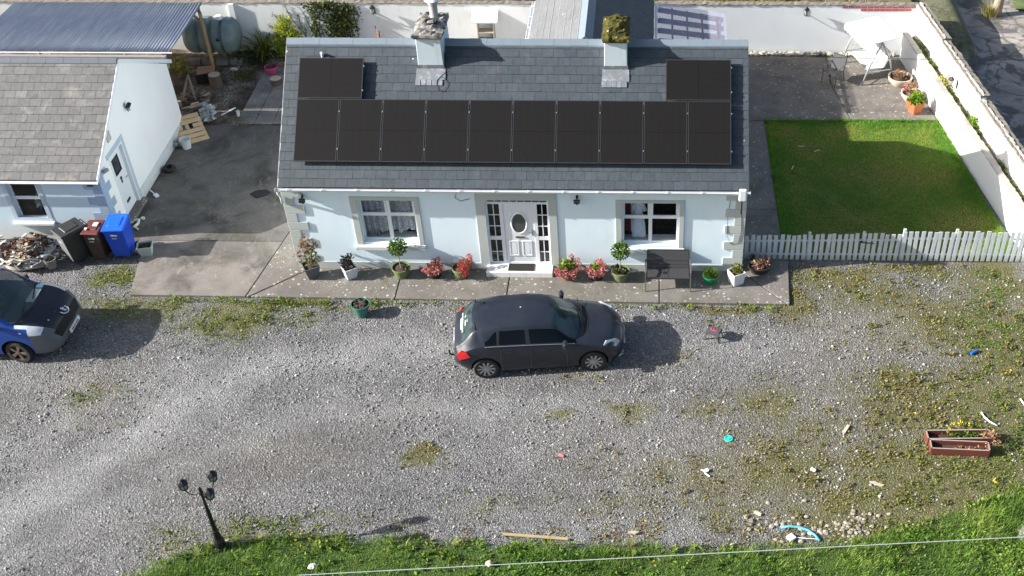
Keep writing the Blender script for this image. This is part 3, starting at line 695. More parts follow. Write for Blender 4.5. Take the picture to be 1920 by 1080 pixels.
def frame_rect(mb, x0, x1, z0, z1, w, y0, y1):
    mb.box(x0, x1, y0, y1, z1-w, z1); mb.box(x0, x1, y0, y1, z0, z0+w)
    mb.box(x0, x0+w, y0+.001, y1, z0+w, z1-w); mb.box(x1-w, x1, y0+.001, y1, z0+w, z1-w)
def window(h, s, parent, off=(HX, HY, 0), split=.40, glass=GLASS, mull=True):
    x0, x1, z0, z1 = h; mb = MB(); f = .065; y0, y1 = .13, .20; zt = z1-split*(z1-z0); xm = (x0+x1)/2
    frame_rect(mb, x0, x1, z0, z1, f, y0, y1)
    bars = ((x0+f, xm-.05), (xm+.05, x1-f)) if mull else ((x0+f, x1-f),)
    if mull: mb.box(xm-.05, xm+.05, y0, y1, z0+f, z1-f)
    for a, b in bars: mb.box(a, b, y0+.003, y1, zt-.045, zt+.045)
    for a, b in bars:      # opening lights stand proud
        frame_rect(mb, a-.012, b+.012, zt+.035, z1-f+.012, .035, y0-.018, y0+.01)
    o = mb.build('window', PLW, parent, bev=.006); o.location = off
    for a, b in bars:
        for c, d in ((z0+f, zt-.045), (zt+.045, z1-f)):
            p = MB(); p.box(a, b, y0+.03, y0+.042, c, d); p.build('pane', glass, o)
    return o
for h, s in ((W1, (1.77, 3.63, .70, 2.40)), (W2, (8.90, 10.74, .67, 2.36))):
    wo = window(h, s, house)
    mb = MB(); x0, x1, z0, z1 = s; yy = -.035
    mb.box(x0, x1, yy, 0, h[3], z1); mb.box(x0, h[0], yy, 0, z0, h[3]); mb.box(h[1], x1, yy, 0, z0, h[3])
    hp(mb, 'window_surround', TRIM, bev=.006)
    mb = MB(); mb.hexa([(x0-.03, -.11, h[2]-.20), (x1+.03, -.11, h[2]-.20), (x1+.03, .13, h[2]-.20), (x0-.03, .13, h[2]-.20), (x0-.03, -.11, h[2]-.09), (x1+.03, -.11, h[2]-.09), (x1+.03, .13, h[2]-.005), (x0-.03, .13, h[2]-.005)])
    so_ = mb.build('sill', MT('sill_paint', (.62, .62, .58), .8, .06, 5), wo, bev=.006)
    # inner board behind the glass
    mb = MB(); mb.box(h[0], h[1], .202, .50, h[2]-.02, h[2]+.02); mb.build('inner_board', PLW, wo)
# door surround, frame, side lights and leaf
mb = MB(); mb.box(5.14, 7.32, -.03, 0, DR[3], 2.55); mb.box(5.14, DR[0], -.03, 0, 0, DR[3]); mb.box(DR[1], 7.32, -.03, 0, 0, DR[3])
hp(mb, 'door_surround', TRIM, bev=.006)
mb = MB(); x0, x1, z0, z1 = DR; y0, y1 = .05, .12; f = .05
frame_rect(mb, x0, x1, z0, z1, f, y0, y1)
for a, b in ((x0+.36, x0+.46), (x1-.42, x1-.32)): mb.box(a, b, y0+.002, y1, z0+f, z1-.13)
mb.box(x0+f, x1-f, y0+.003, y1, z1-.17, z1-.105)
LIGHTS = [(x0+f, x0+.36), (x1-.32, x1-f)]
for a, b in LIGHTS:
    mb.box(a, b, y0+.004, y1, .96, 1.08)
    m = (a+b)/2; mb.box(m-.011, m+.011, y0+.01, y1-.01, z0+f, .96); mb.box(m-.011, m+.011, y0+.01, y1-.01, 1.08, z1-.17)
    for z in (.55, 1.42, 1.79): mb.box(a, b, y0+.012, y1-.01, z-.011, z+.011)
for i in range(7): xx = x0+f+(x1-x0-2*f)*(i+1)/8; mb.box(xx-.011, xx+.011, y0+.01, y1-.01, z1-.105, z1-f)
fr = hp(mb, 'door_frame', PLW, bev=.004)
for a, b in LIGHTS:
    for c, d in ((z0+f, .96), (1.08, z1-.17)): p = MB(); p.box(a, b, y0+.03, y0+.04, c, d); p.build('side_pane', GLASSD, fr)
p = MB(); p.box(x0+f, x1-f, y0+.03, y0+.04, z1-.105, z1-f); p.build('top_pane', GLASSD, fr)
mb = MB(); dx0, dx1 = x0+.462, x1-.422; mb.box(dx0, dx1, y0+.014, y0+.06, z0+f, z1-.172)
cx, cz = (dx0+dx1)/2, 1.52
ring = [(cx+.21*math.cos(t), y0+.012, cz+.33*math.sin(t)) for t in np.linspace(0, 2*math.pi, 33)]; mb.tube(ring, .024, 6)
arch = [(cx+.26*math.cos(t), y0+.012, cz+.02+.40*math.sin(t)) for t in np.linspace(.2, math.pi-.2, 15)]; mb.tube(arch, .010, 6)
for a, b in ((dx0+.10, cx-.05), (cx+.05, dx1-.10)):
    frame_rect(mb, a, b, .42, .93, .03, y0-.002, y0+.02); mb.box(a+.06, b-.06, y0+.004, y0+.02, .48, .87)
dl = hp(mb, 'door', PLW, bev=.004)
p = MB(); p.lathe([(0, 0), (1, 0), (1, .012), (0, .012)], 28, (0, 0, 0), axis='y'); p.v = [(cx+q[0]*.2, y0+.002+q[1], cz+q[2]*.32) for q in p.v]
p.build('oval_pane', MT('obscured_glass', (.075, .085, .08), .35, .35, 40), dl)
p = MB(); p.box(cx-.12, cx+.12, y0-.003, y0+.02, 1.03, 1.085); p.build('letterbox', MT('brass_dull', (.20, .16, .14), .4, .1, metal=.6), dl)
p = MB(); p.box(dx1-.085, dx1-.06, y0-.012, y0+.02, 1.12, 1.32); p.bar((dx1-.07, y0-.03, 1.25), (dx1-.19, y0-.03, 1.25), .018); p.build('handle', METAL, dl)
mb = MB(); mb.box(5.31, 7.15, -.37, .05, -.02, .155); hp(mb, 'step', plaster('step_paint', (.74, .74, .72), .55, (.22, .20, .17), .0), bev=.015)
tag(MB().box(-.36, .36, -.30, .02, 0, .02).build('door_mat', MT('rubber_ribbed', (.018, .016, .014), .8, .4, 60, .8, 60), loc=(6.27, 0, .156)), 'black ribbed rubber mat lying on the white front step', 'door mat')
# roof
ob = slate_roof('roof', -.02, W+.035, (-.16, RZ(-.16)), (YR, ZRG), .258, .307, SLATE, house, 3, brown=.0015); ob.location = (HX, HY, 0)
bk = MB(); bk.prism([(-.02, -.15, RZ(-.15)-.012), (-.02, YR, ZRG-.012), (-.02, YB+.15, RZ(-.15)-.012), (-.02, YB+.1, RZ(-.15)-.09), (-.02, YR, ZRG-.1), (-.02, -.1, RZ(-.15)-.09)], (W+.055, 0, 0)); o = bk.build('roof_deck', RIDGED, ob)
mb = MB(); x = -.03; i = 0
while x < W+.03:
    b = min(x+.448, W+.045); s = (i % 2)*.004
    for sy in (-1, 1):
        y1 = YR+sy*.155; mb.hexa([(x, YR, ZRG-.0+s), (b, YR, ZRG+s), (b, y1, ZRG-.112+s), (x, y1, ZRG-.112+s), (x, YR, ZRG+.04+s), (b, YR, ZRG+.04+s), (b, y1-sy*.01, ZRG-.075+s), (x, y1-sy*.01, ZRG-.075+s)])
    if i: mb.prism([(x-.012, YR-.16, ZRG-.105), (x-.012, YR, ZRG+.047), (x-.012, YR+.16, ZRG-.105), (x-.012, YR, ZRG+.02)], (.024, 0, 0))
    x = b+.004 if b < W+.04 else 99; i += 1
mb.build('ridge', RIDGE, ob)
mb = MB()   # pale verge mortar along the gables
for xa in (-.035, W+.02):
    mb.prism([(xa, -.15, RZ(-.15)-.045), (xa, YR, ZRG-.045), (xa, YR, ZRG-.0), (xa, -.15, RZ(-.15)-.0)], (.03, 0, 0))
mb.build('verge', MT('verge_mortar', (.42, .43, .43), .9, .3, 9), ob)
# gutter
mb = MB(); GY, GZt = -.235, 2.765
prof = [(a_*.8, b_*.8) for a_, b_ in [(-.06, 0), (-.057, -.03), (-.035, -.055), (0, -.062), (.035, -.055), (.057, -.03), (.06, 0), (.05, 0), (.045, -.028), (.02, -.048), (-.02, -.048), (-.045, -.028), (-.05, 0)]]
mb.prism([(-.07, GY+a, GZt+b) for a, b in prof], (W+.15, 0, 0)); mb.box(-.085, -.07, GY-.06, GY+.06, GZt-.06, GZt+.01); mb.box(W+.08, W+.095, GY-.06, GY+.06, GZt-.06, GZt+.01)
gu = hp(mb, 'gutter', MT('gutter_white', (.48, .50, .52), .4, .08, 3))
for i in range(14):
    p = MB(); x = .25+i*.91; p.box(x-.012, x+.012, GY-.064, GY+.02, GZt-.01, GZt+.018); p.build('bracket', PLW, gu)
mb = MB(); mb.box(-.02, W+.02, -.17, -.145, 2.64, 2.735); mb.box(-.02, W+.02, -.145, 0, 2.68, 2.70); hp(mb, 'fascia', PLW)
mb = MB(); mb.tube([(-.03, GY, GZt-.05), (-.03, GY+.02, GZt-.16), (-.035, -.075, 2.42), (-.035, -.075, 2.2)], .032, 8); hp(mb, 'downpipe', PLW, smooth=True)
mb = MB(); mb.tube([(W-.34, -.01, 2.63), (W-.40, -.02, 2.4), (W-.45, -.025, 1.9), (W-.44, -.04, 1.2), (W-.32, -.04, .95), (W-.12, -.04, 1.0), (W-.06, -.04, 1.4), (W-.10, -.03, 2.2)], .006, 5)
mb.tube([(4.70, -.012, 2.60), (4.62, -.012, 2.40), (4.75, -.012, 2.28), (5.02, -.012, 2.36)], .007, 5); mb.tube([(4.70, -.012, 2.60), (6, -.02, 2.57), (7.9, -.02, 2.585), (9, -.02, 2.57), (11.9, -.02, 2.60)], .006, 5)
hp(mb, 'cable', BLACKP)
# chimneys
def chimney(x0, x1, name, mossy):
    ya, yb = 2.36, 3.62; ztop = 5.80 if not mossy else 5.72
    mb = MB(); mb.hexa([(x0, ya, RZ(ya)-.25), (x1, ya, RZ(ya)-.25), (x1, yb, RZ(ya)-.25), (x0, yb, RZ(ya)-.25), (x0+.02, ya+.02, ztop), (x1-.02, ya+.02, ztop), (x1-.02, yb-.02, ztop), (x0+.02, yb-.02, ztop)])
    cw = plaster('chimney_render' + ('_old' if mossy else ''), (.58, .66, .70), .5, (.40, .43, .43))
    ch = mb.build('chimney', cw, ob, bev=.015)
    g = random.Random(5 if mossy else 6); mb = MB(); n = 16
    xs = np.linspace(x0-.05, x1+.05, 9); ys = np.linspace(ya-.05, yb+.05, 15); hz = {}
    for i, x in enumerate(xs):
        for j, y in enumerate(ys):
            e = min(i, 8-i, j, 14-j); r = g.uniform(-.03, .03)
            hz[i, j] = ztop+(.10 if e == 0 else .15)+r*1.2+(.16*math.sin(math.pi*i/8)*math.sin(math.pi*j/14) if mossy else .10*math.exp(-((i-4.5)/1.8)**2-((j-6)/3.2)**2))
    jx = {k: (g.uniform(-.02, .02), g.uniform(-.02, .02)) for k in hz}
    vs = [(xs[i]+jx[i, j][0], ys[j]+jx[i, j][1], hz[i, j]) for j in range(15) for i in range(9)]
    mb.add(vs, [(j*9+i, j*9+i+1, (j+1)*9+i+1, (j+1)*9+i) for j in range(14) for i in range(8)])
    per = [(i, 0) for i in range(9)]+[(8, j) for j in range(1, 15)]+[(i, 14) for i in range(7, -1, -1)]+[(0, j) for j in range(13, 0, -1)]
    top = [(xs[i]+jx[i, j][0], ys[j]+jx[i, j][1], hz[i, j]) for i, j in per]; mid = [(a*1.0, b, ztop+.03+g.uniform(-.012, .012)) for a, b, c in top]
    bot = [(min(max(a, x0-.01), x1+.01), min(max(b, ya-.01), yb+.01), ztop-.02) for a, b, c in top]; m = len(per)
    mb.add(top+mid+bot, [(k, m+k, m+(k+1) % m, (k+1) % m) for k in range(m)]+[(m+k, 2*m+k, 2*m+(k+1) % m, m+(k+1) % m) for k in range(m)])
    k = NT('chimney_cap_'+('moss' if mossy else 'bare')); p = k.obj()
    if mossy:
        c = k.ramp(k.noise(p, 7, 6, .7), [(.30, (.02, .02, .01)), (.42, (.06, .055, .016)), (.56, (.115, .105, .024)), (.64, (.075, .07, .025)), (.70, (.30, .28, .24))])
        c = k.mix(k.math('LESS_THAN', k.voro(p, 9, 'Distance'), k.ramp(k.sep(k.voro(p, 9, 'Color'))[0], [(.6, 0), (1, .3)])), c, (.55, .53, .47))
    else:
        c = k.ramp(k.noise(p, 6, 6, .7), [(.34, (.045, .043, .042)), (.46, (.20, .19, .175)), (.6, (.40, .38, .35)), (.72, (.12, .115, .11))])
    k.fin(c, .95, 0, .15, k.bump(k.noise(p, 22, 6, .75), .9, .06)); mb.build('chimney_cap', k.m, ch)
    # lead apron and soakers
    mb = MB(); yf = 2.12 if not mossy else 2.10
    nrm = Vector((0, -.6445, .7646))*.022
    def rp(x, y): return Vector((x, y, RZ(y)+.006))+nrm
    mb.prism([rp(x0-.05, yf), rp(x1+.05, yf), rp(x1+.04, ya), rp(x0-.04, ya)], nrm*.4)
    mb.box(x0-.012, x1+.012, ya-.014, ya, RZ(ya)+.01, RZ(ya)+.13)
    for k2 in range(5): a = x0-.06+(x1-x0+.05)*k2/5; mb.prism([rp(a, yf-.12), rp(a+.13, yf-.12), rp(a+.13, yf+.01), rp(a, yf+.01)], nrm*.3)
    mb.build('flashing', LEAD, ob)
    return ch
c1 = chimney(3.575, 4.27, 'a', False); c2 = chimney(8.555, 9.185, 'b', True)
mb = MB(); mb.lathe([(.13, 5.85), (.14, 5.9), (.115, 5.95), (.11, 6.28), (.135, 6.31), (.135, 6.36), (.09, 6.36), (.08, 5.95), (0, 5.95)], 18, (3.97, 3.36, 0)); mb.build('chimney_pot', MT('clay_pot_grey', (.36, .35, .34), .85, .2, 9), c1, smooth='auto')
mb = MB(); mb.lathe([(.19, 6.42), (.22, 6.43), (.17, 6.50), (.08, 6.55), (0, 6.56)], 18, (3.97, 3.36, 0)); mb.box(3.84, 3.86, 3.35, 3.37, 6.34, 6.44); mb.box(4.08, 4.10, 3.35, 3.37, 6.34, 6.44); mb.build('pot_cowl', PLW, c1, smooth='auto')
mb = MB(); mb.lathe([(.17, 5.9), (.18, 6.02), (.155, 6.06), (.12, 6.04), (.11, 5.92), (0, 5.92)], 16, (3.95, 2.88, 0)); mb.build('flue', MT('soot_black', (.035, .033, .034), .95, .4, 12, .5, 20), c1, smooth='auto')
# loose aerial wire at the foot of the first chimney
mb = MB(); mb.tube([Vector((4.22+.10*math.sin(t)*1.3, 2.0+.15*math.cos(t), RZ(2.0+.15*math.cos(t))+.055)) for t in np.linspace(0, 5.4, 18)]+[Vector((4.36, 2.3, RZ(2.3)+.05))], .006, 5); mb.build('aerial_wire', BLACKP, ob)
mb = MB(); mb.bar((4.30, 2.55, 5.30), (4.285, 2.50, 5.05), .03); mb.build('wall_hook', DARKM, c1)
mb = MB(); mb.tube([(.97, 2.62, RZ(2.62)-.02), (.97, 2.62, RZ(2.62)+.1), (.97, 2.55, RZ(2.62)+.14)], .04, 10); mb.build('vent_pipe', MT('pipe_pale', (.5, .52, .54), .6), ob)

# ---------------------------------------------------------------- solar panels, each lifted off on its own
k = NT('solar_cells'); uv = k.sep(k.uv())
def lines(v, n, w): return k.math('LESS_THAN', k.math('ABSOLUTE', k.math('SUBTRACT', k.math('FRACT', k.math('MULTIPLY', v, n)), .5)), w)
fx_ = k.attr('tint'); u_, v_ = uv[0], uv[1]
cn = k.noise(k.map(k.uv(), (60, 6, 1)), 1, 3)
c = k.mix(cn, (.0085, .0080, .0082), (.0135, .0125, .0125))
c = k.mix(k.math('MULTIPLY', lines(v_, 40, .16), .5), c, (.018, .016, .015))
c = k.mix(lines(u_, 6, .018), c, (.004, .004, .0045)); c = k.mix(lines(v_, 2, .008), c, (.003, .003, .0035))
c = k.mix(k.math('MULTIPLY', lines(u_, 30, .06), .5), c, (.010, .010, .012))
k.fin(c, .5, 0, .12); CELLS = k.m
PFR = MT('panel_frame', (.075, .075, .078), .35, .2, metal=.6)
def solar(w_, h_, label, loc, land=False):
    t = thing('solar_panel', label, 'solar panel', loc, 0, 'solar panels on the slate roof'); t.rotation_euler = (R_(40.13), 0, 0)
    mb = MB(); frame_rect_flat = [(0, w_, 0, .022), (0, w_, h_-.022, h_), (0, .022, .022, h_-.022), (w_-.022, w_, .022, h_-.022)]
    for a, b, c_, d in frame_rect_flat: mb.box(a, b, c_, d, -.035, 0)
    mb.build('frame', PFR, t)
    mb = MB(); U = [(-.083, 0), (.917, 0), (.917, 1), (-.083, 1)]
    if land: U = [(-.083, 0), (-.083, 1), (.917, 1), (.917, 0)]
    U = [(a, b+.25) for a, b in U]
    mb.add([(.022, .022, -.003), (w_-.022, .022, -.003), (w_-.022, h_-.022, -.003), (.022, h_-.022, -.003)], [(0, 1, 2, 3)], uvs=[U]); mb.build('cell_sheet', CELLS, t)
    for q in (.2, .8):
        mb = MB(); mb.box(.0, w_+.02, h_*q-.02, h_*q+.02, -.105, -.037); mb.build('rail', METAL, t)
        mb = MB(); mb.box(w_-.002, w_+.026, h_*q-.018, h_*q+.018, -.02, .012); mb.build('clamp', METAL, t)
    return t
U_ = np.array((0, math.cos(R_(40.13)), math.sin(R_(40.13)))); B0 = np.array((.4104, .2336, 3.3404))
ordw = ['leftmost', 'second from the left', 'third from the left', 'fourth from the left', 'fifth from the left', 'fifth from the right', 'fourth from the right', 'third from the right', 'second from the right', 'rightmost']
s0 = solar(1.134, 1.722, 'x', (0, 0, 0))
for i in range(10):
    p = B0+np.array((i*1.154, 0, 0)); lb = 'black upright solar panel, %s in the long lower row' % ordw[i]
    if i == 0: s0.location = p; s0['label'] = lb
    else: dup(s0, p, label=lb)
p = B0+U_*1.742; sL = solar(1.722, 1.134, 'black solar panel lying sideways alone at the left, above the long row', p, True)
dup(sL, p+np.array((11.52-1.722, 0, 0)), label='black solar panel lying sideways alone at the right, above the long row')

# ---------------------------------------------------------------- rear extension
ext = thing('rear_extension', 'gabled slate roofed extension running back from behind the ridge', 'building', (7.85, 9.8, 0))
EO = (-7.85, -9.8, 0)
mb = MB(); mb.prism([(5.98, 6.0, -.05), (9.78, 6.0, -.05), (9.78, 6.0, 2.5), (7.86, 6.0, 4.05), (5.98, 6.0, 2.5)], (0, 5.6, 0)); mb.build('wall', WALLW, ext, loc=EO)
def rot_roof(name, xe, xr, ze, zr, y0, y1, seed, row, wid, mat, brown=0):
    # build along x then turn so that courses run along y
    o = slate_roof(name, 0, y1-y0, (0, ze), (abs(xr-xe), zr), row, wid, mat, ext, seed, brown=brown)
    if xe < xr: o.location = (xe+EO[0], y1+EO[1], 0); o.rotation_euler = (0, 0, R_(-90))
    else: o.location = (xe+EO[0], y0+EO[1], 0); o.rotation_euler = (0, 0, R_(90))
    return o
EXTS = slate_mat('extension_slate', [(.125, .13, .137), (.14, .147, .153), (.155, .16, .165), (.30, .31, .31)], (.2, .2, .2), .15)
EXTD = slate_mat('extension_slate_shade', [(.06, .068, .08), (.075, .083, .096), (.09, .098, .11)], (.2, .2, .2), .2)  # right slope's shade is put into its darker slate colour
rl = rot_roof('roof', 5.84, 7.86, 2.52, 4.2, 5.6, 11.7, 11, .29, .6, EXTS); rr = rot_roof('roof', 9.88, 7.86, 2.52, 4.2, 5.6, 11.7, 12, .26, .32, EXTD)
mb = MB()
for q in range(1, 8):
    f = q/8; xx = 5.84+(7.86-5.84)*f; zz = 2.52+1.68*f
    mb.prism([(xx-.007, 5.6, zz+.016), (xx+.007, 5.6, zz+.028), (xx+.007, 5.6, zz+.034), (xx-.007, 5.6, zz+.022)], (0, 6.1, 0))
mb.build('course_line', MT('pale_line', (.24, .25, .25), .7, .1), ext, loc=EO)
mb = MB()
for sx in (-1, 1):
    mb.prism([(7.86, 5.6, 4.225), (7.86+sx*.22, 5.6, 4.05), (7.86+sx*.22, 5.6, 4.08), (7.86, 5.6, 4.265)], (0, 6.1, 0))
mb.build('ridge', RIDGE, ext, loc=EO)
for xg, s in ((5.76, -1), (9.96, 1)):
    mb = MB(); mb.prism([(xg-.055, 6.1, 2.50), (xg-.05, 6.1, 2.44), (xg+.05, 6.1, 2.44), (xg+.055, 6.1, 2.50), (xg+.045, 6.1, 2.50), (xg+.04, 6.1, 2.455), (xg-.04, 6.1, 2.455), (xg-.045, 6.1, 2.50)], (0, 5.6, 0))
    go = mb.build('gutter', PLW, ext, loc=EO)
    for j in range(7): p = MB(); p.box(xg-.058, xg+.07*(1 if s < 0 else .9), 6.5+j*.8, 6.53+j*.8, 2.49, 2.515); p.build('bracket', PLW, go)
# lean-to with clear sheets over a timber frame
lt = thing('lean_to', 'clear plastic lean-to roof over brown timber beams beside the extension', 'lean-to', (11.1, 10, 0))
LO = (-11.1, -10, 0)
k = NT('clear_sheet'); k.fin(k.mix(k.noise(k.obj(), 2, 4), (.40, .40, .54), (.50, .50, .60)), .25, 0, .5); tr = k.n.new('ShaderNodeBsdfTransparent'); mx = k.n.new('ShaderNodeMixShader'); mx.inputs[0].default_value = .68
k.t.links.new(k.b.outputs[0], mx.inputs[1]); k.t.links.new(tr.outputs[0], mx.inputs[2]); k.t.links.new(mx.outputs[0], k.out.inputs[0])
zb = lambda y: 2.30
mb = MB(); mb.prism([(10.03, 8.0, 2.30), (12.28, 8.0, 2.28), (12.30, 11.2, 2.28), (10.03, 12.1, 2.30)], (0, 0, .012)); mb.build('roof_sheet', k.m, lt, loc=LO)
TIMB = MT('timber_brown', (.15, .095, .085), .8, .25, 12)
for i, (yl, yr) in enumerate(((11.75, 11.0), (10.95, 10.35), (10.2, 9.7), (9.45, 9.1), (8.7, 8.5))):
    mb = MB(); mb.bar((10.03, yl, 2.18), (12.22, yr, 2.17), .12, .14); mb.build('beam', TIMB, lt, loc=LO)
for i, x in enumerate((10.5, 11.0, 11.5, 12.0)):
    mb = MB(); mb.bar((x, 8.0, 2.268), (x, 12.1-(x-10)*.4-.25, 2.268), .06, .045); mb.build('rafter', TIMB, lt, loc=LO)
for y in (8.6, 10.9): mb = MB(); mb.bar((12.12, y, -.02), (12.12, y, 2.12), .1); mb.build('post', TIMB, lt, loc=LO)

# ---------------------------------------------------------------- shed on the left
SX, SY = -5.57, 1.25; SZE, SYA, SZA = 2.15, 4.35, 4.05; SYB = 7.35
shed = thing('shed', 'low shed with grey tiled roof, white gable and blue front wall', 'shed', (SX-2.5, 4.3, 0)); SO = (2.5-SX, -4.3, 0)
def sp(mb, name, mat, parent=shed, **kw):
    o = mb.build(name, mat, parent, **kw)
    if parent is shed: o.location = SO
    return o
SW = (-8.29, -7.42, .62, 1.92)
mb = MB(); wall_holes(mb, -13.5, SX-.012, -.05, SZE, SY, SY+.25, [SW]); sp(mb, 'front_wall', SHEDB)
SD = (2.10, 3.10, .10, 2.16)   # door opening along y in the gable
mb = MB(); t = .25; GW = plaster('gable_paint_white', (.88, .87, .845), .05, (.60, .58, .54), .5, .35)
xs = SX
def gz(y): return SZE+(SZA-SZE)*(y-SY)/(SYA-SY) if y <= SYA else SZA-(SZA-2.40)*(y-SYA)/(SYB-SYA)
ys = [SY, SD[0], SD[1], SYA, SYB]
for a, b in zip(ys[:-1], ys[1:]):
    z0 = SD[3] if a == SD[0] else -.05
    mb.prism([(xs, a, z0), (xs, b, z0), (xs, b, gz(b)-.03), (xs, a, gz(a)-.03)], (-t, 0, 0))
mb.box(-13.5, SX-.25, SYB-.25, SYB, -.05, 2.4); mb.box(-13.5, -13.25, SY+.25, SYB-.25, -.05, 3.4); mb.box(-13.25, SX-.25, SY+.25, SYB-.25, -.05, -.01)
sp(mb, 'gable_wall', GW)
mb = MB(); mb.box(SX, SX+.03, SY, SD[0]-.02, -.02, .36); mb.box(SX, SX+.03, SD[1]+.12, SYB, -.02, .36); sp(mb, 'plinth', plaster('shed_plinth', (.62, .64, .64), .2, (.4, .38, .34), .4, .6))
mb = MB()
for r in range(8):
    z = .12+.265*r; wd = .50 if r % 2 == 0 else .26; mb.box(SX-wd, SX+.006, SY-.012, SY, z, min(z+.26, SZE-.04))
    mb.box(SX, SX+.012, SY+.0, SY+(.28 if r % 2 == 0 else .52), z, min(z+.26, gz(SY+.3)-.2))
sp(mb, 'corner_stone', MT('quoin_blue_grey', (.33, .42, .52), .85, .1, 6))
so2 = window(SW, None, shed, off=(SO[0], SO[1]+SY-.02, 0), split=.46, glass=GLASS, mull=False)
mb = MB(); frame_rect(mb, SW[0]-.12, SW[1]+.12, SW[2]-.02, SW[3]+.10, .12, SY-.012, SY); sp(mb, 'window_surround', MT('surround_blue_grey', (.45, .53, .60), .85, .08, 6))
mb = MB(); mb.box(SW[0]-.16, SW[1]+.16, -.10, .14, SW[2]-.10, SW[2]-.02); mb.build('sill', MT('sill_white', (.78, .78, .76), .7), so2, bev=.008)
# door in the gable
mb = MB(); mb.box(SX-.16, SX-.10, SD[0]+.06, SD[1]-.06, SD[2], SD[3]-.06); 
for i in range(9): y = SD[0]+.1+i*.095; mb.box(SX-.101, SX-.096, y, y+.085, SD[2]+.02, SD[3]-.08)
sd = sp(mb, 'door', PLW)
mb = MB(); mb.box(SX-.097, SX-.085, 2.42, 2.78, 1.42, 1.86); mb.build('pane', GLASSD, sd)
mb = MB(); frame = [(2.39, 2.81, 1.86, 1.90), (2.39, 2.81, 1.38, 1.42), (2.39, 2.42, 1.42, 1.86), (2.78, 2.81, 1.42, 1.86)]
for a, b, c_, d in frame: mb.box(SX-.098, SX-.078, a, b, c_, d)
mb.build('pane_frame', BLACKP, sd)
mb = MB(); mb.lathe([(0, 0), (.05, 0), (.05, .02), (0, .02)], 12, (SX-.096, 2.6, 1.2), axis='x'); mb.box(SX-.096, SX-.08, 2.57, 2.63, 1.04, 1.16); mb.build('house_number', BLACKP, sd)
mb = MB(); mb.box(SX-.096, SX-.08, 2.50, 2.74, .38, .46); mb.build('letterbox', BLACKP, sd)
mb = MB(); mb.bar((SX-.07, 2.98, 1.05), (SX-.07, 2.86, 1.05), .02); mb.build('handle', METAL, sd)
mb = MB(); mb.box(SX-.2, SX+.012, SD[0]-.0, SD[0]+.06, SD[2], SD[3]); mb.box(SX-.2, SX+.012, SD[1]-.06, SD[1], SD[2], SD[3]); mb.box(SX-.2, SX+.012, SD[0]+.06, SD[1]-.06, SD[3]-.06, SD[3]); sp(mb, 'door_frame', PLW)
mb = MB(); mb.box(SX, SX+.014, SD[1], SD[1]+.14, .0, SD[3]+.14); mb.box(SX, SX+.014, SD[0]-.1, SD[1], SD[3], SD[3]+.14); sp(mb, 'door_surround', MT('surround_blue_grey', (.45, .53, .60), .85, .08, 6))
mb = MB(); mb.box(SX-.2, SX+.16, SD[0]-.1, SD[1]+.15, -.02, .10); sp(mb, 'door_step', CONC, bev=.015)
# roof of shed
a = math.atan2(SZA-SZE, SYA-SY); e0 = (SY-.16, SZE+.03-.16*math.tan(a)+.02)
sr = slate_roof('roof', -13.6, SX+.03, e0, (SYA, SZA+.05), .262, .33, TILE, shed, 15, thick=.014, gap=.007, brown=0); sr.location = SO
bk = MB(); bk.prism([(-13.6, e0[0]+.02, e0[1]-.012), (-13.6, SYA, SZA+.035), (-13.6, SYB+.25, 2.36), (-13.6, SYB+.2, 2.30), (-13.6, SYA, SZA-.03), (-13.6, e0[0]+.05, e0[1]-.07)], (13.6+SX+.005, 0, 0)); bk.build('roof_deck', MT('tile_bed', (.33, .32, .30), .9, .2), sr)
slate_roof('rear_slope', -13.6, SX+.03, (SYB+.28, 2.345), (SYA, SZA+.05), .30, .33, RIDGED if False else slate_mat('rear_tile', [(.16, .155, .15), (.2, .19, .18), (.24, .23, .22)], (.3, .29, .26), .4), sr, 16, brown=0)
mb = MB(); x = SX+.02; i = 0
while x > -13.5:
    b = x-.505
    for sy in (-1, 1): mb.hexa([(b, SYA, SZA+.05), (x, SYA, SZA+.05), (x, SYA+sy*.15, SZA-.035), (b, SYA+sy*.15, SZA-.035), (b, SYA, SZA+.10), (x, SYA, SZA+.10), (x, SYA+sy*.145, SZA-.0), (b, SYA+sy*.145, SZA-.0)])
    x = b-.008
mb.build('ridge', RIDGED, sr)
mb = MB(); mb.prism([(SX+.03, e0[0], e0[1]-.10), (SX+.03, SYA, SZA-.06), (SX+.03, SYB+.3, 2.24), (SX+.03, SYB+.3, 2.37), (SX+.03, SYA, SZA+.06), (SX+.03, e0[0], e0[1]+.02)], (.025, 0, 0)); mb.build('barge_board', PLW, sr)
mb = MB(); gy, gzz = e0[0]-.06, e0[1]-.03; mb.prism([(-13.6, gy+p_[0], gzz+p_[1]) for p_ in prof], (13.6+SX+.06, 0, 0)); go = sp(mb, 'gutter', PLW)
mb = MB(); mb.box(-13.6, SX, SY-.10, SY-.08, e0[1]-.16, e0[1]-.02); mb.box(-13.6, SX, SY-.08, SY, e0[1]-.14, e0[1]-.12); sp(mb, 'fascia', PLW)
mb = MB(); mb.box(SX+.0, SX+.03, 2.36, 2.62, 2.52, 2.80); mb.v = [(x, y, z-(0 if abs(y-2.49) < .06 else 0)) for x, y, z in mb.v]; sp(mb, 'wall_plaque', MT('plaque_stone', (.45, .43, .36), .9, .2), bev=.02)
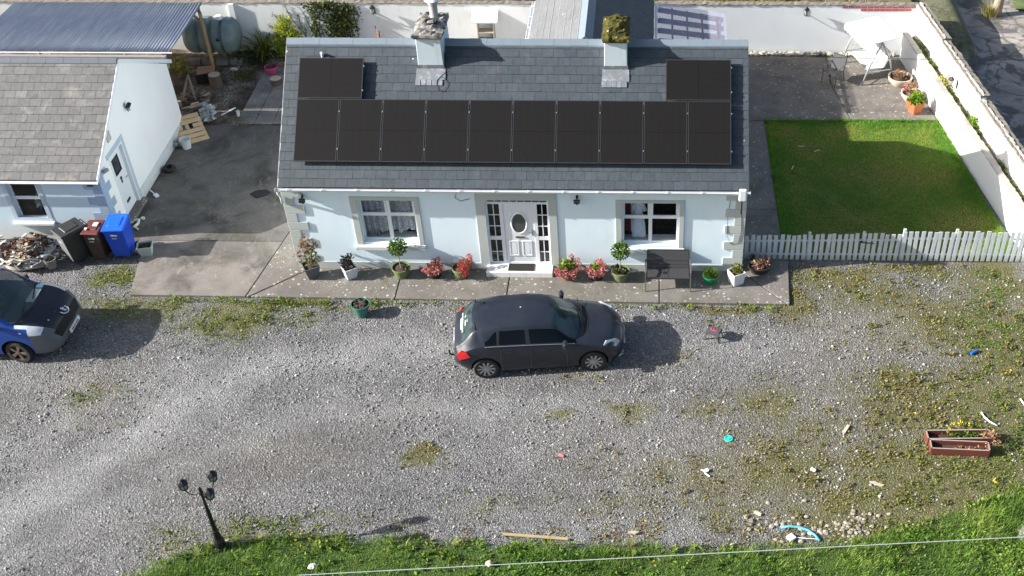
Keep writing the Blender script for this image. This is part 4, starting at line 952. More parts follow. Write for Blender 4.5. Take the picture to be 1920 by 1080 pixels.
# corrugated carport
cp = thing('carport', 'blue grey corrugated carport roof on wooden posts behind the shed', 'carport', (-8.8, 10, 0)); CO = (8.8, -10, 0)
mb = MB(); n = 0; vs = []; ns = 620
for j, (y, z, xr) in enumerate(((7.92, 2.50, -5.62), (9.3, 2.41, -5.70), (10.7, 2.32, -5.79), (12.02, 2.235, -5.88))):
    xl = -12.28 if j else -12.28
    for i in range(ns+1):
        x = -12.28-(.0)+(12.28-5.62)*i/ns; x = x+(xr+5.62); ph = 2*math.pi*x/.105
        vs.append((x, y, z+.019*max(-1, min(1, 1.5*math.sin(ph)))))
mb.add(vs, [(j*(ns+1)+i, j*(ns+1)+i+1, (j+1)*(ns+1)+i+1, (j+1)*(ns+1)+i) for j in range(3) for i in range(ns)])
k = NT('corrugated_blue'); p = k.obj(); st = k.noise(k.map(p, (2.2, .25, 1)), 3, 5)
c = k.ramp(st, [(.3, (.19, .215, .285)), (.5, (.245, .27, .335)), (.7, (.31, .33, .37))]); c = k.mix(k.ramp(k.noise(k.map(p, (5, .4, 1)), 4, 6, .7), [(.6, 0), (.75, .7)]), c, (.42, .44, .48))
c = k.mix(k.ramp(k.noise(p, .6, 3), [(.62, 0), (.72, .5)]), c, (.10, .10, .11))
crest = k.ramp(k.math('FRACT', k.math('MULTIPLY', k.sep(p)[0], 1/.105)), [(0, .8), (.5, 1.1), (1, .8)])
k.fin(c, .5, .1, .45); o = mb.build('roof_sheet', k.m, cp, smooth=True, loc=CO); sm = o.modifiers.new('thick', 'SOLIDIFY'); sm.thickness = .004
mb = MB(); mb.prism([(-13, 7.88+p_[0]*.5, 2.475+p_[1]*.5) for p_ in prof], (13-5.55, 0, 0)); mb.build('gutter', PLW, cp, loc=CO)
WOODP = MT('post_wood', (.34, .23, .12), .8, .25, 9, .3, 30)
for (x, y, zt) in ((-5.86, 11.50, 2.17), (-9, 11.7, 2.16), (-12.1, 11.7, 2.16)): mb = MB(); mb.bar((x, y, -.02), (x+.04, y-.05, zt), .10); mb.build('post', WOODP, cp, loc=CO)
mb = MB(); mb.bar((-12.3, 11.6, 2.18), (-5.85, 11.6, 2.18), .06, .12); mb.build('beam', WOODP, cp, loc=CO)
mb = MB(); mb.box(-13, -5.7, 7.66, 7.80, 2.0, 2.44); mb.build('wall_plate', MT('grey_board', (.25, .24, .23), .9, .3, 7), cp, loc=CO)
mb = MB(); mb.bar((-5.85, 11.6, 1.7), (-6.3, 11.6, 2.15), .07); mb.build('brace', WOODP, cp, loc=CO)

# ---------------------------------------------------------------- boundary walls
RW = plaster('boundary_render', (.74, .75, .745), .42, (.44, .44, .43), .5, .5)
COPE = MT('rough_coping', (.20, .175, .145), .95, .4, 7, .8, 25)
def wall_line(name, label, a, b, z0, z1s, th, mat, cope=True, bricks=None, cz=.06):
    """wall from a to b (inner face) with steps: z1s = [(fraction, height)]"""
    t = thing(name, label, 'wall', (a[0], a[1], 0)); ax, ay = a; d = Vector((b[0]-ax, b[1]-ay, 0)); Ln = d.length; d.normalize(); nrm = Vector((d.y, -d.x, 0)) if name != 'x' else 0
    return t, d, nrm, Ln
def wpart(t, name, mat, a, d, n, s0, s1, o0, o1, z0, z1, jag=0, bev=0, seed=1):
    mb = MB(); base = Vector((0, 0, 0))
    if not jag:
        q = lambda s, o: d*s+n*o
        mb.hexa([(*q(s0, o0)[:2], z0), (*q(s1, o0)[:2], z0), (*q(s1, o1)[:2], z0), (*q(s0, o1)[:2], z0), (*q(s0, o0)[:2], z1), (*q(s1, o0)[:2], z1), (*q(s1, o1)[:2], z1), (*q(s0, o1)[:2], z1)])
    else:
        g = random.Random(seed); m = max(2, int((s1-s0)/.11)); ss = np.linspace(s0, s1, m); vs = []
        for s in ss:
            oo = [(o0+g.uniform(-.015, .015), z0), (o0+g.uniform(-.02, .02), z1+g.uniform(-jag, jag)), ((o0+o1)/2, z1+g.uniform(-jag, jag)), (o1+g.uniform(-.03, .02), z1+g.uniform(-jag, jag)), (o1, z0)]
            for o, z in oo: p = d*float(s)+n*o; vs.append((p.x, p.y, z))
        mb.add(vs, [(i*5+k, i*5+k+1, (i+1)*5+k+1, (i+1)*5+k) for i in range(m-1) for k in range(4)]+[(0, 1, 2, 3, 4), tuple((m-1)*5+k for k in (4, 3, 2, 1, 0))])
    return mb.build(name, mat, t, bev=bev)
# rear wall in two runs, broken by the extension
for (xa, xb, lab, nm) in ((-18, 7.9, 'long white rendered rear wall with ivy, left of the rear extension', 'l'), (7.92, 19.2, 'white rendered rear wall with red bricks showing, right of the extension', 'r')):
    t = thing('boundary_wall', lab, 'wall', (xa, 12.95, 0)); d = Vector((1, 0, 0)); n = Vector((0, 1, 0))
    wpart(t, 'wall_face', RW if nm == 'l' else plaster('boundary_render_clean', (.78, .80, .81), .15, (.6, .6, .58), .25, .5), 0, d, n, 0, xb-xa, 0, .22, -.1, 1.80)
    wpart(t, 'coping', COPE, 0, d, n, 0, xb-xa, -.02, .25, 1.80, 1.83, .018, seed=3)
    if nm == 'r':
        mb = MB(); g = random.Random(3)
        for row, (u0, u1) in enumerate(((16.55, 19.1), (17.2, 19.08))):
            x = u0
            while x < u1-.1: l = g.uniform(.19, .225); mb.box(x-xa, x-xa+l, -.012, 0, 1.70-.10*row, 1.775-.10*row); x += l+.014
        mb.build('brick_course', MT('red_brick', (.42, .10, .085), .9, .3, 8), t)
    else:
        mb = MB(); mb.box(-5.35-xa, -5.15-xa, -.10, 0, -.1, 1.80); mb.build('pier', RW, t)
# outer right wall
OWA, OWB = (19.14, 12.95), (20.98, -.2); t = thing('boundary_wall', 'bright white stepped wall between the side garden and the lane', 'wall', (19.14, 12.95, 0))
d = Vector((OWB[0]-OWA[0], OWB[1]-OWA[1], 0)); OL = d.length; d.normalize(); n = Vector((-d.y, d.x, 0))
for i, (a_, b_, z) in enumerate(((0, 2.75, 1.84), (2.75, 6.45, 1.76), (6.45, OL, 1.62))):
    wpart(t, 'wall_face', plaster('boundary_render_clean2' if False else 'side_wall_paint', (.82, .82, .815), .08, (.6, .6, .58), .3, .3) if i == 0 else MATS['sw'], 0, d, n, a_, b_, 0, .2, -.1, z)
    if i == 0: MATS['sw'] = bpy.data.materials['side_wall_paint']
    wpart(t, 'coping', COPE, 0, d, n, a_, b_, -.0, .32, z, z+.06, .022, seed=20+i)
    wpart(t, 'coping', MT('coping_pale', (.38, .36, .33), .95, .4, 9), 0, d, n, a_, b_, .08, .15, z+.05, z+.085, .015, seed=30+i)
# inner planter wall
IWA, IWB = (18.72, 12.5), (20.42, .9); t = thing('planter_wall', 'low white wall of the long raised bed beside the patio', 'wall', (IWA[0], IWA[1], 0))
d2 = Vector((IWB[0]-IWA[0], IWB[1]-IWA[1], 0)); IL = d2.length; d2.normalize(); n2 = Vector((-d2.y, d2.x, 0))
wpart(t, 'wall_face', MATS['sw'], 0, d2, n2, 0, IL, 0, .15, -.1, .96)
wpart(t, 'coping', MT('coping_grey', (.36, .33, .30), .9, .2, 6, .3, 30), 0, d2, n2, 0, IL, -.012, .19, .96, 1.0, .004, seed=4)
mb = MB(); q = [Vector((*IWA, 0))+d2*s+n2*o for s, o in ((0, .16), (IL, .16), (IL, .62), (0, .45))]; mb.add([(p.x, p.y, .80) for p in q], [(0, 1, 2, 3)]); struct(mb.build('bed_soil', SOIL))
# ================================================================== VEHICLES
def hermite(P, t, n):
    """smooth resample along axis 0 with uneven knots t; n[i] steps per span"""
    m = len(P); D = np.zeros_like(P)
    s = [(P[i+1]-P[i])/(t[i+1]-t[i]) for i in range(m-1)]
    for i in range(m):
        if i == 0: D[i] = s[0]
        elif i == m-1: D[i] = s[-1]
        else:
            h0, h1 = t[i]-t[i-1], t[i+1]-t[i]; a, b = s[i-1], s[i]
            D[i] = np.where(a*b > 0, (h0+h1)*3/((2*h1+h0)/np.where(a == 0, 1, a)+(h1+2*h0)/np.where(b == 0, 1, b)+1e-12), 0)
    out = []; src = []
    for i in range(m-1):
        h = t[i+1]-t[i]
        for k in range(n):
            q = k/n; out.append((2*q**3-3*q*q+1)*P[i]+(q**3-2*q*q+q)*h*D[i]+(-2*q**3+3*q*q)*P[i+1]+(q**3-q*q)*h*D[i+1]); src.append(i)
    out.append(P[-1]); return np.array(out), src
def loft(st, ni=6, nj=4):
    """st: stations x 8 control points (x,y,z) for half a body; returns dense half grid and source indices"""
    P = np.array(st, float)
    ti = np.concatenate([[0], np.cumsum(np.linalg.norm(np.diff(P, axis=0), axis=2).mean(1)+1e-4)])
    Q, si = hermite(P, ti, ni)
    tj = np.concatenate([[0], np.cumsum(np.linalg.norm(np.diff(P, axis=1), axis=2).mean(0)+1e-4)])
    R2, sj = hermite(np.swapaxes(Q, 0, 1), tj, nj)
    return np.swapaxes(R2, 0, 1), si, sj
LAMPG = MT('lamp_clear', (.42, .47, .50), .15, .35, 14, metal=.3, spec=.8)
LAMPW = MT('lamp_white_glass', (.62, .66, .68), .2, .3, 14, spec=.8)
def car_body(root, st, regions, wheels, wr, paint, glass, black, ni=6, nj=4):
    """st[i][j]; regions(i,j)-> part name or None. Cuts wheel arches and splits glass into parts."""
    g, si, sj = loft(st, ni, nj); a, b = g.shape[:2]
    g[:, -1, 1] = 0; g[:, 0, 1] = 0
    vs = []; full = []
    for i in range(a):
        row = [g[i, j] for j in range(b)]+[g[i, j]*np.array((1, -1, 1)) for j in range(b-2, 0, -1)]
        full.append(row)
    nb = 2*b-2; bm = bmesh.new(); V = [[bm.verts.new(p) for p in row] for row in full]
    names = ['body']
    for i in range(a-1):
        for j in range(nb):
            j2 = (j+1) % nb; jj = j if j < b-1 else nb-1-j
            r = regions(si[i], sj[jj]) or 'body'
            if r in ('window', 'headlight'): r += ('_R' if j < b-1 else '_L')+(str(si[i]) if r == 'window' else '')
            if r not in names: names.append(r)
            f = bm.faces.new((V[i][j], V[i][j2], V[i+1][j2], V[i+1][j])); f.material_index = names.index(r); f.smooth = True
    for row, rev in ((V[0], True), (V[-1], False)):
        f = bm.faces.new(row[::-1] if not rev else row); f.smooth = True
        if not rev and 'bumper' in names: f.material_index = names.index('bumper')
    bmesh.ops.recalc_face_normals(bm, faces=bm.faces[:])
    me = bpy.data.meshes.new('body'); bm.to_mesh(me); bm.free()
    for nme in names: me.materials.append(paint)
    me.materials.append(black)
    ob = bpy.data.objects.new('body', me); COL.objects.link(ob)
    cut = MB()
    for x, y in wheels:
        s = 1 if y > 0 else -1; cut.lathe([(0, 0), (wr, 0), (wr, .42), (0, .42)], 40, (x, (y-.22*s) if s > 0 else y-.20, .0), axis='y')
    cme = bpy.data.meshes.new('cut'); cme.from_pydata(cut.v, [], cut.f)
    bmc = bmesh.new(); bmc.from_mesh(cme); bmesh.ops.remove_doubles(bmc, verts=bmc.verts, dist=1e-5); bmesh.ops.recalc_face_normals(bmc, faces=bmc.faces[:])
    bmesh.ops.translate(bmc, verts=bmc.verts, vec=(0, 0, wr-.045)); bmc.to_mesh(cme); bmc.free()
    for k in range(len(names)): cme.materials.append(black)
    cme.materials.append(black)
    for p in cme.polygons: p.material_index = len(names)
    co = bpy.data.objects.new('cut', cme); COL.objects.link(co)
    md = ob.modifiers.new('b', 'BOOLEAN'); md.object = co; md.operation = 'DIFFERENCE'; md.solver = 'EXACT'
    dg = bpy.context.evaluated_depsgraph_get(); ev = ob.evaluated_get(dg); me2 = bpy.data.meshes.new_from_object(ev)
    bpy.data.objects.remove(ob); bpy.data.objects.remove(co)
    bm = bmesh.new(); bm.from_mesh(me2)
    groups = {}
    for f in bm.faces:
        ci = f.material_index
        if ci >= len(names): c_ = f.calc_center_median(); ci = 100+min(range(len(wheels)), key=lambda q: (wheels[q][0]-c_.x)**2+(wheels[q][1]-c_.y)**2)
        groups.setdefault(ci, []).append(f)
    vcoords = {}
    res = {}
    for idx, fs in groups.items():
        nm = names[idx] if idx < len(names) else 'wheel_arch%d' % idx
        vid = {}; vv = []; ff = []
        for f in fs:
            q = []
            for v in f.verts:
                if v.index not in vid: vid[v.index] = len(vv); vv.append(tuple(v.co))
                q.append(vid[v.index])
            ff.append(q)
        res[nm] = (vv, ff, {k: tuple(bm.verts[k].normal) if False else None for k in ()})
    bm.free()
    out = {}
    for nm, (vv, ff, _) in res.items():
        base = 'window' if nm.startswith('window') else 'headlight' if nm.startswith('headlight') else 'wheel_arch' if nm.startswith('wheel_arch') else nm
        m = MB(); m.v = vv; m.f = ff; m.t = [0]*len(ff); m.uv = [None]*len(ff)
        mat = SCREEN if base in ('windscreen', 'rear_window') and glass is CARGLASS else glass if base in ('window', 'windscreen', 'rear_window') else black if base in ('wheel_arch', 'grille', 'door_trim') else paint
        if base == 'headlight': mat = LAMPG if glass is CARGLASS else LAMPW
        if base == 'bumper': mat = MT('bumper_grey', (.10, .11, .125), .6, .12, 5)
        out.setdefault(nm, m.build(base, mat, root, smooth='auto' if base in ('wheel_arch',) else True))
    return out, g, si, sj
def wheel(root, x, y, r, w_, rim_mat, spokes=10, rusty=False, steer=0):
    o = MB(); s = 1 if y > 0 else -1
    o.lathe([(r*.70, -w_/2), (r*.93, -w_/2), (r, -w_/2+.03), (r, w_/2-.03), (r*.93, w_/2), (r*.74, w_/2), (r*.72, w_/2-.05), (r*.70, -w_/2)], 36, axis='y')
    wh = o.build('wheel', MT('tyre_rubber', (.022, .021, .02), .85, .3, 12), root, smooth='auto'); wh.location = (x, y, r-.005); wh.rotation_euler = (0, 0, steer)
    m = MB(); yo = s*(w_/2-.035)
    m.lathe([(r*.67, yo), (r*.735, yo), (r*.735, yo+s*.02), (r*.67, yo+s*.022), (r*.67, yo)], 36, axis='y')
    for k in range(spokes):
        a = 2*math.pi*k/spokes; c, sn = math.cos(a), math.sin(a)
        p0 = Vector((c*r*.14, yo+s*.006, sn*r*.14)); p1 = Vector((c*r*.70, yo+s*.012, sn*r*.70)); tx = Vector((-sn, 0, c))
        for (q0, q1, ww0, ww1) in ((p0, p1, .035, .062 if spokes > 6 else .09),):
            m.hexa([q0-tx*ww0*.5, q0+tx*ww0*.5, q1+tx*ww1*.5, q1-tx*ww1*.5, q0-tx*ww0*.5+Vector((0, s*.014, 0)), q0+tx*ww0*.5+Vector((0, s*.014, 0)), q1+tx*ww1*.5+Vector((0, s*.014, 0)), q1-tx*ww1*.5+Vector((0, s*.014, 0))])
    m.lathe([(0, yo), (r*.17, yo), (r*.16, yo+s*.028), (0, yo+s*.03)], 16, axis='y')
    m.build('rim', rim_mat, wh)
    b = MB(); b.lathe([(0, yo-s*.03), (r*.71, yo-s*.03), (r*.71, yo-s*.028), (0, yo-s*.028)], 24, axis='y'); b.build('brake_disc', DARKM, wh)
    return wh
def carpaint(name, base, rough=.32, flake=.0, dust=(.25, .23, .2), dam=.25):
    k = NT(name); p = k.obj(); c = k.mix(k.math('MULTIPLY', k.ramp(k.noise(p, 2.2, 6, .65), [(.45, 0), (.75, 1)]), dam), base, dust)
    k.fin(c, k.ramp(k.noise(p, 5, 4), [(.3, rough), (.7, rough+.15)]), 0, .25); k.b.inputs['Coat Weight'].default_value = .55; k.b.inputs['Coat Roughness'].default_value = .06
    return k.m
CARGLASS = NT('car_glass'); CARGLASS.fin(CARGLASS.mix(.5, (.0006, .001, .0014), (.0012, .002, .003)), .02, 0, .32); CARGLASS = CARGLASS.m
SCREEN = NT('screen_glass'); SCREEN.fin(SCREEN.ramp(SCREEN.noise(SCREEN.map(SCREEN.obj(), (1, .8, 1)), 2.2, 2), [(.38, (.008, .013, .015)), (.5, (.03, .048, .05)), (.7, (.045, .07, .072))]), .05, 0, .5); SCREEN = SCREEN.m  # uneven teal: a few reflections painted into the glass colour
CARTRANS = glassmat('car_glass_clear', (.07, .10, .10), .5)
REDL = MT('lamp_red', (.55, .012, .015), .2, .35, 12, spec=.8)
ALLOY = MT('alloy_rim', (.42, .43, .44), .35, .1, metal=.6)
BLK = MT('arch_black', (.008, .008, .008), .8, .2)

def pt(x, y, z): return (x, y, z)
def station(low, belt, rail, roof, bulge=.02, f6=.80):
    """low: 4 points under, sill, side, crease; then glass line points between belt and rail"""
    b, r = np.array(belt), np.array(rail)
    p5 = b+(r-b)*.06; p6 = b+(r-b)*f6; p6[1] += bulge*.6
    ro = np.array(roof); mid = r*.5+ro*.5; mid[2] = r[2]+(ro[2]-r[2])*.78
    return [np.array(q) for q in low]+[b, p5, p6, r, mid, ro]
def low(xu, xs_, xd, xc, ys_=.80, yd=.875, yc=.90, zs=.19, zd=.44, zc=.70):
    return [(xu, 0, .18), (xs_, ys_, zs), (xd, yd, zd), (xc, yc, zc)]
car = thing('parked_car', 'dark grey five-door hatchback parked on the gravel in front of the house', 'car', (4.90, -3.60, GZ), R_(6.6))
CST = [
 station([(.14, 0, .30), (.12, .52, .30), (.06, .66, .38), (.03, .69, .50)], (.02, .66, .60), (.02, .52, .655), (.015, 0, .67), 0),
 station(low(.3, .30, .20, .15, .68, .79, .83, .21, .42, .58), (.11, .80, .78), (.07, .66, .89), (.035, 0, .91), 0),
 station(low(.5, .50, .44, .40, .80, .865, .885, .21, .45, .68), (.36, .862, .93), (.26, .66, 1.03), (.19, 0, 1.045), 0),
 station(low(.9, .85, .80, .78, .83, .89, .90, .2, .46, .70),  (0.650, 0.875, 1.025), (0.590, 0.600, 1.345), (0.510, 0.000, 1.425)),
 station(low(1.0, 1.0, .98, .96, .84, .895, .903, .2, .46, .70),  (0.820, 0.878, 1.035), (0.810, 0.605, 1.395), (0.780, 0.000, 1.470), .02, .30),
 station(low(1.25, 1.25, 1.25, 1.25, .845, .90, .905, .19, .46, .70),  (1.100, 0.880, 1.037), (1.120, 0.610, 1.425), (1.120, 0.000, 1.492)),
 station(low(1.31, 1.31, 1.31, 1.31, .845, .90, .905, .19, .46, .70),  (1.160, 0.880, 1.037), (1.190, 0.610, 1.430), (1.190, 0.000, 1.495)),
 station(low(1.96, 1.96, 1.96, 1.96, .85, .90, .905, .19, .46, .70),  (1.820, 0.880, 1.020), (1.800, 0.615, 1.445), (1.800, 0.000, 1.510)),
 station(low(2.08, 2.08, 2.08, 2.08, .85, .90, .905, .19, .46, .70),  (1.930, 0.880, 1.017), (1.890, 0.615, 1.443), (1.890, 0.000, 1.508)),
 station(low(2.78, 2.80, 2.82, 2.83, .85, .90, .905, .19, .46, .70),  (2.710, 0.875, 0.995), (2.450, 0.590, 1.385), (2.470, 0.000, 1.465)),
 station(low(3.1, 3.12, 3.14, 3.16, .84, .895, .90, .19, .46, .70),  (3.070, 0.862, 0.950), (3.050, 0.690, 0.985), (3.270, 0.000, 1.030)),
 station(low(3.4, 3.42, 3.43, 3.45, .83, .89, .895, .19, .46, .68), (3.46, .85, .885), (3.46, .68, .945), (3.58, 0, .985)),
 station(low(3.85, 3.86, 3.87, 3.88, .81, .875, .875, .19, .44, .63), (3.90, .82, .80), (3.92, .62, .865), (4.02, 0, .915)),
 station(low(4.000, 3.980, 4.000, 4.020, .74, .80, .80, .19, .40, .56), (4.040, .74, .70), (4.100, .54, .77), (4.200, 0, .82)),
 station(low(4.150, 4.100, 4.140, 4.150, .62, .70, .70, .19, .36, .48), (4.160, .66, .58), (4.250, .46, .64), (4.310, 0, .67), 0),
 station([(4.180, 0, .2), (4.160, .5, .21), (4.190, .56, .28), (4.210, .56, .36)], (4.220, .54, .42), (4.270, .42, .44), (4.320, 0, .45), 0)]
def creg(i, j):
    if j == 5:
        if i in (4, 6, 8): return 'window'
        if i in (5, 7): return 'door_trim'
        if i == 9: return 'window'
    if j >= 7 and i == 9: return 'windscreen'
    if j >= 7 and i == 2: return 'rear_window'
    return None
CPAINT = carpaint('paint_dark_grey', (.0155, .0195, .030), .33, dam=.2, dust=(.05, .05, .052))
out, cg, csi, csj = car_body(car, CST, creg, [(.79, .9), (.79, -.9), (3.475, .9), (3.475, -.9)], .375, CPAINT, CARGLASS, BLK)
for x in (.79, 3.475):
    for y in (.79, -.79): wheel(car, x, y, .318, .215, ALLOY, 10)
def surf(i, j): return None
def onside(x, z, y): return (x, y, z)
# lamps and small fittings laid on the body
def patch(name, pts, off, mat, par, th=.012):
    m = MB(); P = [Vector(p) for p in pts]; n = (P[1]-P[0]).cross(P[2]-P[0]).normalized()
    if n.dot(Vector(off)) < 0: n = -n
    m.prism([p-n*.02 for p in P], n*(.02+th)); return m.build(name, mat, par, bev=.006)
for s in (1, -1):
    patch('headlight', [(4.04, .745*s, .68), (3.72, .842*s, .825), (3.80, .74*s, .885), (4.05, .60*s, .815), (4.15, .58*s, .70)], (.6, s, .6), LAMPG, car, .035)
    patch('taillight', [(.10, .815*s, .80), (.16, .845*s, .64), (.44, .895*s, .76), (.36, .88*s, .90), (.22, .835*s, .945)], (-.5, s, .1), REDL, car, .02)
    m = MB(); m.lathe([(0, -.13), (.07, -.11), (.095, 0), (.07, .10), (0, .12)], 12, (0, 0, 0), axis='y', sx=.8, sy=1)
    mo = m.build('mirror', CPAINT, car, smooth='auto'); mo.location = (2.78, .985*s, 1.04)
    m = MB(); m.bar((2.78, .86*s, .98), (2.78, .95*s, 1.01), .06, .04); m.build('mirror_arm', BLK, mo).location = (-2.78, -.985*s, -1.04)
    for xh in (1.30, 2.18):
        m = MB(); m.bar((xh, .905*s, .83), (xh+.17, .905*s, .835), .02, .028); m.build('handle', CPAINT, car, bev=.006)
    patch('indicator', [(3.24, .888*s, .78), (3.34, .884*s, .785), (3.34, .883*s, .745), (3.24, .887*s, .74)], (0, s, 0), MT('lamp_white', (.75, .75, .74), .3), car, .006)
    m = MB(); m.tube([(3.02, .876*s, .965), (1.9, .888*s, 1.022), (1.0, .886*s, 1.040), (.80, .882*s, 1.035)], .009, 6); m.build('window_trim', METAL, car)
    for xl in (1.19, 1.93, 2.82):     # shut lines
        m = MB(); m.tube([(xl, .9065*s, .26), (xl-.0, .911*s, .6), (xl+.0, .897*s, .9)], .008, 4); m.build('door_gap', BLK, car)
m = MB(); m.tube([(.80, .35, 1.455), (.74, .33, 1.46), (.52, .33, 1.60)], [.016, .008, .003], 6); m.lathe([(0, 0), (.035, 0), (.02, .03), (0, .035)], 10, (.80, .33, 1.46)); m.build('aerial', BLK, car)
m = MB(); ys_ = np.linspace(-.60, .60, 9); m.tube([(.585+.10*abs(y)**2*.4, y, 1.418-.10*abs(y)**2) for y in ys_], .012, 5); m.build('spoiler_gap', BLK, car)
for yy in (-.35, .28): m = MB(); m.bar((3.21, yy, 1.055), (3.18, yy+.50, 1.065), .02, .015); m.build('wiper', BLK, car)
m = MB(); ys_ = np.linspace(-.66, .66, 13)
m.add([(3.30-.27*abs(y)**1.6-.02, y, 1.018-.11*abs(y)**2) for y in ys_]+[(3.42-.22*abs(y)**1.6, y, 1.012-.115*abs(y)**2) for y in ys_]+[(3.30-.27*abs(y)**1.6-.02, y, .97-.11*abs(y)**2) for y in ys_]+[(3.42-.22*abs(y)**1.6, y, .96-.115*abs(y)**2) for y in ys_],
      [(i, i+1, 14+i, 13+i) for i in range(12)]+[(26+i, 39+i, 40+i, 27+i) for i in range(12)]+[(13+i, 14+i, 40+i, 39+i) for i in range(12)]+[(i, 26+i, 27+i, i+1) for i in range(12)]); m.build('scuttle', BLK, car, smooth='auto')
m = MB(); m.tube([(.06, -.25, .33), (-.08, -.25, .31), (-.13, -.25, .35), (-.13, -.25, .42)], .022, 8); m.lathe([(0, -.03), (.028, -.01), (.028, .015), (0, .03)], 10, (-.13, -.25, .44)); m.build('tow_bar', BLK, car)
patch('number_plate', [(.018, .25, .78), (.018, -.25, .78), (.012, -.25, .68), (.012, .25, .68)], (-1, 0, 0), PLW, car, .006)
patch('number_plate', [(4.30, .25, .42), (4.30, -.25, .42), (4.31, -.25, .32), (4.31, .25, .32)], (1, 0, 0), PLW, car, .02)
m = MB(); m.tube([(4.235, .36, .60), (4.325, 0, .635), (4.235, -.36, .60)], .02, 6); m.build('grille_bar', METAL, car)
m = MB(); m.tube([(4.10, -.70, .30), (4.20, -.60, .27), (4.26, -.42, .25)], .022, 6); m.build('splitter', METAL, car)
# rows of white lettering on the rear window (too small to read) and a pale sticker
zf = lambda x: 1.045+(x-.19)*(1.425-1.045)/(.51-.19)
def rear_words(rows):
    m = MB(); g = random.Random(4); nx_ = Vector((-(1.425-1.045), 0, .32)).normalized()
    for x, y0, y1, sz in rows:
        y = y0
        while y < y1:
            w2 = g.uniform(.018, .04); c = Vector((x, y+w2/2, zf(x)))+nx_*.014
            for q in ((0, 0, w2, .010), (.0, -w2*.3, .010, sz), (.0, w2*.3, .010, sz*.8)): 
                a = Vector((1, 0, (1.425-1.045)/.32)).normalized()
                e = c+Vector((0, q[1], 0)); hw, hh = q[2]/2, q[3]/2
                m.hexa([e+Vector((0, sx*hw, 0))+a*sy*hh+nx_*k for k in (0, .003) for sx, sy in ((-1, -1), (1, -1), (1, 1), (-1, 1))])
            y += w2+.014
    return m
rear_words([(.28, -.40, .34, .05), (.36, -.26, .10, .05), (.41, -.2, .05, .03)]).build('window_lettering', MT('vinyl_white', (.8, .8, .78), .5), car)
patch('sticker', [(.22, .20, zf(.22)), (.22, -.22, zf(.22)), (.25, -.22, zf(.25)), (.25, .20, zf(.25))], (-1, 0, 1), MT('sticker_mint', (.55, .75, .6), .5), car, .012)
# shapes behind glass: dash top and a cloth on it
patch('roof_speck', [(1.72, .0, 1.502), (1.75, .0, 1.503), (1.75, .03, 1.503), (1.72, .03, 1.502)], (0, 0, 1), PLW, car, .012)

# ---------------------------------------------------------------- blue van, mostly outside the frame
van = thing('parked_van', 'small blue van with black bonnet and grey bumper, nose in frame', 'van', (-9.44, -3.16, GZ), R_(1.5)); van.scale = (1.13, 1.13, 1.13)
def vlow(x, ys_=.78, yd=.83, yc=.85): return [(x, 0, .2), (x, ys_, .22), (x, yd, .5), (x, yc, .80)]
VST = [
 station([(.05, 0, .30), (.04, .60, .30), (.02, .72, .45), (.0, .76, .8)], (.02, .76, 1.05), (.08, .62, 1.58), (.08, 0, 1.66), 0),
 station(vlow(.25, .76, .82, .84), (.25, .84, 1.06), (.28, .68, 1.62), (.28, 0, 1.71)),
 station(vlow(1.2), (1.2, .845, 1.07), (1.2, .69, 1.63), (1.2, 0, 1.725)),
 station(vlow(1.75), (1.75, .845, 1.06), (1.75, .685, 1.625), (1.75, 0, 1.72)),
 station(vlow(2.62), (2.66, .835, 1.03), (2.34, .66, 1.56), (2.28, 0, 1.67)),
 station(vlow(3.0, .78, .83, .845), (3.0, .82, 1.0), (2.98, .73, 1.045), (3.20, 0, 1.09)),
 station(vlow(3.25, .77, .825, .84), (3.25, .80, .96), (3.26, .71, 1.0), (3.36, 0, 1.035)),
 station(vlow(3.52, .72, .79, .80), (3.55, .74, .86), (3.56, .64, .90), (3.62, 0, .94)),
 station([(3.68, 0, .2), (3.66, .62, .22), (3.72, .68, .40), (3.74, .68, .58)], (3.72, .64, .70), (3.74, .55, .75), (3.80, 0, .80), 0),
 station([(3.74, 0, .22), (3.70, .52, .23), (3.80, .58, .32), (3.82, .58, .44)], (3.81, .54, .52), (3.83, .46, .55), (3.87, 0, .58), 0)]
def vreg(i, j):
    if j == 5 and i in (2, 3): return 'window' if i == 3 else None
    if j >= 7 and i == 4: return 'windscreen'
    if (i == 6 and j in (3, 4, 5, 6)) or (i == 5 and j in (5, 6)): return 'headlight'
    if j >= 7 and i in (5, 6, 7): return 'bonnet'
    if j >= 5 and i == 8: return 'grille'
    if i >= 6 and j in (1, 2) or i == 7 and j >= 3: return 'bumper'
    if i >= 8 and j in (3, 4): return 'bumper'
    return None
VPAINT = carpaint('paint_blue', (.007, .058, .30), .3, dam=.15, dust=(.12, .14, .25))
vout, vg, vsi, vsj = car_body(van, VST, vreg, [(.70, .85), (.70, -.85), (2.86, .85), (2.86, -.85)], .36, VPAINT, CARTRANS, BLK)
if 'bonnet' in vout: vout['bonnet'].data.materials[0] = MT('bonnet_black', (.008, .010, .020), .5, .3, 5)
RUST = MT('rusty_steel', (.105, .07, .055), .75, .5, 14)
for x in (.70, 2.86):
    for y in (.74, -.74): wheel(van, x, y, .30, .20, RUST, 5, steer=R_(-9) if x > 2 else 0)
for s in (1, -1):
    0 and patch('headlight', [(3.60, .73*s, .74), (3.24, .80*s, .955), (3.30, .69*s, 1.01), (3.56, .56*s, .93), (3.74, .52*s, .79), (3.735, .62*s, .69)], (.6, s*.6, .8), LAMPW, van, .055)
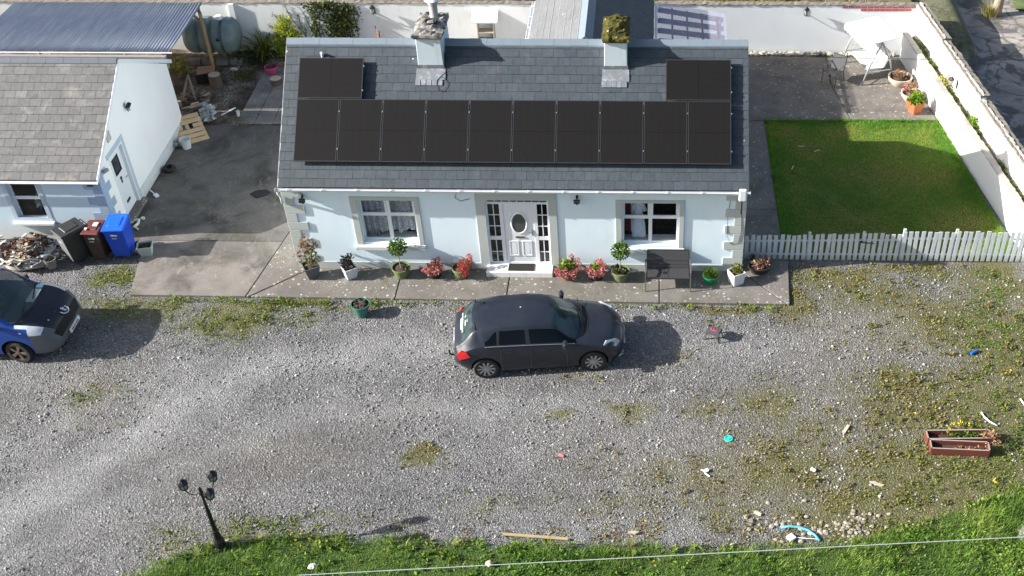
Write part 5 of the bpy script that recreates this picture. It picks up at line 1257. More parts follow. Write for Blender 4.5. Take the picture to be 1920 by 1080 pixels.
# emblem: pale curved crest with a small standing figure, on the bonnet lip
nb = Vector((.45, 0, .9)).normalized(); ub = Vector((-.9, 0, .45)).normalized()
def vb(y, h): c = Vector((3.755, 0, .862)); return c+Vector((0, y, 0))+ub*h+nb*.012
m = MB(); m.tube([vb(.115*math.sin(t), -.10*math.cos(t)+.0) for t in np.linspace(-1.9, 1.9, 15)], .014, 6)
m.build('emblem', MT('chrome_pale', (.75, .76, .78), .25, .05, metal=.5), van, smooth='auto')
m = MB()
for q in ([(-.03, -.05), (-.01, -.05), (0, .0), (-.02, .02)], [(.01, -.06), (.035, -.06), (.02, 0), (0, 0)], [(-.03, 0), (.03, -.005), (.045, .05), (-.015, .05)], [(-.02, .045), (.03, .045), (.02, .085), (-.025, .08)], [(.03, .02), (.07, .04), (.065, .055), (.03, .04)]):
    m.prism([vb(y, h) for y, h in q], nb*.012)
m.build('emblem_figure', MT('chrome_pale', (.75, .76, .78), .25, .05, metal=.5), van)
patch('number_plate', [(3.865, .26, .50), (3.865, -.26, .50), (3.875, -.26, .395), (3.875, .26, .395)], (1, 0, .1), MT('plate_white', (.72, .72, .70), .5), van, .02)
m = MB(); g = random.Random(3); y = -.20
while y < .2:
    m.box(3.898, 3.901, y, y+.012, .415, .48); m.box(3.898, 3.901, y, y+.03, .468 if g.random() < .5 else .44, .48 if g.random() < .5 else .452); y += g.choice((.05, .05, .07))
m.build('plate_marks', BLK, van)
for yy in (-.5, .1): m = MB(); m.bar((3.10, yy, 1.12), (2.98, yy+.5, 1.17), .02, .015); m.build('wiper', BLK, van)
wsz = lambda x: 1.67+(x-2.28)*(1.09-1.67)/(3.20-2.28)
m = MB(); m.box(2.95, 3.14, .02, .48, 1.085, 1.10); m.build('paper', MT('paper_pale', (.62, .75, .70), .6), van)
m = MB(); m.box(2.98, 3.12, .54, .66, 1.075, 1.09); m.build('paper', MT('paper_cyan', (.35, .66, .70), .6), van)
patch('dashboard', [(2.6, .70, .98), (3.12, .62, 1.04), (3.12, -.62, 1.04), (2.6, -.70, .98)], (0, 0, 1), MT('dash_grey', (.05, .055, .055), .8, .2), van)
for yy in (.38, -.38): m = MB(); m.obox((2.0, yy, .95), (.18, .46, .7), (0, -.2, 0)); m.build('seat', MT('seat_grey', (.09, .10, .10), .9, .2), van, bev=.06)
for (x, y, a) in ((3.40, -.28, .05), (3.30, -.42, .05), (3.60, -.14, .03), (3.58, -.42, .025)):
    m = MB(); z = float(np.interp(x, [3.25, 3.6, 3.75], [1.02, .92, .86]))-.10*y*y; m.obox((x, y, z+.012), (a*1.4, a, .012), (0, .3, 0)); m.build('bonnet_fleck', PLW, van, bev=.004)
for s in (1, -1):
    m = MB(); m.obox((2.62, .90*s, 1.08), (.09, .13, .15), (0, 0, .15*s)); mo = m.build('mirror', BLK, van, bev=.03)
m = MB(); m.tube([(3.75, -.60, .30), (3.79, -.45, .285)], .03, 8); m.build('fog_slot', BLK, van)
m = MB(); m.tube([(3.80, -.50, .48), (3.70, -.64, .50)], .022, 8); m.build('bumper_slot', BLK, van)
m = MB(); m.obox((3.05, -.828, .88), (.14, .02, .03), (0, 0, -.1)); m.build('indicator', MT('lamp_white', (.75, .75, .74), .3), van)
# ================================================================== THINGS
GREENL = LEAF('leaf_green', [(.02, .05, .008), (.05, .11, .015), (.09, .17, .022), (.16, .24, .04)], .5, .3)
LIME = LEAF('leaf_lime', [(.07, .13, .015), (.17, .24, .03), (.30, .34, .06)], .5, .35)
DULL = LEAF('leaf_dull', [(.03, .035, .02), (.07, .075, .035), (.12, .12, .06)], .6, .2)
BRONZE = LEAF('leaf_bronze', [(.10, .16, .02), (.16, .18, .03), (.20, .15, .06), (.24, .12, .08), (.15, .09, .06)], .6, .3)
DARKL = LEAF('leaf_purple_black', [(.012, .013, .012), (.035, .032, .03), (.07, .055, .05), (.06, .08, .03)], .6, .15)
PINKF = LEAF('petal_pink', [(.15, .03, .035), (.38, .07, .085), (.54, .16, .16), (.68, .36, .32), (.38, .22, .14)], .6, .3)
REDF = LEAF('petal_red', [(.22, .02, .03), (.40, .06, .06), (.52, .14, .10), (.45, .16, .08)], .6, .3)
DRY = LEAF('leaf_dry', [(.20, .10, .05), (.34, .19, .10), (.45, .30, .17)], .7, .25)
PURP = LEAF('leaf_pink_purple', [(.10, .05, .09), (.28, .14, .14), (.42, .27, .13), (.40, .34, .10)], .6, .25)
EARTH = MT('pot_soil', (.06, .04, .03), .95, .45, 14, .8, 40)
STEM = MT('stem_pale', (.30, .25, .19), .85, .2)
def potmat(nm, c, rough=.5): return MT('pot_'+nm, c, rough, .12, 6)
def round_pot(t, r0, r1, h, mat, soil=True, rim=.018):
    m = MB(); m.lathe([(r0, 0), (r1*.97, h-.05), (r1+rim*.6, h-.045), (r1+rim*.6, h), (r1-rim, h), (r1-rim, h-.06), (0, h-.06)], 28); m.build('pot', mat, t, smooth='auto')
    if soil: m = MB(); m.lathe([(r1-rim*.9, h-.055), (r1*.5, h-.035), (0, h-.028)], 20); m.build('soil', EARTH, t, smooth=True)
def square_pot(t, w0, w1, h, mat, d0=None, d1=None, wall=.018):
    d0 = d0 or w0; d1 = d1 or w1
    m = MB(); a, b = w0/2, w1/2; c, e = d0/2, d1/2
    O = [(-a, -c, 0), (a, -c, 0), (a, c, 0), (-a, c, 0), (-b, -e, h), (b, -e, h), (b, e, h), (-b, e, h)]; i = b-wall; k2 = e-wall
    I = [(-i, -k2, h), (i, -k2, h), (i, k2, h), (-i, k2, h), (-i*.97, -k2*.97, h-.09), (i*.97, -k2*.97, h-.09), (i*.97, k2*.97, h-.09), (-i*.97, k2*.97, h-.09)]
    m.add(O+I, [(0, 3, 2, 1), (0, 1, 5, 4), (1, 2, 6, 5), (2, 3, 7, 6), (3, 0, 4, 7), (4, 5, 9, 8), (5, 6, 10, 9), (6, 7, 11, 10), (7, 4, 8, 11), (8, 9, 13, 12), (9, 10, 14, 13), (10, 11, 15, 14), (11, 8, 12, 15)]); m.build('pot', mat, t)
    m = MB(); m.box(-i*.97, i*.97, -k2*.97, k2*.97, h-.10, h-.06); m.build('soil', EARTH, t)
def potted(label, x, y, rz=0, z=0): return thing('potted_plant', label, 'potted plant', (x, y, z), rz, 'pots along the house front' if -1.2 < y < 0 else None)
OLIVE = potmat('olive', (.13, .17, .075)); BLKPOT = potmat('dark', (.02, .02, .022))
# bronze shrub
t = potted('tall bronze green shrub in a dark grey pot at the left corner of the house', .47, -.42, .5)
square_pot(t, .26, .42, .40, potmat('slate_grey', (.10, .11, .12)))
m = MB(); g = np.random.default_rng(4)
for k2 in range(7):
    a = g.uniform(0, 6.28); e = (.14*math.cos(a), .14*math.sin(a), g.uniform(.8, 1.2)); m.tube([(.03*math.cos(a), .03*math.sin(a), .36), (e[0]*.6, e[1]*.6, .7), e], .008, 5)
m.build('stem', STEM, t)
m = MB()
for (x, y, z, r, n, a, b) in ((0, 0, .62, .22, 110, 0, .5), (.03, 0, .92, .2, 110, .2, .8), (.02, 0, 1.2, .15, 80, .4, 1), (-.24, .03, .78, .12, 50, .5, 1), (.22, .02, .95, .12, 50, .3, .9), (-.1, 0, 1.05, .12, 40, .4, 1), (.26, 0, .5, .08, 20, .0, .4)):
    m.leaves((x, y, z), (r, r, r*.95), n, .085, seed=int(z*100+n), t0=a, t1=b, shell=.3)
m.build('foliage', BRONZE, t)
t = potted('small blackish leafed plant in a white square pot, left of the first clipped ball tree', 1.53, -.42, .62)
square_pot(t, .27, .38, .36, potmat('white', (.66, .67, .69)))
m = MB(); m.leaves((-.04, .02, .48), (.19, .19, .18), 150, .10, seed=8, shell=.2, up=.6); m.leaves((.06, 0, .62), (.1, .1, .12), 50, .09, seed=9, shell=.2, up=.8); m.build('foliage', DARKL, t)
# two clipped balls on stems
def ball(label, x, y, extra, seed):
    t = potted(label, x, y); round_pot(t, .19, .25, .30, OLIVE)
    m = MB(); m.tube([(0, 0, .25), (-.015, .01, .45), (.0, 0, .78)], .014, 6); m.build('trunk', STEM, t)
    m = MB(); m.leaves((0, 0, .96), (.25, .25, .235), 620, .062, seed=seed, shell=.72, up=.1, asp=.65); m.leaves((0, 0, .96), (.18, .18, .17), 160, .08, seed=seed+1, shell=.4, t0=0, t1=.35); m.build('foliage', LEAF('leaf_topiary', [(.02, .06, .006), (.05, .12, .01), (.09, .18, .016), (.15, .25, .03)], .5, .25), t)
    if extra:
        m = MB(); m.leaves((-.15, .02, .31), (.11, .15, .06), 60, .09, seed=33, asp=.9); m.leaves((.07, -.12, .31), (.08, .07, .06), 40, .08, seed=34, asp=.9); m.build('succulent', DULL, t)
    else:
        m = MB(); m.leaves((.14, -.08, .30), (.09, .09, .05), 30, .07, seed=35, asp=.9); m.build('succulent', DULL, t)
    return t
ball('clipped ball tree in an olive pot under the left hand window', 2.95, -.34, False, 40)
ball('clipped ball tree in an olive pot just left of the black bench', 9.03, -.40, True, 50)
def hydrangea(label, x, y, pot, pm, heads, petals, leafspec, seed, pr=(.17, .22, .24)):
    t = potted(label, x, y); round_pot(t, pr[0], pr[1], pr[2], pm)
    m = MB()
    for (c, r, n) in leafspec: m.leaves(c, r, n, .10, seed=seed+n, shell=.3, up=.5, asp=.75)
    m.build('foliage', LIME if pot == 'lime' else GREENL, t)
    m = MB(); g = np.random.default_rng(seed)
    for (hx, hy, hz, r) in heads:
        m.leaves((hx, hy, hz), (r, r, r*.8), int(1500*r), .034, seed=int(g.integers(1e6)), shell=.85, up=.0, asp=1.0)
    m.build('flower_head', petals, t)
    m = MB(); g = random.Random(seed)
    for (hx, hy, hz, r) in heads: m.tube([(hx*.2, hy*.2, pr[2]-.04), (hx*.8, hy*.8, hz*.8), (hx, hy, hz)], .006, 5)
    m.build('stem', STEM, t)
    return t
hydrangea('pink hydrangea in a dark pot, left of the reddish hydrangea', 3.86, -.34, 'green', BLKPOT, [(-.20, -.12, .30, .10), (-.06, -.2, .27, .11), (.10, -.18, .28, .11), (.06, -.05, .40, .10), (.18, .0, .42, .09), (.22, -.08, .34, .09), (.02, .06, .44, .09), (.12, .1, .48, .07), (-.08, -.08, .36, .08)], PINKF, [((0, 0, .28), (.16, .16, .09), 30)], 60)
hydrangea('reddish hydrangea leaning out of an olive pot beside the front step', 4.60, -.34, 'green', OLIVE, [(.05, -.16, .32, .11), (.16, -.12, .36, .11), (.22, -.02, .38, .1), (.12, .02, .46, .1), (.26, .06, .48, .09), (.14, -.22, .25, .1), (.27, .1, .60, .07), (.02, -.02, .42, .09), (.2, -.2, .3, .08)], REDF, [((.05, .05, .32), (.16, .14, .09), 34)], 70, (.18, .23, .30))
hydrangea('large pink hydrangea with a lime green middle, right of the front step', 7.58, -.34, 'lime', potmat('brown', (.16, .11, .08)), [(-.27, -.14, .30, .10), (-.22, -.20, .24, .09), (-.10, -.22, .24, .10), (.0, -.23, .24, .09), (.10, -.20, .26, .09), (.20, -.14, .30, .09), (.27, -.06, .34, .09), (.29, .03, .40, .08), (.24, .12, .50, .07), (.10, .18, .58, .06), (-.06, -.12, .36, .06), (.15, -.24, .20, .08), (-.16, -.1, .28, .09)], PINKF, [((-.03, .05, .38), (.24, .2, .12), 190)], 80, (.19, .25, .26))
hydrangea('small pink hydrangea in a dark pot, left of the second clipped ball tree', 8.35, -.36, 'lime', BLKPOT, [(-.20, -.04, .32, .09), (-.08, -.18, .28, .12), (.12, -.16, .27, .11), (.17, -.06, .33, .1), (.20, .04, .40, .09), (.10, .14, .46, .09), (.22, .0, .36, .08)], PINKF, [((0, .04, .32), (.16, .14, .08), 60)], 90, (.17, .21, .25))
t = potted('bushy feathery green plant in a bright green pot right of the black bench', 11.50, -.50); round_pot(t, .17, .215, .25, potmat('bright_green', (.01, .17, .07), .4), rim=.012)
m = MB(); m.blades((0, 0, .22), 420, .20, .008, .16, seed=5, t0=0, t1=.8, seg=2, r0=.19); m.leaves((0, 0, .30), (.20, .20, .10), 200, .05, seed=6, asp=.3); m.build('foliage', LEAF('leaf_feathery', [(.04, .10, .01), (.09, .17, .02), (.16, .22, .035)], .6, .3), t)
t = potted('yellow green plant in a white square pot near the right corner of the house', 12.20, -.52, .50); square_pot(t, .30, .37, .40, potmat('white', (.66, .67, .69)))
m = MB(); m.leaves((.04, .04, .44), (.16, .16, .12), 130, .085, seed=14, shell=.2, up=.4, asp=.7); m.build('foliage', LEAF('leaf_yellow_green', [(.08, .12, .02), (.18, .20, .03), (.30, .27, .06)], .5, .3), t)
t = potted('pinkish mixed bedding plants in a brown oval bowl by the right corner of the house', 12.88, -.02, .30)
m = MB(); m.lathe([(.20, 0), (.29, .20), (.30, .22), (.275, .22), (.26, .15), (0, .15)], 28, sx=1.15, sy=.8); m.build('bowl', potmat('bowl_brown', (.055, .04, .035)), t, smooth='auto')
m = MB(); m.leaves((.02, .0, .27), (.27, .18, .10), 220, .08, seed=15, shell=.2, up=.3, asp=.7); m.leaves((.2, .08, .33), (.12, .1, .1), 60, .07, seed=16); m.build('foliage', PURP, t)
m = MB(); m.leaves((.10, .13, .36), (.10, .06, .07), 40, .05, seed=17, asp=.8); m.build('flower_head', LEAF('petal_violet', [(.06, .02, .16), (.16, .06, .32)], .6, .2), t)
tag(MB().leaves((0, 0, .12), (.05, .05, .12), 40, .07, seed=44, up=.9, t0=0, t1=.3).build('small_shrub', DARKL, loc=(12.70, .48, 0)), 'small dark sprig growing at the foot of the picket fence', 'plant')
t = thing('potted_plant', 'empty teal green flowerpot of dark soil standing on the gravel edge', 'flowerpot', (2.15, -1.98, GZ)); round_pot(t, .15, .245, .40, potmat('teal', (.045, .155, .13)), rim=.012)
m = MB(); g = random.Random(5)
for k2 in range(26): m.rock((g.uniform(-.16, .16), g.uniform(-.16, .16), .36+g.uniform(0, .03)), (.05, .05, .03), g.random(), rg=g)
m.build('bark_chips', TINT('bark_chips', [(.03, .022, .018), (.07, .05, .04)], .95), t)
t = thing('planter_tub', 'pale ribbed square tub of weeds beside the blue bin', 'planter', (-4.50, .52, 0), .2); square_pot(t, .28, .42, .33, potmat('pale_sage', (.46, .52, .47)), .24, .36, .02)
for s in range(5): m = MB(); x = -.12+.06*s; m.hexa([(x-.008, -.125, .02), (x+.008, -.125, .02), (x+.008, -.118, .02), (x-.008, -.118, .02), (x*1.4-.01, -.180, .26), (x*1.4+.01, -.180, .26), (x*1.4+.01, -.165, .26), (x*1.4-.01, -.165, .26)]); m.build('rib', potmat('pale_sage', (.46, .52, .47)), t)
m = MB(); m.leaves((.03, 0, .28), (.13, .1, .05), 50, .08, seed=20, up=.5); m.build('foliage', DULL, t)
# patio pots
def bowl(label, x, y, r, h, mat): 
    t = thing('potted_plant', label, 'potted plant', (x, y, 0), 0, 'pots by the white garden wall')
    m = MB(); m.lathe([(r*.6, 0), (r*.95, h*.6), (r, h), (r*.9, h), (r*.84, h*.7), (0, h*.65)], 28); m.build('bowl', mat, t, smooth='auto')
    m = MB(); m.lathe([(r*.86, h*.72), (0, h*.82)], 20); m.build('soil', EARTH, t, smooth=True); return t
t = bowl('cream bowl of dry brown stalks, farthest pot along the garden wall', 18.42, 10.62, .42, .30, potmat('cream', (.55, .48, .38)))
m = MB(); m.leaves((-.02, .02, .36), (.28, .24, .14), 240, .09, seed=22, shell=.1, asp=.25, up=.6); m.blades((-.1, .05, .25), 60, .42, .008, .2, seed=23, seg=2); m.build('foliage', DRY, t)
t = bowl('cream bowl with red flowers and dry stems, middle pot along the garden wall', 18.64, 9.55, .36, .28, potmat('cream', (.55, .48, .38)))
m = MB(); m.leaves((.04, .02, .42), (.34, .28, .24), 330, .09, seed=24, shell=.1, asp=.25, up=.5); m.build('foliage', DRY, t)
m = MB(); m.leaves((-.22, -.02, .45), (.12, .08, .08), 60, .06, seed=25, asp=.9); m.build('flower_head', PINKF, t)
m = MB(); m.leaves((-.12, -.2, .3), (.1, .05, .05), 25, .05, seed=26, asp=.9); m.build('flower_head', PINKF, t)
t = thing('potted_plant', 'lime green plant in an orange square pot, nearest pot along the garden wall', 'potted plant', (18.62, 8.72, 0), .5, 'pots by the white garden wall'); square_pot(t, .30, .46, .40, potmat('terracotta', (.52, .15, .06)))
m = MB(); m.leaves((0, 0, .52), (.28, .28, .2), 330, .10, seed=27, shell=.3, asp=.7, up=.3); m.build('foliage', LEAF('leaf_bright_lime', [(.06, .15, .01), (.15, .27, .02), (.28, .38, .04)], .5, .35), t)
# bench
t = thing('bench', 'black mesh two-seat garden bench under the right hand window', 'bench', (10.33, -.60, 0))
MESHB = MT('bench_mesh', (.045, .045, .047), .6, .25, 30)
m = MB(); m.prism([(-.56, -.30, .415), (.56, -.30, .415), (.56, .17, .40), (-.56, .17, .40)], (0, 0, .018)); m.build('seat', MESHB, t)
m = MB(); m.prism([(-.56, .19, .42), (.56, .19, .42), (.56, .38, .86), (-.56, .38, .86)], (0, -.016, .007)); m.build('backrest', MESHB, t)
m = MB()
for a, b in (((-.57, .19, .42), (-.57, .385, .87)), ((.57, .19, .42), (.57, .385, .87)), ((-.57, .385, .87), (.57, .385, .87)), ((0, .195, .43), (0, .375, .86)), ((-.57, .26, .60), (.57, .26, .60)), ((-.57, .22, .50), (.57, .22, .50)), ((-.57, -.31, .42), (.57, -.31, .42)), ((-.57, .18, .41), (.57, .18, .41)), ((0, -.31, .42), (0, .18, .41)), ((-.57, -.31, .42), (-.57, .18, .41)), ((.57, -.31, .42), (.57, .18, .41))): m.bar(a, b, .026)
m.build('frame', DARKM, t)
for s in (-1, 1):
    for y0, y1 in ((-.35, -.31), (.42, .20)):
        m = MB(); m.tube([(s*.61, y0, 0), (s*.61, y1, .40), (s*.61, y1+.0, .60 if y0 < 0 else .42)], .016, 6); m.build('leg', MT('metal_scuffed', (.16, .16, .165), .45, .2, metal=.6), t)
    m = MB(); m.tube([(s*.61, -.31, .60), (s*.615, -.1, .63), (s*.61, .27, .62)], .022, 6); m.build('armrest', MT('metal_scuffed', (.16, .16, .165), .45, .2, metal=.6), t)
m = MB(); m.box(-.14, -.06, -.12, -.02, .434, .44); m.build('patch', BLK, t)
# fence: two runs of pickets
k = NT('fence_paint'); p_ = k.obj(); c = k.mix(k.noise(p_, 4, 5), (.50, .54, .58), (.62, .66, .69)); c = k.mix(k.ramp(k.noise(k.map(p_, (9, 9, 2)), 2, 6, .7), [(.52, 0), (.72, .6)]), c, (.30, .31, .29)); c = k.mix(k.ramp(k.math('ADD', k.sep(p_)[2], k.math('MULTIPLY', k.noise(p_, 6, 3), .3)), [(.15, .65), (.42, 0)]), c, (.22, .24, .16)); FENCE = k.fin(c, .85, 0, .2)
def picket_fence(label, x0, x1, z0f, z1f, lean, post_x, n):
    t = thing('picket_fence', label, 'fence', (x0, .60, GZ)); g = random.Random(int(x0*7))
    for i in range(n):
        x = (x1-x0)*(i+.5)/n; h = z0f+(z1f-z0f)*i/n+g.uniform(-.03, .03); l = lean+g.uniform(-.03, .03)
        w2 = .052; m = MB(); m.hexa([(x-w2, -.025, .04), (x+w2, -.025, .04), (x+w2, -.005, .04), (x-w2, -.005, .04), (x-w2+l*h, -.025, h), (x+w2+l*h, -.025, h), (x+w2+l*h, -.005, h), (x-w2+l*h, -.005, h)]); m.build('picket', FENCE, t)
    for f in (.24, .76): m = MB(); m.bar((0, .01, z0f*f), (x1-x0, .01, z1f*f), .03, .05); m.build('rail', FENCE, t)
    for px in post_x: m = MB(); m.bar((px-x0, .06, -.05), (px-x0+.02, .06, z0f+(z1f-z0f)*(px-x0)/(x1-x0)+.03), .07); m.build('post', FENCE if px < 17 else MT('post_yellowed', (.55, .52, .40), .8), t)
    return t
picket_fence('grey white picket fence run from the house corner to the middle of the lawn edge', 12.46, 16.80, .86, .97, .0, (14.25, 15.75), 27)
picket_fence('upright picket fence run from the middle of the lawn edge to the white wall', 16.82, 20.38, 1.04, 1.05, -.0, (16.86, 18.30, 20.2), 22)
m = MB(); m.tube([(15.70, .53, .62), (15.85, .54, .60), (16.05, .55, .58)], .014, 6); m.lathe([(0, -.03), (.03, -.02), (.03, .02), (0, .03)], 8, (15.70, .54, .64)); tag(m.build('gate_latch', BLACKP), 'black latch bar on the left run of picket fence', 'latch')
# ---------------------------------------------------------------- wheelie bins
def bin_(label, x, y, rz, body, lid, w0, d0, w1, d1, h, front=None, sticker=None):
    t = thing('wheelie_bin', label, 'wheelie bin', (x, y, 0), rz, 'wheelie bins by the shed'); m = MB()
    m.frustum(w0, d0, w1, d1, .06, h); m.box(-w1/2-.012, w1/2+.012, -d1/2-.012, d1/2+.012, h-.05, h); m.build('body', body, t, bev=.022)
    if front: m = MB(); m.hexa([(-w0/2+.03, -d0/2-.008, .10), (w0/2-.03, -d0/2-.008, .10), (w0/2-.03, -d0/2+.02, .10), (-w0/2+.03, -d0/2+.02, .10), (-w1/2+.02, -d1/2-.012, h-.06), (w1/2-.02, -d1/2-.012, h-.06), (w1/2-.02, -d1/2+.02, h-.06), (-w1/2+.02, -d1/2+.02, h-.06)]); m.build('front_panel', front, t)
    m = MB(); a, b = w1/2+.02, d1/2+.03
    m.hexa([(-a, -b-.02, h), (a, -b-.02, h), (a, b, h+.01), (-a, b, h+.01), (-a+.02, -b, h+.045), (a-.02, -b, h+.045), (a-.02, b-.02, h+.085), (-a+.02, b-.02, h+.085)])
    m.hexa([(-a*.62, -b*.55, h+.05), (a*.62, -b*.55, h+.05), (a*.62, b*.6, h+.075), (-a*.62, b*.6, h+.075), (-a*.55, -b*.48, h+.075), (a*.55, -b*.48, h+.075), (a*.55, b*.52, h+.10), (-a*.55, b*.52, h+.10)]); ld = m.build('lid', lid, t, bev=.012)
    m = MB(); m.tube([(-w1*.30, d1/2, h-.02), (-w1*.30, d1/2+.09, h+.02), (w1*.30, d1/2+.09, h+.02), (w1*.30, d1/2, h-.02)], .016, 6); m.bar((0, d1/2, h-.02), (0, d1/2+.09, h+.02), .02); m.build('handle', lid, t)
    for s in (-1, 1): m = MB(); m.lathe([(.04, -.025), (.10, -.025), (.10, .025), (.04, .025)], 18, (s*(w0/2+.035), d0/2+.02, .10), axis='x'); m.build('wheel', MT('tyre_rubber', (.022, .021, .02), .85, .3, 12), t)
    m = MB(); g = random.Random(3); y = -d1/2+(d1-d0)/2*.28
    zc = h*.80; ff = (zc-.06)/(h-.06); yf = -(d0+(d1-d0)*ff)/2
    for row, (zz, hh, n) in enumerate(((zc, .055, 5), (zc-.09, .025, 4))):
        for q in range(n): xx = -.09+.036*q; m.box(xx, xx+.026, yf-.012, yf+.01, zz, zz+hh*g.uniform(.8, 1))
    m.build('stencil', MT('stencil_pale', (.55, .58, .60), .7), t)
    if sticker:
        for (sx, sy, sw, sh) in sticker: m = MB(); zz = h+.105; m.hexa([(sx-sw/2, sy-sh/2, zz-.035), (sx+sw/2, sy-sh/2, zz-.035), (sx+sw/2, sy+sh/2, zz-.02), (sx-sw/2, sy+sh/2, zz-.02), (sx-sw/2, sy-sh/2, zz+.003), (sx+sw/2, sy-sh/2, zz+.003), (sx+sw/2, sy+sh/2, zz+.012), (sx-sw/2, sy+sh/2, zz+.012)]); m.build('sticker', PLW, ld)
    return t
BLUE = MT('bin_blue', (.010, .07, .52), .42, .12, 4, dirt=(.05, .10, .36), dsc=5, dth=(.52, .8)); BRN = MT('bin_brown', (.045, .022, .016), .5, .15, 5, dirt=(.09, .06, .05), dsc=6); BRNL = MT('bin_brown_lid', (.13, .035, .028), .5, .1, 5); GRY = MT('bin_charcoal', (.028, .029, .031), .5, .15, 5)
bin_('bright blue wheelie bin with blue lid at the shed corner', -5.13, .56, .06, BLUE, MT('bin_blue_lid', (.014, .12, .72), .35, .05, 4), .46, .50, .57, .68, 1.03)
bin_('brown wheelie bin with white sticker on its lid, between the blue and charcoal bins', -5.72, .42, -.05, BRN, BRNL, .38, .44, .47, .55, .96, None, [(.06, .06, .13, .15), (-.13, -.16, .06, .06)])
bin_('charcoal wheelie bin turned aside next to the scrap heap', -6.37, .33, R_(-40), GRY, GRY, .46, .52, .58, .70, 1.0, MT('bin_front_grey', (.16, .165, .17), .55, .12, 5))
# bulk bag of scrap and a bucket beside it
t = thing('bulk_bag', 'white bulk bag overflowing with brown and white scrap in front of the shed', 'scrap heap', (-7.75, .28, 0))
g = np.random.default_rng(6); m = MB(); n = 26; rings = []
for (q, z) in ((.92, 0), (1.0, .16), (.97, .30), (1.03, .36), (.92, .38), (.86, .25)):
    rings.append([(q*(.80+.06*math.sin(5*k2/n*6.28))*math.cos(k2/n*6.28), q*(.62+.05*math.cos(3*k2/n*6.28))*math.sin(k2/n*6.28), z+(.06*g.normal() if z > .25 else 0)) for k2 in range(n)])
m.add(sum(rings, []), [(i*n+k2, i*n+(k2+1) % n, (i+1)*n+(k2+1) % n, (i+1)*n+k2) for i in range(5) for k2 in range(n)]); m.build('bag', MT('woven_bag', (.55, .54, .50), .85, .25, 6), t, smooth=True)
m = MB()
for k2 in range(420):
    a = g.uniform(0, 6.28); r = g.random()**.5*1.08; x, y = .80*r*math.cos(a), .62*r*math.sin(a); z = .24+.42*(1-r*r)*(.8+.4*math.sin(x*5))+g.uniform(-.02, .05)
    s = g.uniform(.06, .26); white = (x*.5-y*.9+g.normal(0, .28)) > .12
    m.obox((x, y, z), (s, s*g.uniform(.25, .9), g.uniform(.004, .02)), tuple(g.uniform(-.7, .7, 3)), float(np.clip((.66 if white else .2)+g.normal(0, .17), 0.01, 1)))
for k2 in range(7): a = g.uniform(0, 3.1); x, y = g.uniform(-.5, .5), g.uniform(-.35, .3); m.tube([(x, y, .62), (x+.3*math.cos(a), y+.3*math.sin(a), .58)], .014, 5, .8)
m.build('scrap', TINT('scrap_mix', [(.035, .018, .012), (.11, .05, .035), (.20, .13, .07), (.30, .24, .15), (.48, .46, .43), (.66, .66, .65)], .8, .2, 18), t)
m = MB(); m.tube([(-.88, -.25, .05), (-.90, -.1, .45), (-.85, .10, .60), (-.70, .22, .62)], .03, 8); m.build('bag_strap', MT('plastic_white', (.78, .80, .82)), t)
t = thing('bucket', 'grey bucket with handle between the scrap bag and the charcoal bin', 'bucket', (-6.98, -.12, 0)); m = MB(); m.lathe([(.12, 0), (.165, .28), (.175, .30), (.155, .30), (.11, .03), (0, .03)], 22); m.build('body', MT('bucket_grey', (.22, .21, .19), .7, .3), t, smooth='auto')
m = MB(); m.tube([(.16*math.cos(q), .03, .29+.12*math.sin(q)) for q in np.linspace(0, 3.14, 10)], .008, 5); m.build('handle', METAL, t)
# ---------------------------------------------------------------- lamp post
LB = (.63, -9.80, GZ); t = thing('lamp_post', 'black cast lamp post with three lanterns standing in the verge', 'lamp post', LB); LBL = MT('cast_black', (.010, .010, .012), .4, .2, 9)
H = 1.82
m = MB(); m.lathe([(.15, 0), (.15, .06), (.12, .09), (.105, .22), (.12, .26), (.08, .34), (.065, .55), (.075, .58), (.052, .62), (.043, 1.2), (.047, 1.23), (.031, 1.30), (.028, H-.1), (.05, H-.07), (.05, H), (.03, H+.03), (.035, H+.08), (.015, H+.14), (0, H+.17)], 12); m.build('post', LBL, t)
for k2, ang in enumerate((R_(175), R_(55), R_(-35))):
    c, s = math.cos(ang), math.sin(ang); ro = .34
    m = MB(); m.tube([(.03*c, .03*s, H-.04), (.15*c, .15*s, H-.12), (.27*c, .27*s, H-.10), (ro*c, ro*s, H+.02)], .014, 6); ar = m.build('arm', LBL, t)
    cx, cy, z0 = ro*c, ro*s, H+.02
    m = MB()
    m.lathe([(.045, z0), (.06, z0+.02), (.08, z0+.04)], 6, (cx, cy, 0))
    for q in range(6): a = q*math.pi/3; m.bar((cx+.075*math.cos(a), cy+.075*math.sin(a), z0+.04), (cx+.10*math.cos(a), cy+.10*math.sin(a), z0+.19), .014)
    m.lathe([(.118, z0+.19), (.122, z0+.20), (.08, z0+.255), (.035, z0+.28), (.025, z0+.31), (0, z0+.33)], 6, (cx, cy, 0)); ln = m.build('lantern', LBL, t)
    m = MB(); m.lathe([(.062, z0+.045), (.092, z0+.185)], 6, (cx, cy, 0)); m.build('lantern_glass', MT('lantern_glass', (.30, .32, .33), .2, .1), ln)
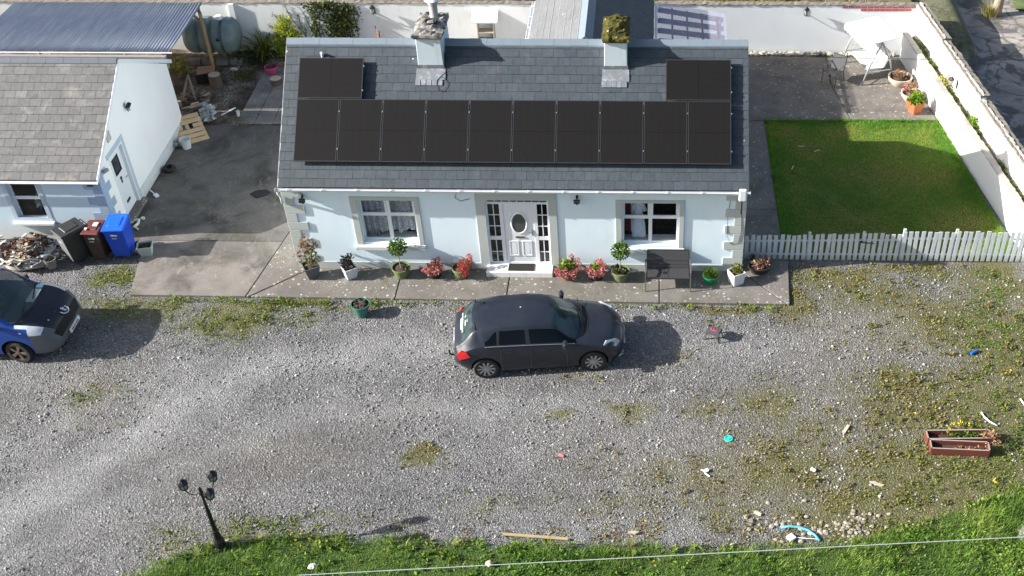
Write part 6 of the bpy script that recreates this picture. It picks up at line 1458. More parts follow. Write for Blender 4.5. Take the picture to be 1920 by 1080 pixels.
# step stool
p = G(1338, 634, GZ); t = thing('step_stool', 'small grey folding step stool with red print on the gravel', 'step stool', p, R_(-24)); PG = MT('stool_grey', (.07, .072, .078), .5, .1)
m = MB(); m.box(-.18, .18, -.12, .12, .27, .30); m.box(-.19, -.16, -.08, .08, .24, .27); m.box(.16, .19, -.08, .08, .24, .27); m.build('seat', PG, t, bev=.012)
for sx in (-1, 1):
    for sy in (-1, 1): m = MB(); m.bar((sx*.155, sy*.105, .28), (sx*.20, sy*.135, 0), .05, .018); m.build('leg', PG, t)
m = MB(); m.box(-.18, .18, -.135, -.115, .21, .29); m.box(-.18, .18, .115, .135, .21, .29); m.build('apron', PG, t)
m = MB(); m.tube([(-.10, .03, .302), (-.06, -.02, .302), (-.02, .03, .302), (.03, -.03, .302), (.06, .02, .302), (.10, -.02, .302)], .013, 5); m.tube([(-.09, -.04, .302), (.08, -.055, .302)], .008, 5); m.build('red_print', MT('print_red', (.62, .05, .08), .5), t)
m = MB(); m.box(-.185, -.15, .06, .13, .30, .315); m.build('grip', BLACKP, t)
# red trough planters
def trough(label, x, y, rz, ln, seed, green):
    t = thing('trough_planter', label, 'planter', (x, y, GZ), rz, 'red trough planters'); m = MB(); a, b, h = ln/2, .15, .22
    for (x0, x1, y0, y1) in ((-a, a, -b, -b+.03), (-a, a, b-.03, b), (-a, -a+.03, -b+.03, b-.03), (a-.03, a, -b+.03, b-.03)): m.box(x0, x1, y0, y1, 0, h)
    m.build('box', MT('trough_red', (.15, .035, .024), .75, .3, 6), t, bev=.008)
    m = MB()
    for (x0, x1, y0, y1) in ((-a, a, -b, -b+.03), (-a, a, b-.03, b), (-a, -a+.03, -b, b), (a-.03, a, -b, b)): m.box(x0+.001, x1-.001, y0+.001, y1-.001, h+.0005, h+.006)
    m.build('rim', MT('trough_rim', (.33, .29, .25), .85, .25, 9), t)
    m = MB(); m.box(-a+.03, a-.03, -b+.03, b-.03, .02, .08); m.build('soil', EARTH, t)
    m = MB(); 
    if green: m.leaves((.1, 0, .16), (a*.72, .09, .07), 160, .075, seed=seed, up=.5, shell=.1)
    else: m.leaves((.2, -.02, .12), (a*.6, .09, .05), 90, .06, seed=seed, up=.5, shell=.1, t0=.2)
    m.build('foliage', GREENL if green else DRY, t); return t
trough('red trough planter with green weeds, the farther of the pair', 17.13, -6.33, R_(2), 1.52, 3, True)
trough('red trough planter with bare soil, the nearer of the pair', 17.08, -6.68, R_(-2.5), 1.36, 4, False)
tag(MB().leaves((0, 0, .14), (.20, .26, .14), 120, .10, seed=77, up=.3, asp=.3).build('dry_weed', DRY, loc=(17.83, -6.45, GZ+.08)), 'straw coloured dead weed at the right end of the troughs', 'plant')
# ---------------------------------------------------------------- litter on the yard
def lit(mb, name, mat, label, cat, u, v, dz=0, rz=0, **kw):
    x, y, z = G(u, v, GZ); o = mb.build(name, mat, loc=(x, y, z+dz), **kw); o.rotation_euler = (0, 0, rz); return tag(o, label, cat)
m = MB(); m.lathe([(.105, 0), (.11, .012), (.10, .03), (.075, .03), (.07, .018), (.05, .018), (.045, .034), (0, .036)], 24); m.bar((-.06, 0, .03), (.06, 0, .03), .018)
lit(m, 'tub_lid', MT('turquoise', (.03, .52, .42), .45), 'round turquoise plastic lid lying on the gravel', 'lid', 1366, 823, .0, smooth='auto')
m = MB(); m.lathe([(0, -.13), (.035, -.13), (.04, -.10), (.04, .06), (.018, .10), (.018, .13), (0, .13)], 14, (0, 0, .04), axis='x'); lit(m, 'plastic_bottle', MT('bottle_blue', (.01, .16, .62), .3), 'small blue plastic bottle lying on the weeds at the right', 'bottle', 1827, 662, 0, R_(32), smooth='auto')
m = MB(); m.prism([(-.07, -.02, .01), (.02, -.03, .01), (.08, -.01, .01), (.05, .03, .01), (-.06, .03, .01)], (.0, .0, .03)); lit(m, 'plastic_shard', MT('coral', (.62, .20, .18), .5), 'coral red plastic shard on the open gravel', 'litter', 1052, 855, 0, R_(-30))
m = MB(); m.tube([(-.09, .06, .03), (.01, .0, .04), (.0, -.05, .03), (.10, -.14, .03)], .018, 7); m.lathe([(0, 0), (.05, 0), (.05, .04), (0, .05)], 12, (.04, .03, .02)); lit(m, 'pipe_fitting', PLW, 'white bent plastic pipe fitting lying below the turquoise lid', 'pipe', 1322, 886, 0)
m = MB(); m.lathe([(0, -.06), (.04, -.06), (.04, .05), (.03, .06), (0, .06)], 12, (0, 0, .04), axis='x'); lit(m, 'plastic_cup', PLW, 'white plastic cup on its side near the pale rubble', 'cup', 1525, 883, 0, R_(-35), smooth='auto')
m = MB(); m.obox((0, 0, .03), (.17, .07, .05)); lit(m, 'wood_block', MT('wood_pale', (.58, .45, .34), .8, .15), 'pale wooden block lying on the yellow weeds', 'wood', 1421, 964, 0, R_(-32), bev=.01)
m = MB(); m.prism([(-.17, .03, 0), (-.05, .06, 0), (.02, .02, 0), (.17, .0, 0), (.12, -.06, 0), (-.02, -.05, 0)], (0, 0, .035)); lit(m, 'broken_slate', MT('slab_chip', (.42, .36, .30), .9, .2), 'broken flat piece of buff stone on the rubble', 'stone', 1644, 908, 0, R_(-12))
m = MB(); m.prism([(-.10, -.12, .0), (-.02, -.13, 0), (.11, .10, 0), (.06, .14, 0)], (0, 0, .05)); lit(m, 'wood_offcut', MT('wood_pale', (.58, .45, .34), .8, .15), 'split pale timber offcut standing out on the dark gravel', 'wood', 1585, 806, 0)
m = MB(); a = Vector(G(943, 1004, GZ)); b = Vector(G(1066, 1014, GZ)); m.bar(a+Vector((0, 0, .05)), b+Vector((0, 0, .06)), .07, .03); tag(m.build('plank', MT('plank_buff', (.34, .27, .155), .85, .25, 5), bev=.005), 'long buff plank lying along the edge of the grass verge', 'plank')
m = MB(); pts = [G(u, v, GZ+.05) for u, v in ((1464, 989), (1480, 987), (1498, 988.5), (1515, 994), (1528, 1003), (1537, 1014))]; m.tube(pts, .028, 8); tag(m.build('hose', MT('hose_blue', (.10, .42, .72), .4), smooth=True), 'curved length of light blue hose beside the spilled stones', 'hose')
x, y, z = G(1483, 1011, GZ); t = thing('socket_box', 'white square socket box with a trailing white cable by the blue hose', 'socket', (x, y, z), R_(40)); m = MB(); m.box(-.08, .08, -.08, .08, .02, .09); m.build('box', PLW, t, bev=.012); m = MB(); m.tube([(.07, -.04, .05), (.25, -.24, .06), (.45, -.40, .04)], .010, 6); m.build('cable', PLW, t)
m = MB(); pts = [G(u, v, GZ+.04) for u, v in ((1840, 773), (1845, 781), (1855, 790), (1870, 798))]; m.tube(pts, .022, 7); tag(m.build('white_pipe', PLW, smooth=True), 'bent white plastic pipe on the grass above the red troughs', 'pipe')
m = MB(); pts = [G(u, v, GZ+.05) for u, v in ((1913, 748), (1919, 756), (1928, 766))]; m.tube(pts, .025, 7); tag(m.build('white_pipe', PLW, smooth=True), 'short white pipe end at the right edge of the yard', 'pipe')
m = MB(); m.rock((0, 0, .12), (.22, .26, .22), .5, .15); lit(m, 'boulder', MT('boulder_grey', (.27, .26, .23), .9, .2, 7, .5, 25), 'rounded pale boulder in the grass at the lower right', 'boulder', 1924, 1005, -.05, smooth=True)
m = MB(); m.rock((0, 0, .05), (.11, .08, .08), .5, .2); lit(m, 'boulder', MT('boulder_white', (.66, .65, .60), .9, .15), 'white stone in the grass at the left end of the fence wire', 'stone', 588, 1068, .05)
m = MB(); m.rock((0, 0, .05), (.09, .08, .07), .5, .2); lit(m, 'boulder', MT('boulder_buff', (.55, .47, .33), .9, .15), 'buff stone in the grass just above the fence wire', 'stone', 918, 1062, .06)
m = MB(); m.prism([(-.12, .02, 0), (.02, .05, 0), (.14, .02, 0), (.05, -.03, 0)], (0, 0, .05)); lit(m, 'broken_slate', MT('slab_chip', (.42, .36, .30), .9, .2), 'flat stone chip at the verge edge right of the plank', 'stone', 1187, 1002, .02)
for (u, v, lab) in ((1502, 275, 'upper of two pale twigs lying on the shaded lawn'), (1532, 283, 'pale twig just right of the upper twig on the lawn'), (1486, 315, 'pale stick lying on the left part of the lawn')):
    a = Vector(G(u, v, .0)); q = random.Random(u); ang = q.uniform(.3, 1.4) if u < 1490 else q.uniform(-.3, .6); m = MB(); m.bar((-.1*math.cos(ang), -.1*math.sin(ang), 0), (.1*math.cos(ang), .1*math.sin(ang), .01), .03, .02); tag(m.build('twig', MT('wood_pale', (.58, .45, .34), .8, .15), loc=a+Vector((0, 0, .01))), lab, 'twig')
# white dry leaves / lichen crumbs on slabs are part of the slab material
# wires
m = MB(); a = Vector(G(560, 1078.6, 1.0)); b = Vector(G(1990, 1003, 1.0)); m.tube([a+(b-a)*q for q in np.linspace(0, 1, 12)], .0085, 5); tag(m.build('fence_wire', MT('wire_grey', (.42, .45, .45), .5, .1)), 'thin grey wire stretched across the grass along the near edge', 'wire')
m = MB(); a = Vector(G(1330, 99.5, 2.4)); b = Vector(G(2050, 110.5, 2.4)); m.tube([a+(b-a)*q+Vector((0, 0, -.10*math.sin(math.pi*q))) for q in np.linspace(0, 1, 14)], .009, 5); tag(m.build('overhead_cable', BLACKP), 'thin black cable strung across the patio from the house', 'cable')
# ---------------------------------------------------------------- swing seat
p = Vector((17.42, 11.5, 0)); t = thing('swing_seat', 'white canopied garden swing seat on a grey tube frame', 'swing seat', p, R_(-72)); TUBE = MT('tube_grey', (.40, .42, .44), .4, .1, metal=.4); CREAM = MT('canvas_cream', (.74, .73, .66), .8, .06); 
hw = .85
for s in (-1, 1):
    for sy in (-1, 1):
        m = MB(); m.tube([(s*hw*.98, 0, 1.50), (s*hw, sy*.36, .8), (s*hw, sy*.60, 0)], .03, 8); m.build('leg', TUBE, t, smooth=True)
    m = MB(); m.tube([(s*hw, -.42, .45), (s*hw, .42, .45)], .018, 6); m.build('brace', TUBE, t)
    m = MB(); m.tube([(s*.68, .0, 1.48), (s*.68, -.28, .55)], .012, 6); m.tube([(s*.68, .0, 1.48), (s*.68, .24, .60)], .012, 6); m.build('hanger', TUBE, t)
    m = MB(); m.tube([(s*.70, -.34, .50), (s*.72, -.34, .72), (s*.72, .25, .74)], .016, 6); m.build('armrest', TUBE, t)
m = MB(); m.tube([(-hw, 0, 1.5), (hw, 0, 1.5)], .028, 8); m.build('top_bar', TUBE, t)
m = MB(); m.hexa([(-.68, -.32, .38), (.68, -.32, .38), (.68, .22, .40), (-.68, .22, .40), (-.68, -.32, .50), (.68, -.32, .50), (.68, .22, .47), (-.68, .22, .47)]); m.build('seat', MT('canvas_grey', (.52, .55, .53), .85, .06), t, bev=.03)
m = MB(); m.hexa([(-.68, .20, .44), (.68, .20, .44), (.68, .30, .44), (-.68, .30, .44), (-.68, .42, 1.0), (.68, .42, 1.0), (.68, .50, 1.0), (-.68, .50, 1.0)]); m.build('backrest', CREAM, t, bev=.03)
m = MB(); m.hexa([(-.86, -.60, 1.50), (.86, -.60, 1.50), (.86, .60, 1.60), (-.86, .60, 1.60), (-.86, -.60, 1.525), (.86, -.60, 1.525), (.86, .60, 1.625), (-.86, .60, 1.625)]); cn = m.build('canopy', MT('canvas_white', (.56, .62, .65), .75, .05), t)
m = MB()
for i in range(8):
    x0 = -.86+1.72*i/8; x1 = x0+1.72/8; m.prism([(x0, -.605, 1.52), (x1, -.605, 1.52), (x1, -.64, 1.37), ((x0+x1)/2, -.65, 1.33), (x0, -.64, 1.36)], (0, -.006, 0))
m.build('valance', CREAM, cn)
# dark patio chair
t = thing('patio_chair', 'black metal patio chair beside the swing seat', 'chair', (16.12, 10.72, 0), R_(-38))
m = MB(); m.prism([(-.25, -.25, .42), (.25, -.25, .42), (.25, .22, .40), (-.25, .22, .40)], (0, 0, .02)); m.build('seat', MESHB, t)
m = MB(); m.prism([(-.25, .22, .42), (.25, .22, .42), (.25, .40, .88), (-.25, .40, .88)], (0, -.018, .006)); m.build('backrest', MESHB, t)
for s in (-1, 1):
    for y0, y1 in ((-.30, -.24), (.34, .20)): m = MB(); m.tube([(s*.27, y0, 0), (s*.27, y1, .42), (s*.27, y1, .62 if y0 < 0 else .5)], .014, 6); m.build('leg', DARKM, t)
    m = MB(); m.tube([(s*.27, -.24, .62), (s*.27, .28, .64)], .018, 6); m.build('armrest', MT('metal_scuffed', (.16, .16, .165), .45, .2, metal=.6), t)
m = MB(); m.tube([(-.26, .22, .42), (-.26, .40, .89), (.26, .40, .89), (.26, .22, .42)], .014, 6); m.build('back_frame', DARKM, t)
# wall lamps, floods, boxes
def wall_lamp(label, loc, rz, z=0):
    t = thing('wall_lamp', label, 'wall lamp', loc, rz, 'black lanterns on the garden walls'); m = MB(); m.box(-.05, .05, -.02, 0, -.12, .12); m.tube([(0, -.02, -.05), (0, -.14, -.10), (0, -.22, 0)], .014, 6); m.build('bracket', BLACKP, t)
    m = MB(); m.lathe([(.05, 0), (.085, .18)], 6, (0, -.22, 0)); m.build('glass', MT('lantern_glass', (.30, .32, .33), .2, .1), t)
    m = MB(); m.lathe([(.11, .18), (.11, .20), (.03, .29), (0, .31)], 6, (0, -.22, 0)); m.build('cap', BLACKP, t); m = MB(); m.lathe([(.06, -.02), (.06, 0)], 6, (0, -.22, 0)); m.build('base', BLACKP, t); return t
wall_lamp('black lantern on the rear wall between the ivy and the first chimney', (-.13, 12.95, 1.55), 0)
wall_lamp('black lantern high on the clean rear wall right of the lean-to', (15.26, 12.95, 1.55), 0)
wall_lamp('black lantern on the bright white side wall', (19.78, 8.38, 1.20), R_(-98))
def flood(label, loc, rz, white=False):
    t = thing('floodlight', label, 'floodlight', loc, rz, 'floodlights under the eaves'); m = MB(); m.box(-.03, .03, -.06, 0, -.04, .04); m.bar((0, -.05, 0), (0, -.13, -.05), .03); m.build('bracket', BLACKP, t)
    m = MB(); m.obox((0, -.17, -.06), (.17, .09, .11), (.5, 0, 0)); m.build('lamp_head', BLACKP, t, bev=.012); m = MB(); m.lathe([(0, -.2), (.035, -.19), (.03, -.14), (0, -.13)], 10, (0, -.10, 0)); m.build('sensor', BLACKP, t)
    if white: m = MB(); m.lathe([(0, .0), (.06, .0), (.065, .05), (.04, .09), (0, .10)], 14, (-.06, -.09, .03)); m.build('camera_dome', PLW, t, smooth='auto')
    return t
flood('black floodlight with white camera dome at the left end of the house eaves', (.52, 0, 2.42), .15, True)
flood('black floodlight under the eaves between the door and the right window', (7.88, 0, 2.46), 0)
t = thing('floodlight', 'small black floodlight on the white gable of the shed', 'floodlight', (SX, 3.95, 2.78), R_(90)); m = MB(); m.obox((0, -.12, .05), (.17, .10, .12), (.4, 0, 0)); m.build('lamp_head', BLACKP, t, bev=.012); m = MB(); m.bar((0, 0, -.02), (0, -.12, 0), .04); m.bar((.02, -.04, -.02), (.06, -.10, -.14), .025); m.bar((-.02, -.04, -.02), (-.05, -.10, -.12), .025); m.build('bracket', BLACKP, t)
t = thing('floodlight', 'small dark floodlight at the front corner of the shed gable', 'floodlight', (SX+.03, SY+.35, 2.12), R_(60)); m = MB(); m.obox((0, -.12, .02), (.16, .08, .10), (.4, 0, 0)); m.build('lamp_head', GREYP, t, bev=.01); m = MB(); m.bar((0, 0, 0), (0, -.1, 0), .03); m.build('bracket', BLACKP, t)
t = thing('floodlight', 'black floodlight under the shed gutter near its blue corner stones', 'floodlight', (SX-.22, SY, 1.96), 0); m = MB(); m.obox((0, -.12, -.02), (.15, .08, .09), (.4, 0, 0)); m.build('lamp_head', BLACKP, t, bev=.01); m = MB(); m.bar((0, 0, 0), (0, -.1, 0), .04); m.build('bracket', BLACKP, t)
t = thing('antenna_box', 'white antenna box on a black pole at the right end of the gutter', 'antenna', (W-.12, -.16, 2.5)); m = MB(); m.box(-.10, .10, -.19, -.10, .06, .42); m.build('housing', PLW, t, bev=.03); m = MB(); m.tube([(0, -.06, -.42), (0, -.06, .30)], .02, 8); m.bar((0, -.06, -.1), (0, .14, -.1), .03); m.build('pole', BLACKP, t)
# curtains and clothes seen through the windows
k = NT('net_lace'); uvp = k.obj(); c = k.mix(k.ramp(k.noise(uvp, 26, 5, .75), [(.42, 0), (.6, 1)]), (.42, .46, .52), (.86, .90, .95)); k.fin(c, .9, 0, .1)
tr = k.n.new('ShaderNodeBsdfTransparent'); mx = k.n.new('ShaderNodeMixShader'); k.set(mx.inputs[0], k.ramp(k.noise(uvp, 30, 5, .8), [(.40, .5), (.62, .05)])); k.t.links.new(k.b.outputs[0], mx.inputs[1]); k.t.links.new(tr.outputs[0], mx.inputs[2]); k.t.links.new(mx.outputs[0], k.out.inputs[0]); LACE = k.m
def curtain(label, x0, x1, ztop, zb, y, folds, scal, mat, amp=.03):
    m = MB(); n = 70; vs = []; 
    for j in range(2):
        for i in range(n+1):
            q = i/n; x = x0+(x1-x0)*q; vs.append((x, y+amp*math.sin(q*folds*6.28), ztop if j else zb+scal*abs(math.sin(q*9.5))))
    m.add(vs, [(i, i+1, n+2+i, n+1+i) for i in range(n)]); o = m.build('net_curtain', mat, smooth=True); return tag(o, label, 'curtain')
curtain('white lace net curtain with scalloped hem inside the left window', 1.98, 3.48, 2.28, 1.02, .27, 9, .12, LACE)
curtain('gathered grey side curtain at the left edge of the left window', 1.96, 2.36, 2.28, .92, .28, 6, 0, MT('curtain_grey', (.42, .42, .46), .9, .2, 20), .04)
def garment(label, x, y, ztop, ln, wt, wb, mat, sleeve=True):
    m = MB(); n = 18; rows = ((0, .05), (.04, wt*.8), (.12, wt), (.35, wt*.8), (.6, (wt+wb)*.5), (1, wb)); vs = []
    for q, w2 in rows:
        for i in range(n): a = 6.28*i/n; vs.append((x+w2*math.cos(a), y+.05*math.sin(a)*(1+.5*math.sin(5*a)), ztop-ln*q))
    m.add(vs, [(r*n+i, r*n+(i+1) % n, (r+1)*n+(i+1) % n, (r+1)*n+i) for r in range(len(rows)-1) for i in range(n)])
    if sleeve:
        for s in (-1, 1): m.tube([(x+s*wt*.8, y, ztop-.06), (x+s*wt*1.25, y, ztop-.35)], .05, 7)
    return tag(m.build('garment', mat, smooth=True), label, 'clothes')
garment('pale blue dress hanging in the right window', 9.52, .30, 2.16, 1.22, .13, .20, MT('cloth_pale_blue', (.66, .76, .90), .9, .15, 9))
garment('cream garment hanging left of the pale blue dress', 9.36, .33, 2.14, 1.02, .08, .09, MT('cloth_cream', (.48, .46, .42), .9, .2, 9), False)
garment('dark red garment hanging at the left of the right window', 9.22, .32, 2.1, .95, .11, .12, MT('cloth_red', (.10, .015, .02), .9, .2, 9), False)
tag(MB().obox((-7.62, SY+.42, 1.12), (.30, .12, .42), (0, .2, .2)).leaves((-7.62, SY+.40, 1.32), (.15, .05, .1), 20, .1, seed=2).build('cloth_heap', MT('cloth_teal', (.16, .30, .26), .9, .5, 6)), 'teal and white cloth heaped inside the shed window', 'cloth')
tag(MB().leaves((-7.70, SY+.33, 1.0), (.12, .04, .10), 40, .12, seed=5, asp=.9).build('cloth_heap', MT('cloth_white', (.6, .62, .58), .9, .2)), 'white cloth lying low inside the shed window', 'cloth')
# ---------------------------------------------------------------- back yard on the left
TANKG = MT('tank_green_grey', (.15, .20, .195), .5, .15, 4, dirt=(.23, .28, .27), dsc=3)
t = thing('oil_tank', 'grey green ribbed oil tank lying on blocks by the rear wall', 'oil tank', (-5.88, 12.25, -.06)); m = MB()
prof2 = [(0, -1.02), (.30, -1.0), (.52, -.92), (.62, -.80), (.64, -.72), (.64, -.52), (.53, -.49), (.53, -.37), (.65, -.32), (.65, -.04), (.53, 0), (.53, .12), (.65, .16), (.65, .36), (.53, .40), (.53, .48), (.64, .52), (.62, .72), (.52, .86), (.30, .95), (0, .97)]
m.lathe(prof2, 40, (0, 0, .98), axis='x'); m.build('tank_body', TANKG, t, smooth='auto')
m = MB(); m.lathe([(.14, 0), (.14, .08), (.11, .11), (0, .12)], 18, (.34, 0, 1.60)); m.build('filler_cap', PLW, t, smooth='auto'); m = MB(); m.lathe([(.10, 0), (.10, .06), (0, .08)], 16, (-.30, 0, 1.58)); m.build('vent_cap', MT('cap_pale', (.6, .62, .6), .6), t, smooth='auto')
m = MB(); m.lathe([(.6505, -.28), (.656, -.28), (.656, -.10), (.6505, -.10)], 40, (0, 0, .98), axis='x'); m.v = [v for v in m.v]; m.build('strap', TANKG, t, smooth='auto')
m = MB(); m.prism([(.30, -.662, 1.06), (.46, -.662, 1.06), (.38, -.662, 1.20)], (0, -.006, 0)); m.build('warning_mark', BLK, t)
for i in range(4): tag(MB().box(-.22, .22, -.11, .11, 0, .20).build('concrete_block', MT('block_grey', (.20, .19, .17), .95, .25, 8, .6), loc=(-6.6+.50*i, 11.80+.02*(i % 2), 0), bev=.01), ['concrete block under the hidden end of the oil tank', 'concrete block under the tank just left of the carport post', 'concrete block under the tank just right of the carport post', 'concrete block under the right end of the oil tank'][i], 'block')
BARK = MT('bark', (.11, .085, .065), .95, .35, 9, .9, 16); CUT = MT('cut_wood', (.50, .40, .29), .85, .2, 9)
def stump(label, x, y, r, h, tilt=0, z=0):
    t = thing('tree_stump', label, 'stump', (x, y, z)); m = MB(); m.lathe([(r*1.08, 0), (r, h*.5), (r, h)], 16); m.build('trunk', BARK, t); m = MB(); m.lathe([(r*.97, h+.001), (r*.96, h+.008), (0, h+.012)], 16); m.build('cut_face', CUT, t); return t
stump('big sawn stump with pale top in the wood chippings', -5.38, 10.25, .21, .42); stump('short sawn stump in front of the big stump', -5.50, 9.42, .16, .14); stump('white topped stump beside the pink pot', -3.27, 10.30, .20, .26)
def log(label, a, b, r, mat=BARK):
    t = thing('log', label, 'log', a); d = Vector(b)-Vector(a); m = MB(); m.tube([(0, 0, 0), d*.5+Vector((0, 0, .01)), d], [r, r*.95, r*.9], 9); m.build('bark', mat, t)
    m = MB(); n = d.normalized(); m.tube([-n*.004, n*.001], r*.92, 9); m.tube([d+n*.004, d-n*.001], r*.82, 9); m.build('cut_face', CUT, t); return t
GW2 = MT('weathered_wood', (.24, .20, .165), .9, .3, 7)
log('weathered branch propped like one leg of an A beside the shed', (-6.18, 8.9, .02), (-6.15, 9.9, .55), .05, GW2); log('weathered branch forming the other leg of the A by the shed', (-5.75, 9.1, .02), (-6.12, 9.85, .6), .05, GW2)
log('grey pole lying on the ground by the shed wall, farther one', (-6.3, 8.85, .06), (-5.35, 9.1, .08), .04, GW2); log('grey pole lying nearer, across the chippings', (-6.25, 8.6, .06), (-5.1, 8.35, .07), .045, GW2)
log('pale split log on top of the firewood heap', (-6.1, 7.9, .30), (-5.15, 8.35, .36), .055, MT('split_pale', (.42, .36, .29), .85, .2)); log('brown split log below the pale one on the firewood heap', (-6.05, 7.75, .16), (-5.3, 8.15, .2), .07, GW2)
log('short log lying end on by the clear plastic sacks', (-4.72, 7.95, .08), (-4.62, 8.12, .08), .075); log('small round log end at the edge of the firewood heap', (-5.12, 7.55, .08), (-5.05, 7.8, .08), .07)
log('stub of firewood standing against the shed back corner', (-6.02, 8.3, .0), (-6.0, 8.32, .45), .10, MT('split_red', (.30, .19, .13), .85, .25)); log('dark log at the bottom of the firewood heap', (-5.75, 7.6, .08), (-5.3, 7.75, .08), .075); log('dark log second from the bottom of the firewood heap', (-5.70, 7.72, .2), (-5.25, 7.85, .2), .07)
FW = [MT('firewood_dark', (.085, .06, .042), .95, .3, 8), GW2, MT('split_red', (.30, .19, .13), .85, .25), BARK]
g = random.Random(12)
for i in range(34):
    x, y = g.uniform(-6.35, -5.0), g.uniform(7.55, 9.6); y = y if x < -5.4 else min(y, 8.6); a = g.uniform(-.5, 1.0); ln = g.uniform(.25, .6); z = .05+.26*max(0, 1-abs(x+6.0)/.8)*max(0, 1-abs(y-8.1)/1.4)+g.uniform(0, .08)
    m = MB(); r = g.uniform(.03, .075); m.tube([(-ln/2*math.cos(a), -ln/2*math.sin(a), 0), (ln/2*math.cos(a), ln/2*math.sin(a), g.uniform(-.06, .1))], [r, r*.85], 6)
    tag(m.build('firewood', FW[i % 4], loc=(x, y, z)), 'piece of firewood tossed in the heap along the shed gable', 'firewood', 'firewood heap behind the shed gable')
t = thing('log_box', 'black box of orange brown split logs near the oil tank', 'log box', (-5.82, 10.65, 0), .25); m = MB()
for (x0, x1, y0, y1) in ((-.34, .34, -.24, -.2), (-.34, .34, .2, .24), (-.34, -.30, -.2, .2), (.30, .34, -.2, .2)): m.box(x0, x1, y0, y1, 0, .34)
m.build('box', BLACKP, t)
for i in range(6): a = .05*i; tag(MB().tube([(-.30+.05*(i % 2), -.17+.065*i, .34+.03*(i % 3)), (.32, -.15+.065*i, .36+.02*(i % 2))], .05, 7).build('split_log', MT('split_orange', (.36, .20, .12), .85, .3, 9), loc=(-5.82, 10.65, 0), rot=(0, 0, .25)), 'orange brown split log lying in the black log box', 'log', 'split logs in the black box')
t = thing('pallet', 'small slatted wooden pallet leaning over the firewood against the shed', 'pallet', (-5.28, 6.95, .02), R_(33)); PAL = MT('pallet_wood', (.56, .40, .23), .8, .2, 7); tl = R_(24)
pr = bpy.data.objects.new('x', None)
ey = Vector((0, math.cos(tl), math.sin(tl))); ez = Vector((0, -math.sin(tl), math.cos(tl)))
def pb(x0, x1, y0, y1, z0, z1):
    m = MB(); P = lambda x, y, z: (Vector((x, 0, .08))+ey*y+ez*z)*1.2
    return m.hexa([P(x0, y0, z0), P(x1, y0, z0), P(x1, y1, z0), P(x0, y1, z0), P(x0, y0, z1), P(x1, y0, z1), P(x1, y1, z1), P(x0, y1, z1)])
bpy.data.objects.remove(pr)
for i in range(6):
    y = -.46+.165*i
    if i == 3: pb(-.40, -.14, y, y+.12, .09, .112).build('slat', PAL, t); pb(.14, .40, y, y+.12, .09, .112).build('slat', PAL, t)
    else: pb(-.40, .40, y, y+.13, .09, .112).build('slat', PAL, t)
for x in (-.40, -.04, .32): pb(x, x+.08, -.46, .50, .02, .09).build('bearer', PAL, t)
for y in (-.46, .38): pb(-.40, .40, y, y+.10, 0, .02).build('bottom_board', PAL, t)
t = thing('bucket', 'white plastic bucket on the drive in front of the pallet', 'bucket', (-5.14, 6.18, 0)); m = MB(); m.lathe([(.13, 0), (.175, .32), (.185, .34), (.165, .34), (.12, .03), (0, .03)], 24); m.build('body', MT('bucket_white', (.62, .63, .62), .6, .15), t, smooth='auto'); m = MB(); m.tube([(.17*math.cos(q), .17*math.sin(q)*.6, .32-.03) for q in np.linspace(3.3, 6.1, 10)], .006, 5); m.build('handle', METAL, t)
m = MB(); m.lathe([(.10, .0), (.17, .01), (.20, .07), (.17, .13), (.11, .14), (.10, .10), (.10, .0)], 26); tag(m.build('tyre', MT('tyre_rubber', (.022, .021, .02)), loc=(-5.28, 4.85, 0), smooth='auto'), 'small black tyre lying on the drive beside the shed wall', 'tyre')
m = MB(); m.leaves((0, 0, .12), (.14, .10, .1), 26, .14, seed=3, asp=.9); tag(m.build('crumpled_bag', MT('bag_pale', (.45, .50, .46), .6, .3)), 'crumpled pale bag by the foot of the shed wall near the bucket', 'bag').location = (-5.45, 6.2, 0)
t = thing('plastic_sack', 'heap of clear plastic sacks behind the pallet', 'plastic sack', (-4.95, 7.95, 0)); m = MB(); m.leaves((0, 0, .24), (.20, .34, .24), 420, .11, seed=31, shell=.5, asp=.9); m.build('film', MT('clear_film', (.50, .51, .53), .25, .3, 8), t)
m = MB(); m.bar((0, 0, .02), (.52, .72, .04), .045, .02); tag(m.build('white_strip', PLW, loc=(-4.78, 7.95, 0)), 'white plastic strip lying on the soil by the paving', 'strip')
m = MB(); m.lathe([(.06, 0), (.06, .20), (.04, .20), (.04, .01)], 14); o = m.build('pipe_offcut', MT('cap_pale', (.6, .62, .6), .6), loc=(-4.02, 8.18, .0)); tag(o, 'short pale pipe offcut standing by the paving edge', 'pipe')
m = MB(); m.tube([(0, 0, .03), (.30, -.30, .05)], .02, 6); m.obox((.32, -.33, .05), (.12, .16, .05), (0, 0, .8)); tag(m.build('white_brush', PLW, loc=(-5.52, 3.72, 0)), 'white long handled brush head sticking out by the shed door step', 'brush')
m = MB(); m.tube([(.0, .0, .05), (.12, .02, .06), (.16, -.16, .06), (.10, -.32, .05), (.24, -.42, .04)], [.05, .045, .04, .045, .03], 8); m.lathe([(0, 0), (.06, 0), (.06, .05), (0, .06)], 12, (.20, .12, .02)); m.lathe([(0, 0), (.06, 0), (.06, .05), (0, .06)], 12, (-.06, -.06, .02)); tag(m.build('wheel_bracket', MT('bracket_pale', (.66, .65, .58), .5), loc=(-5.40, 2.08, 0), smooth='auto'), 'curved cream bracket with round ends lying at the shed corner by the blue bin', 'bracket')
m = MB(); m.prism([G(469, 364, .004), G(480, 358, .004), G(500, 356, .004), G(508, 361, .004), G(500, 366, .004), G(482, 372, .004)], (0, 0, .02)); tag(m.build('black_rag', MT('rag_black', (.02, .02, .022), .9, .3, 9, .6, 20)), 'black rag lying flat on the drive near the house', 'rag')
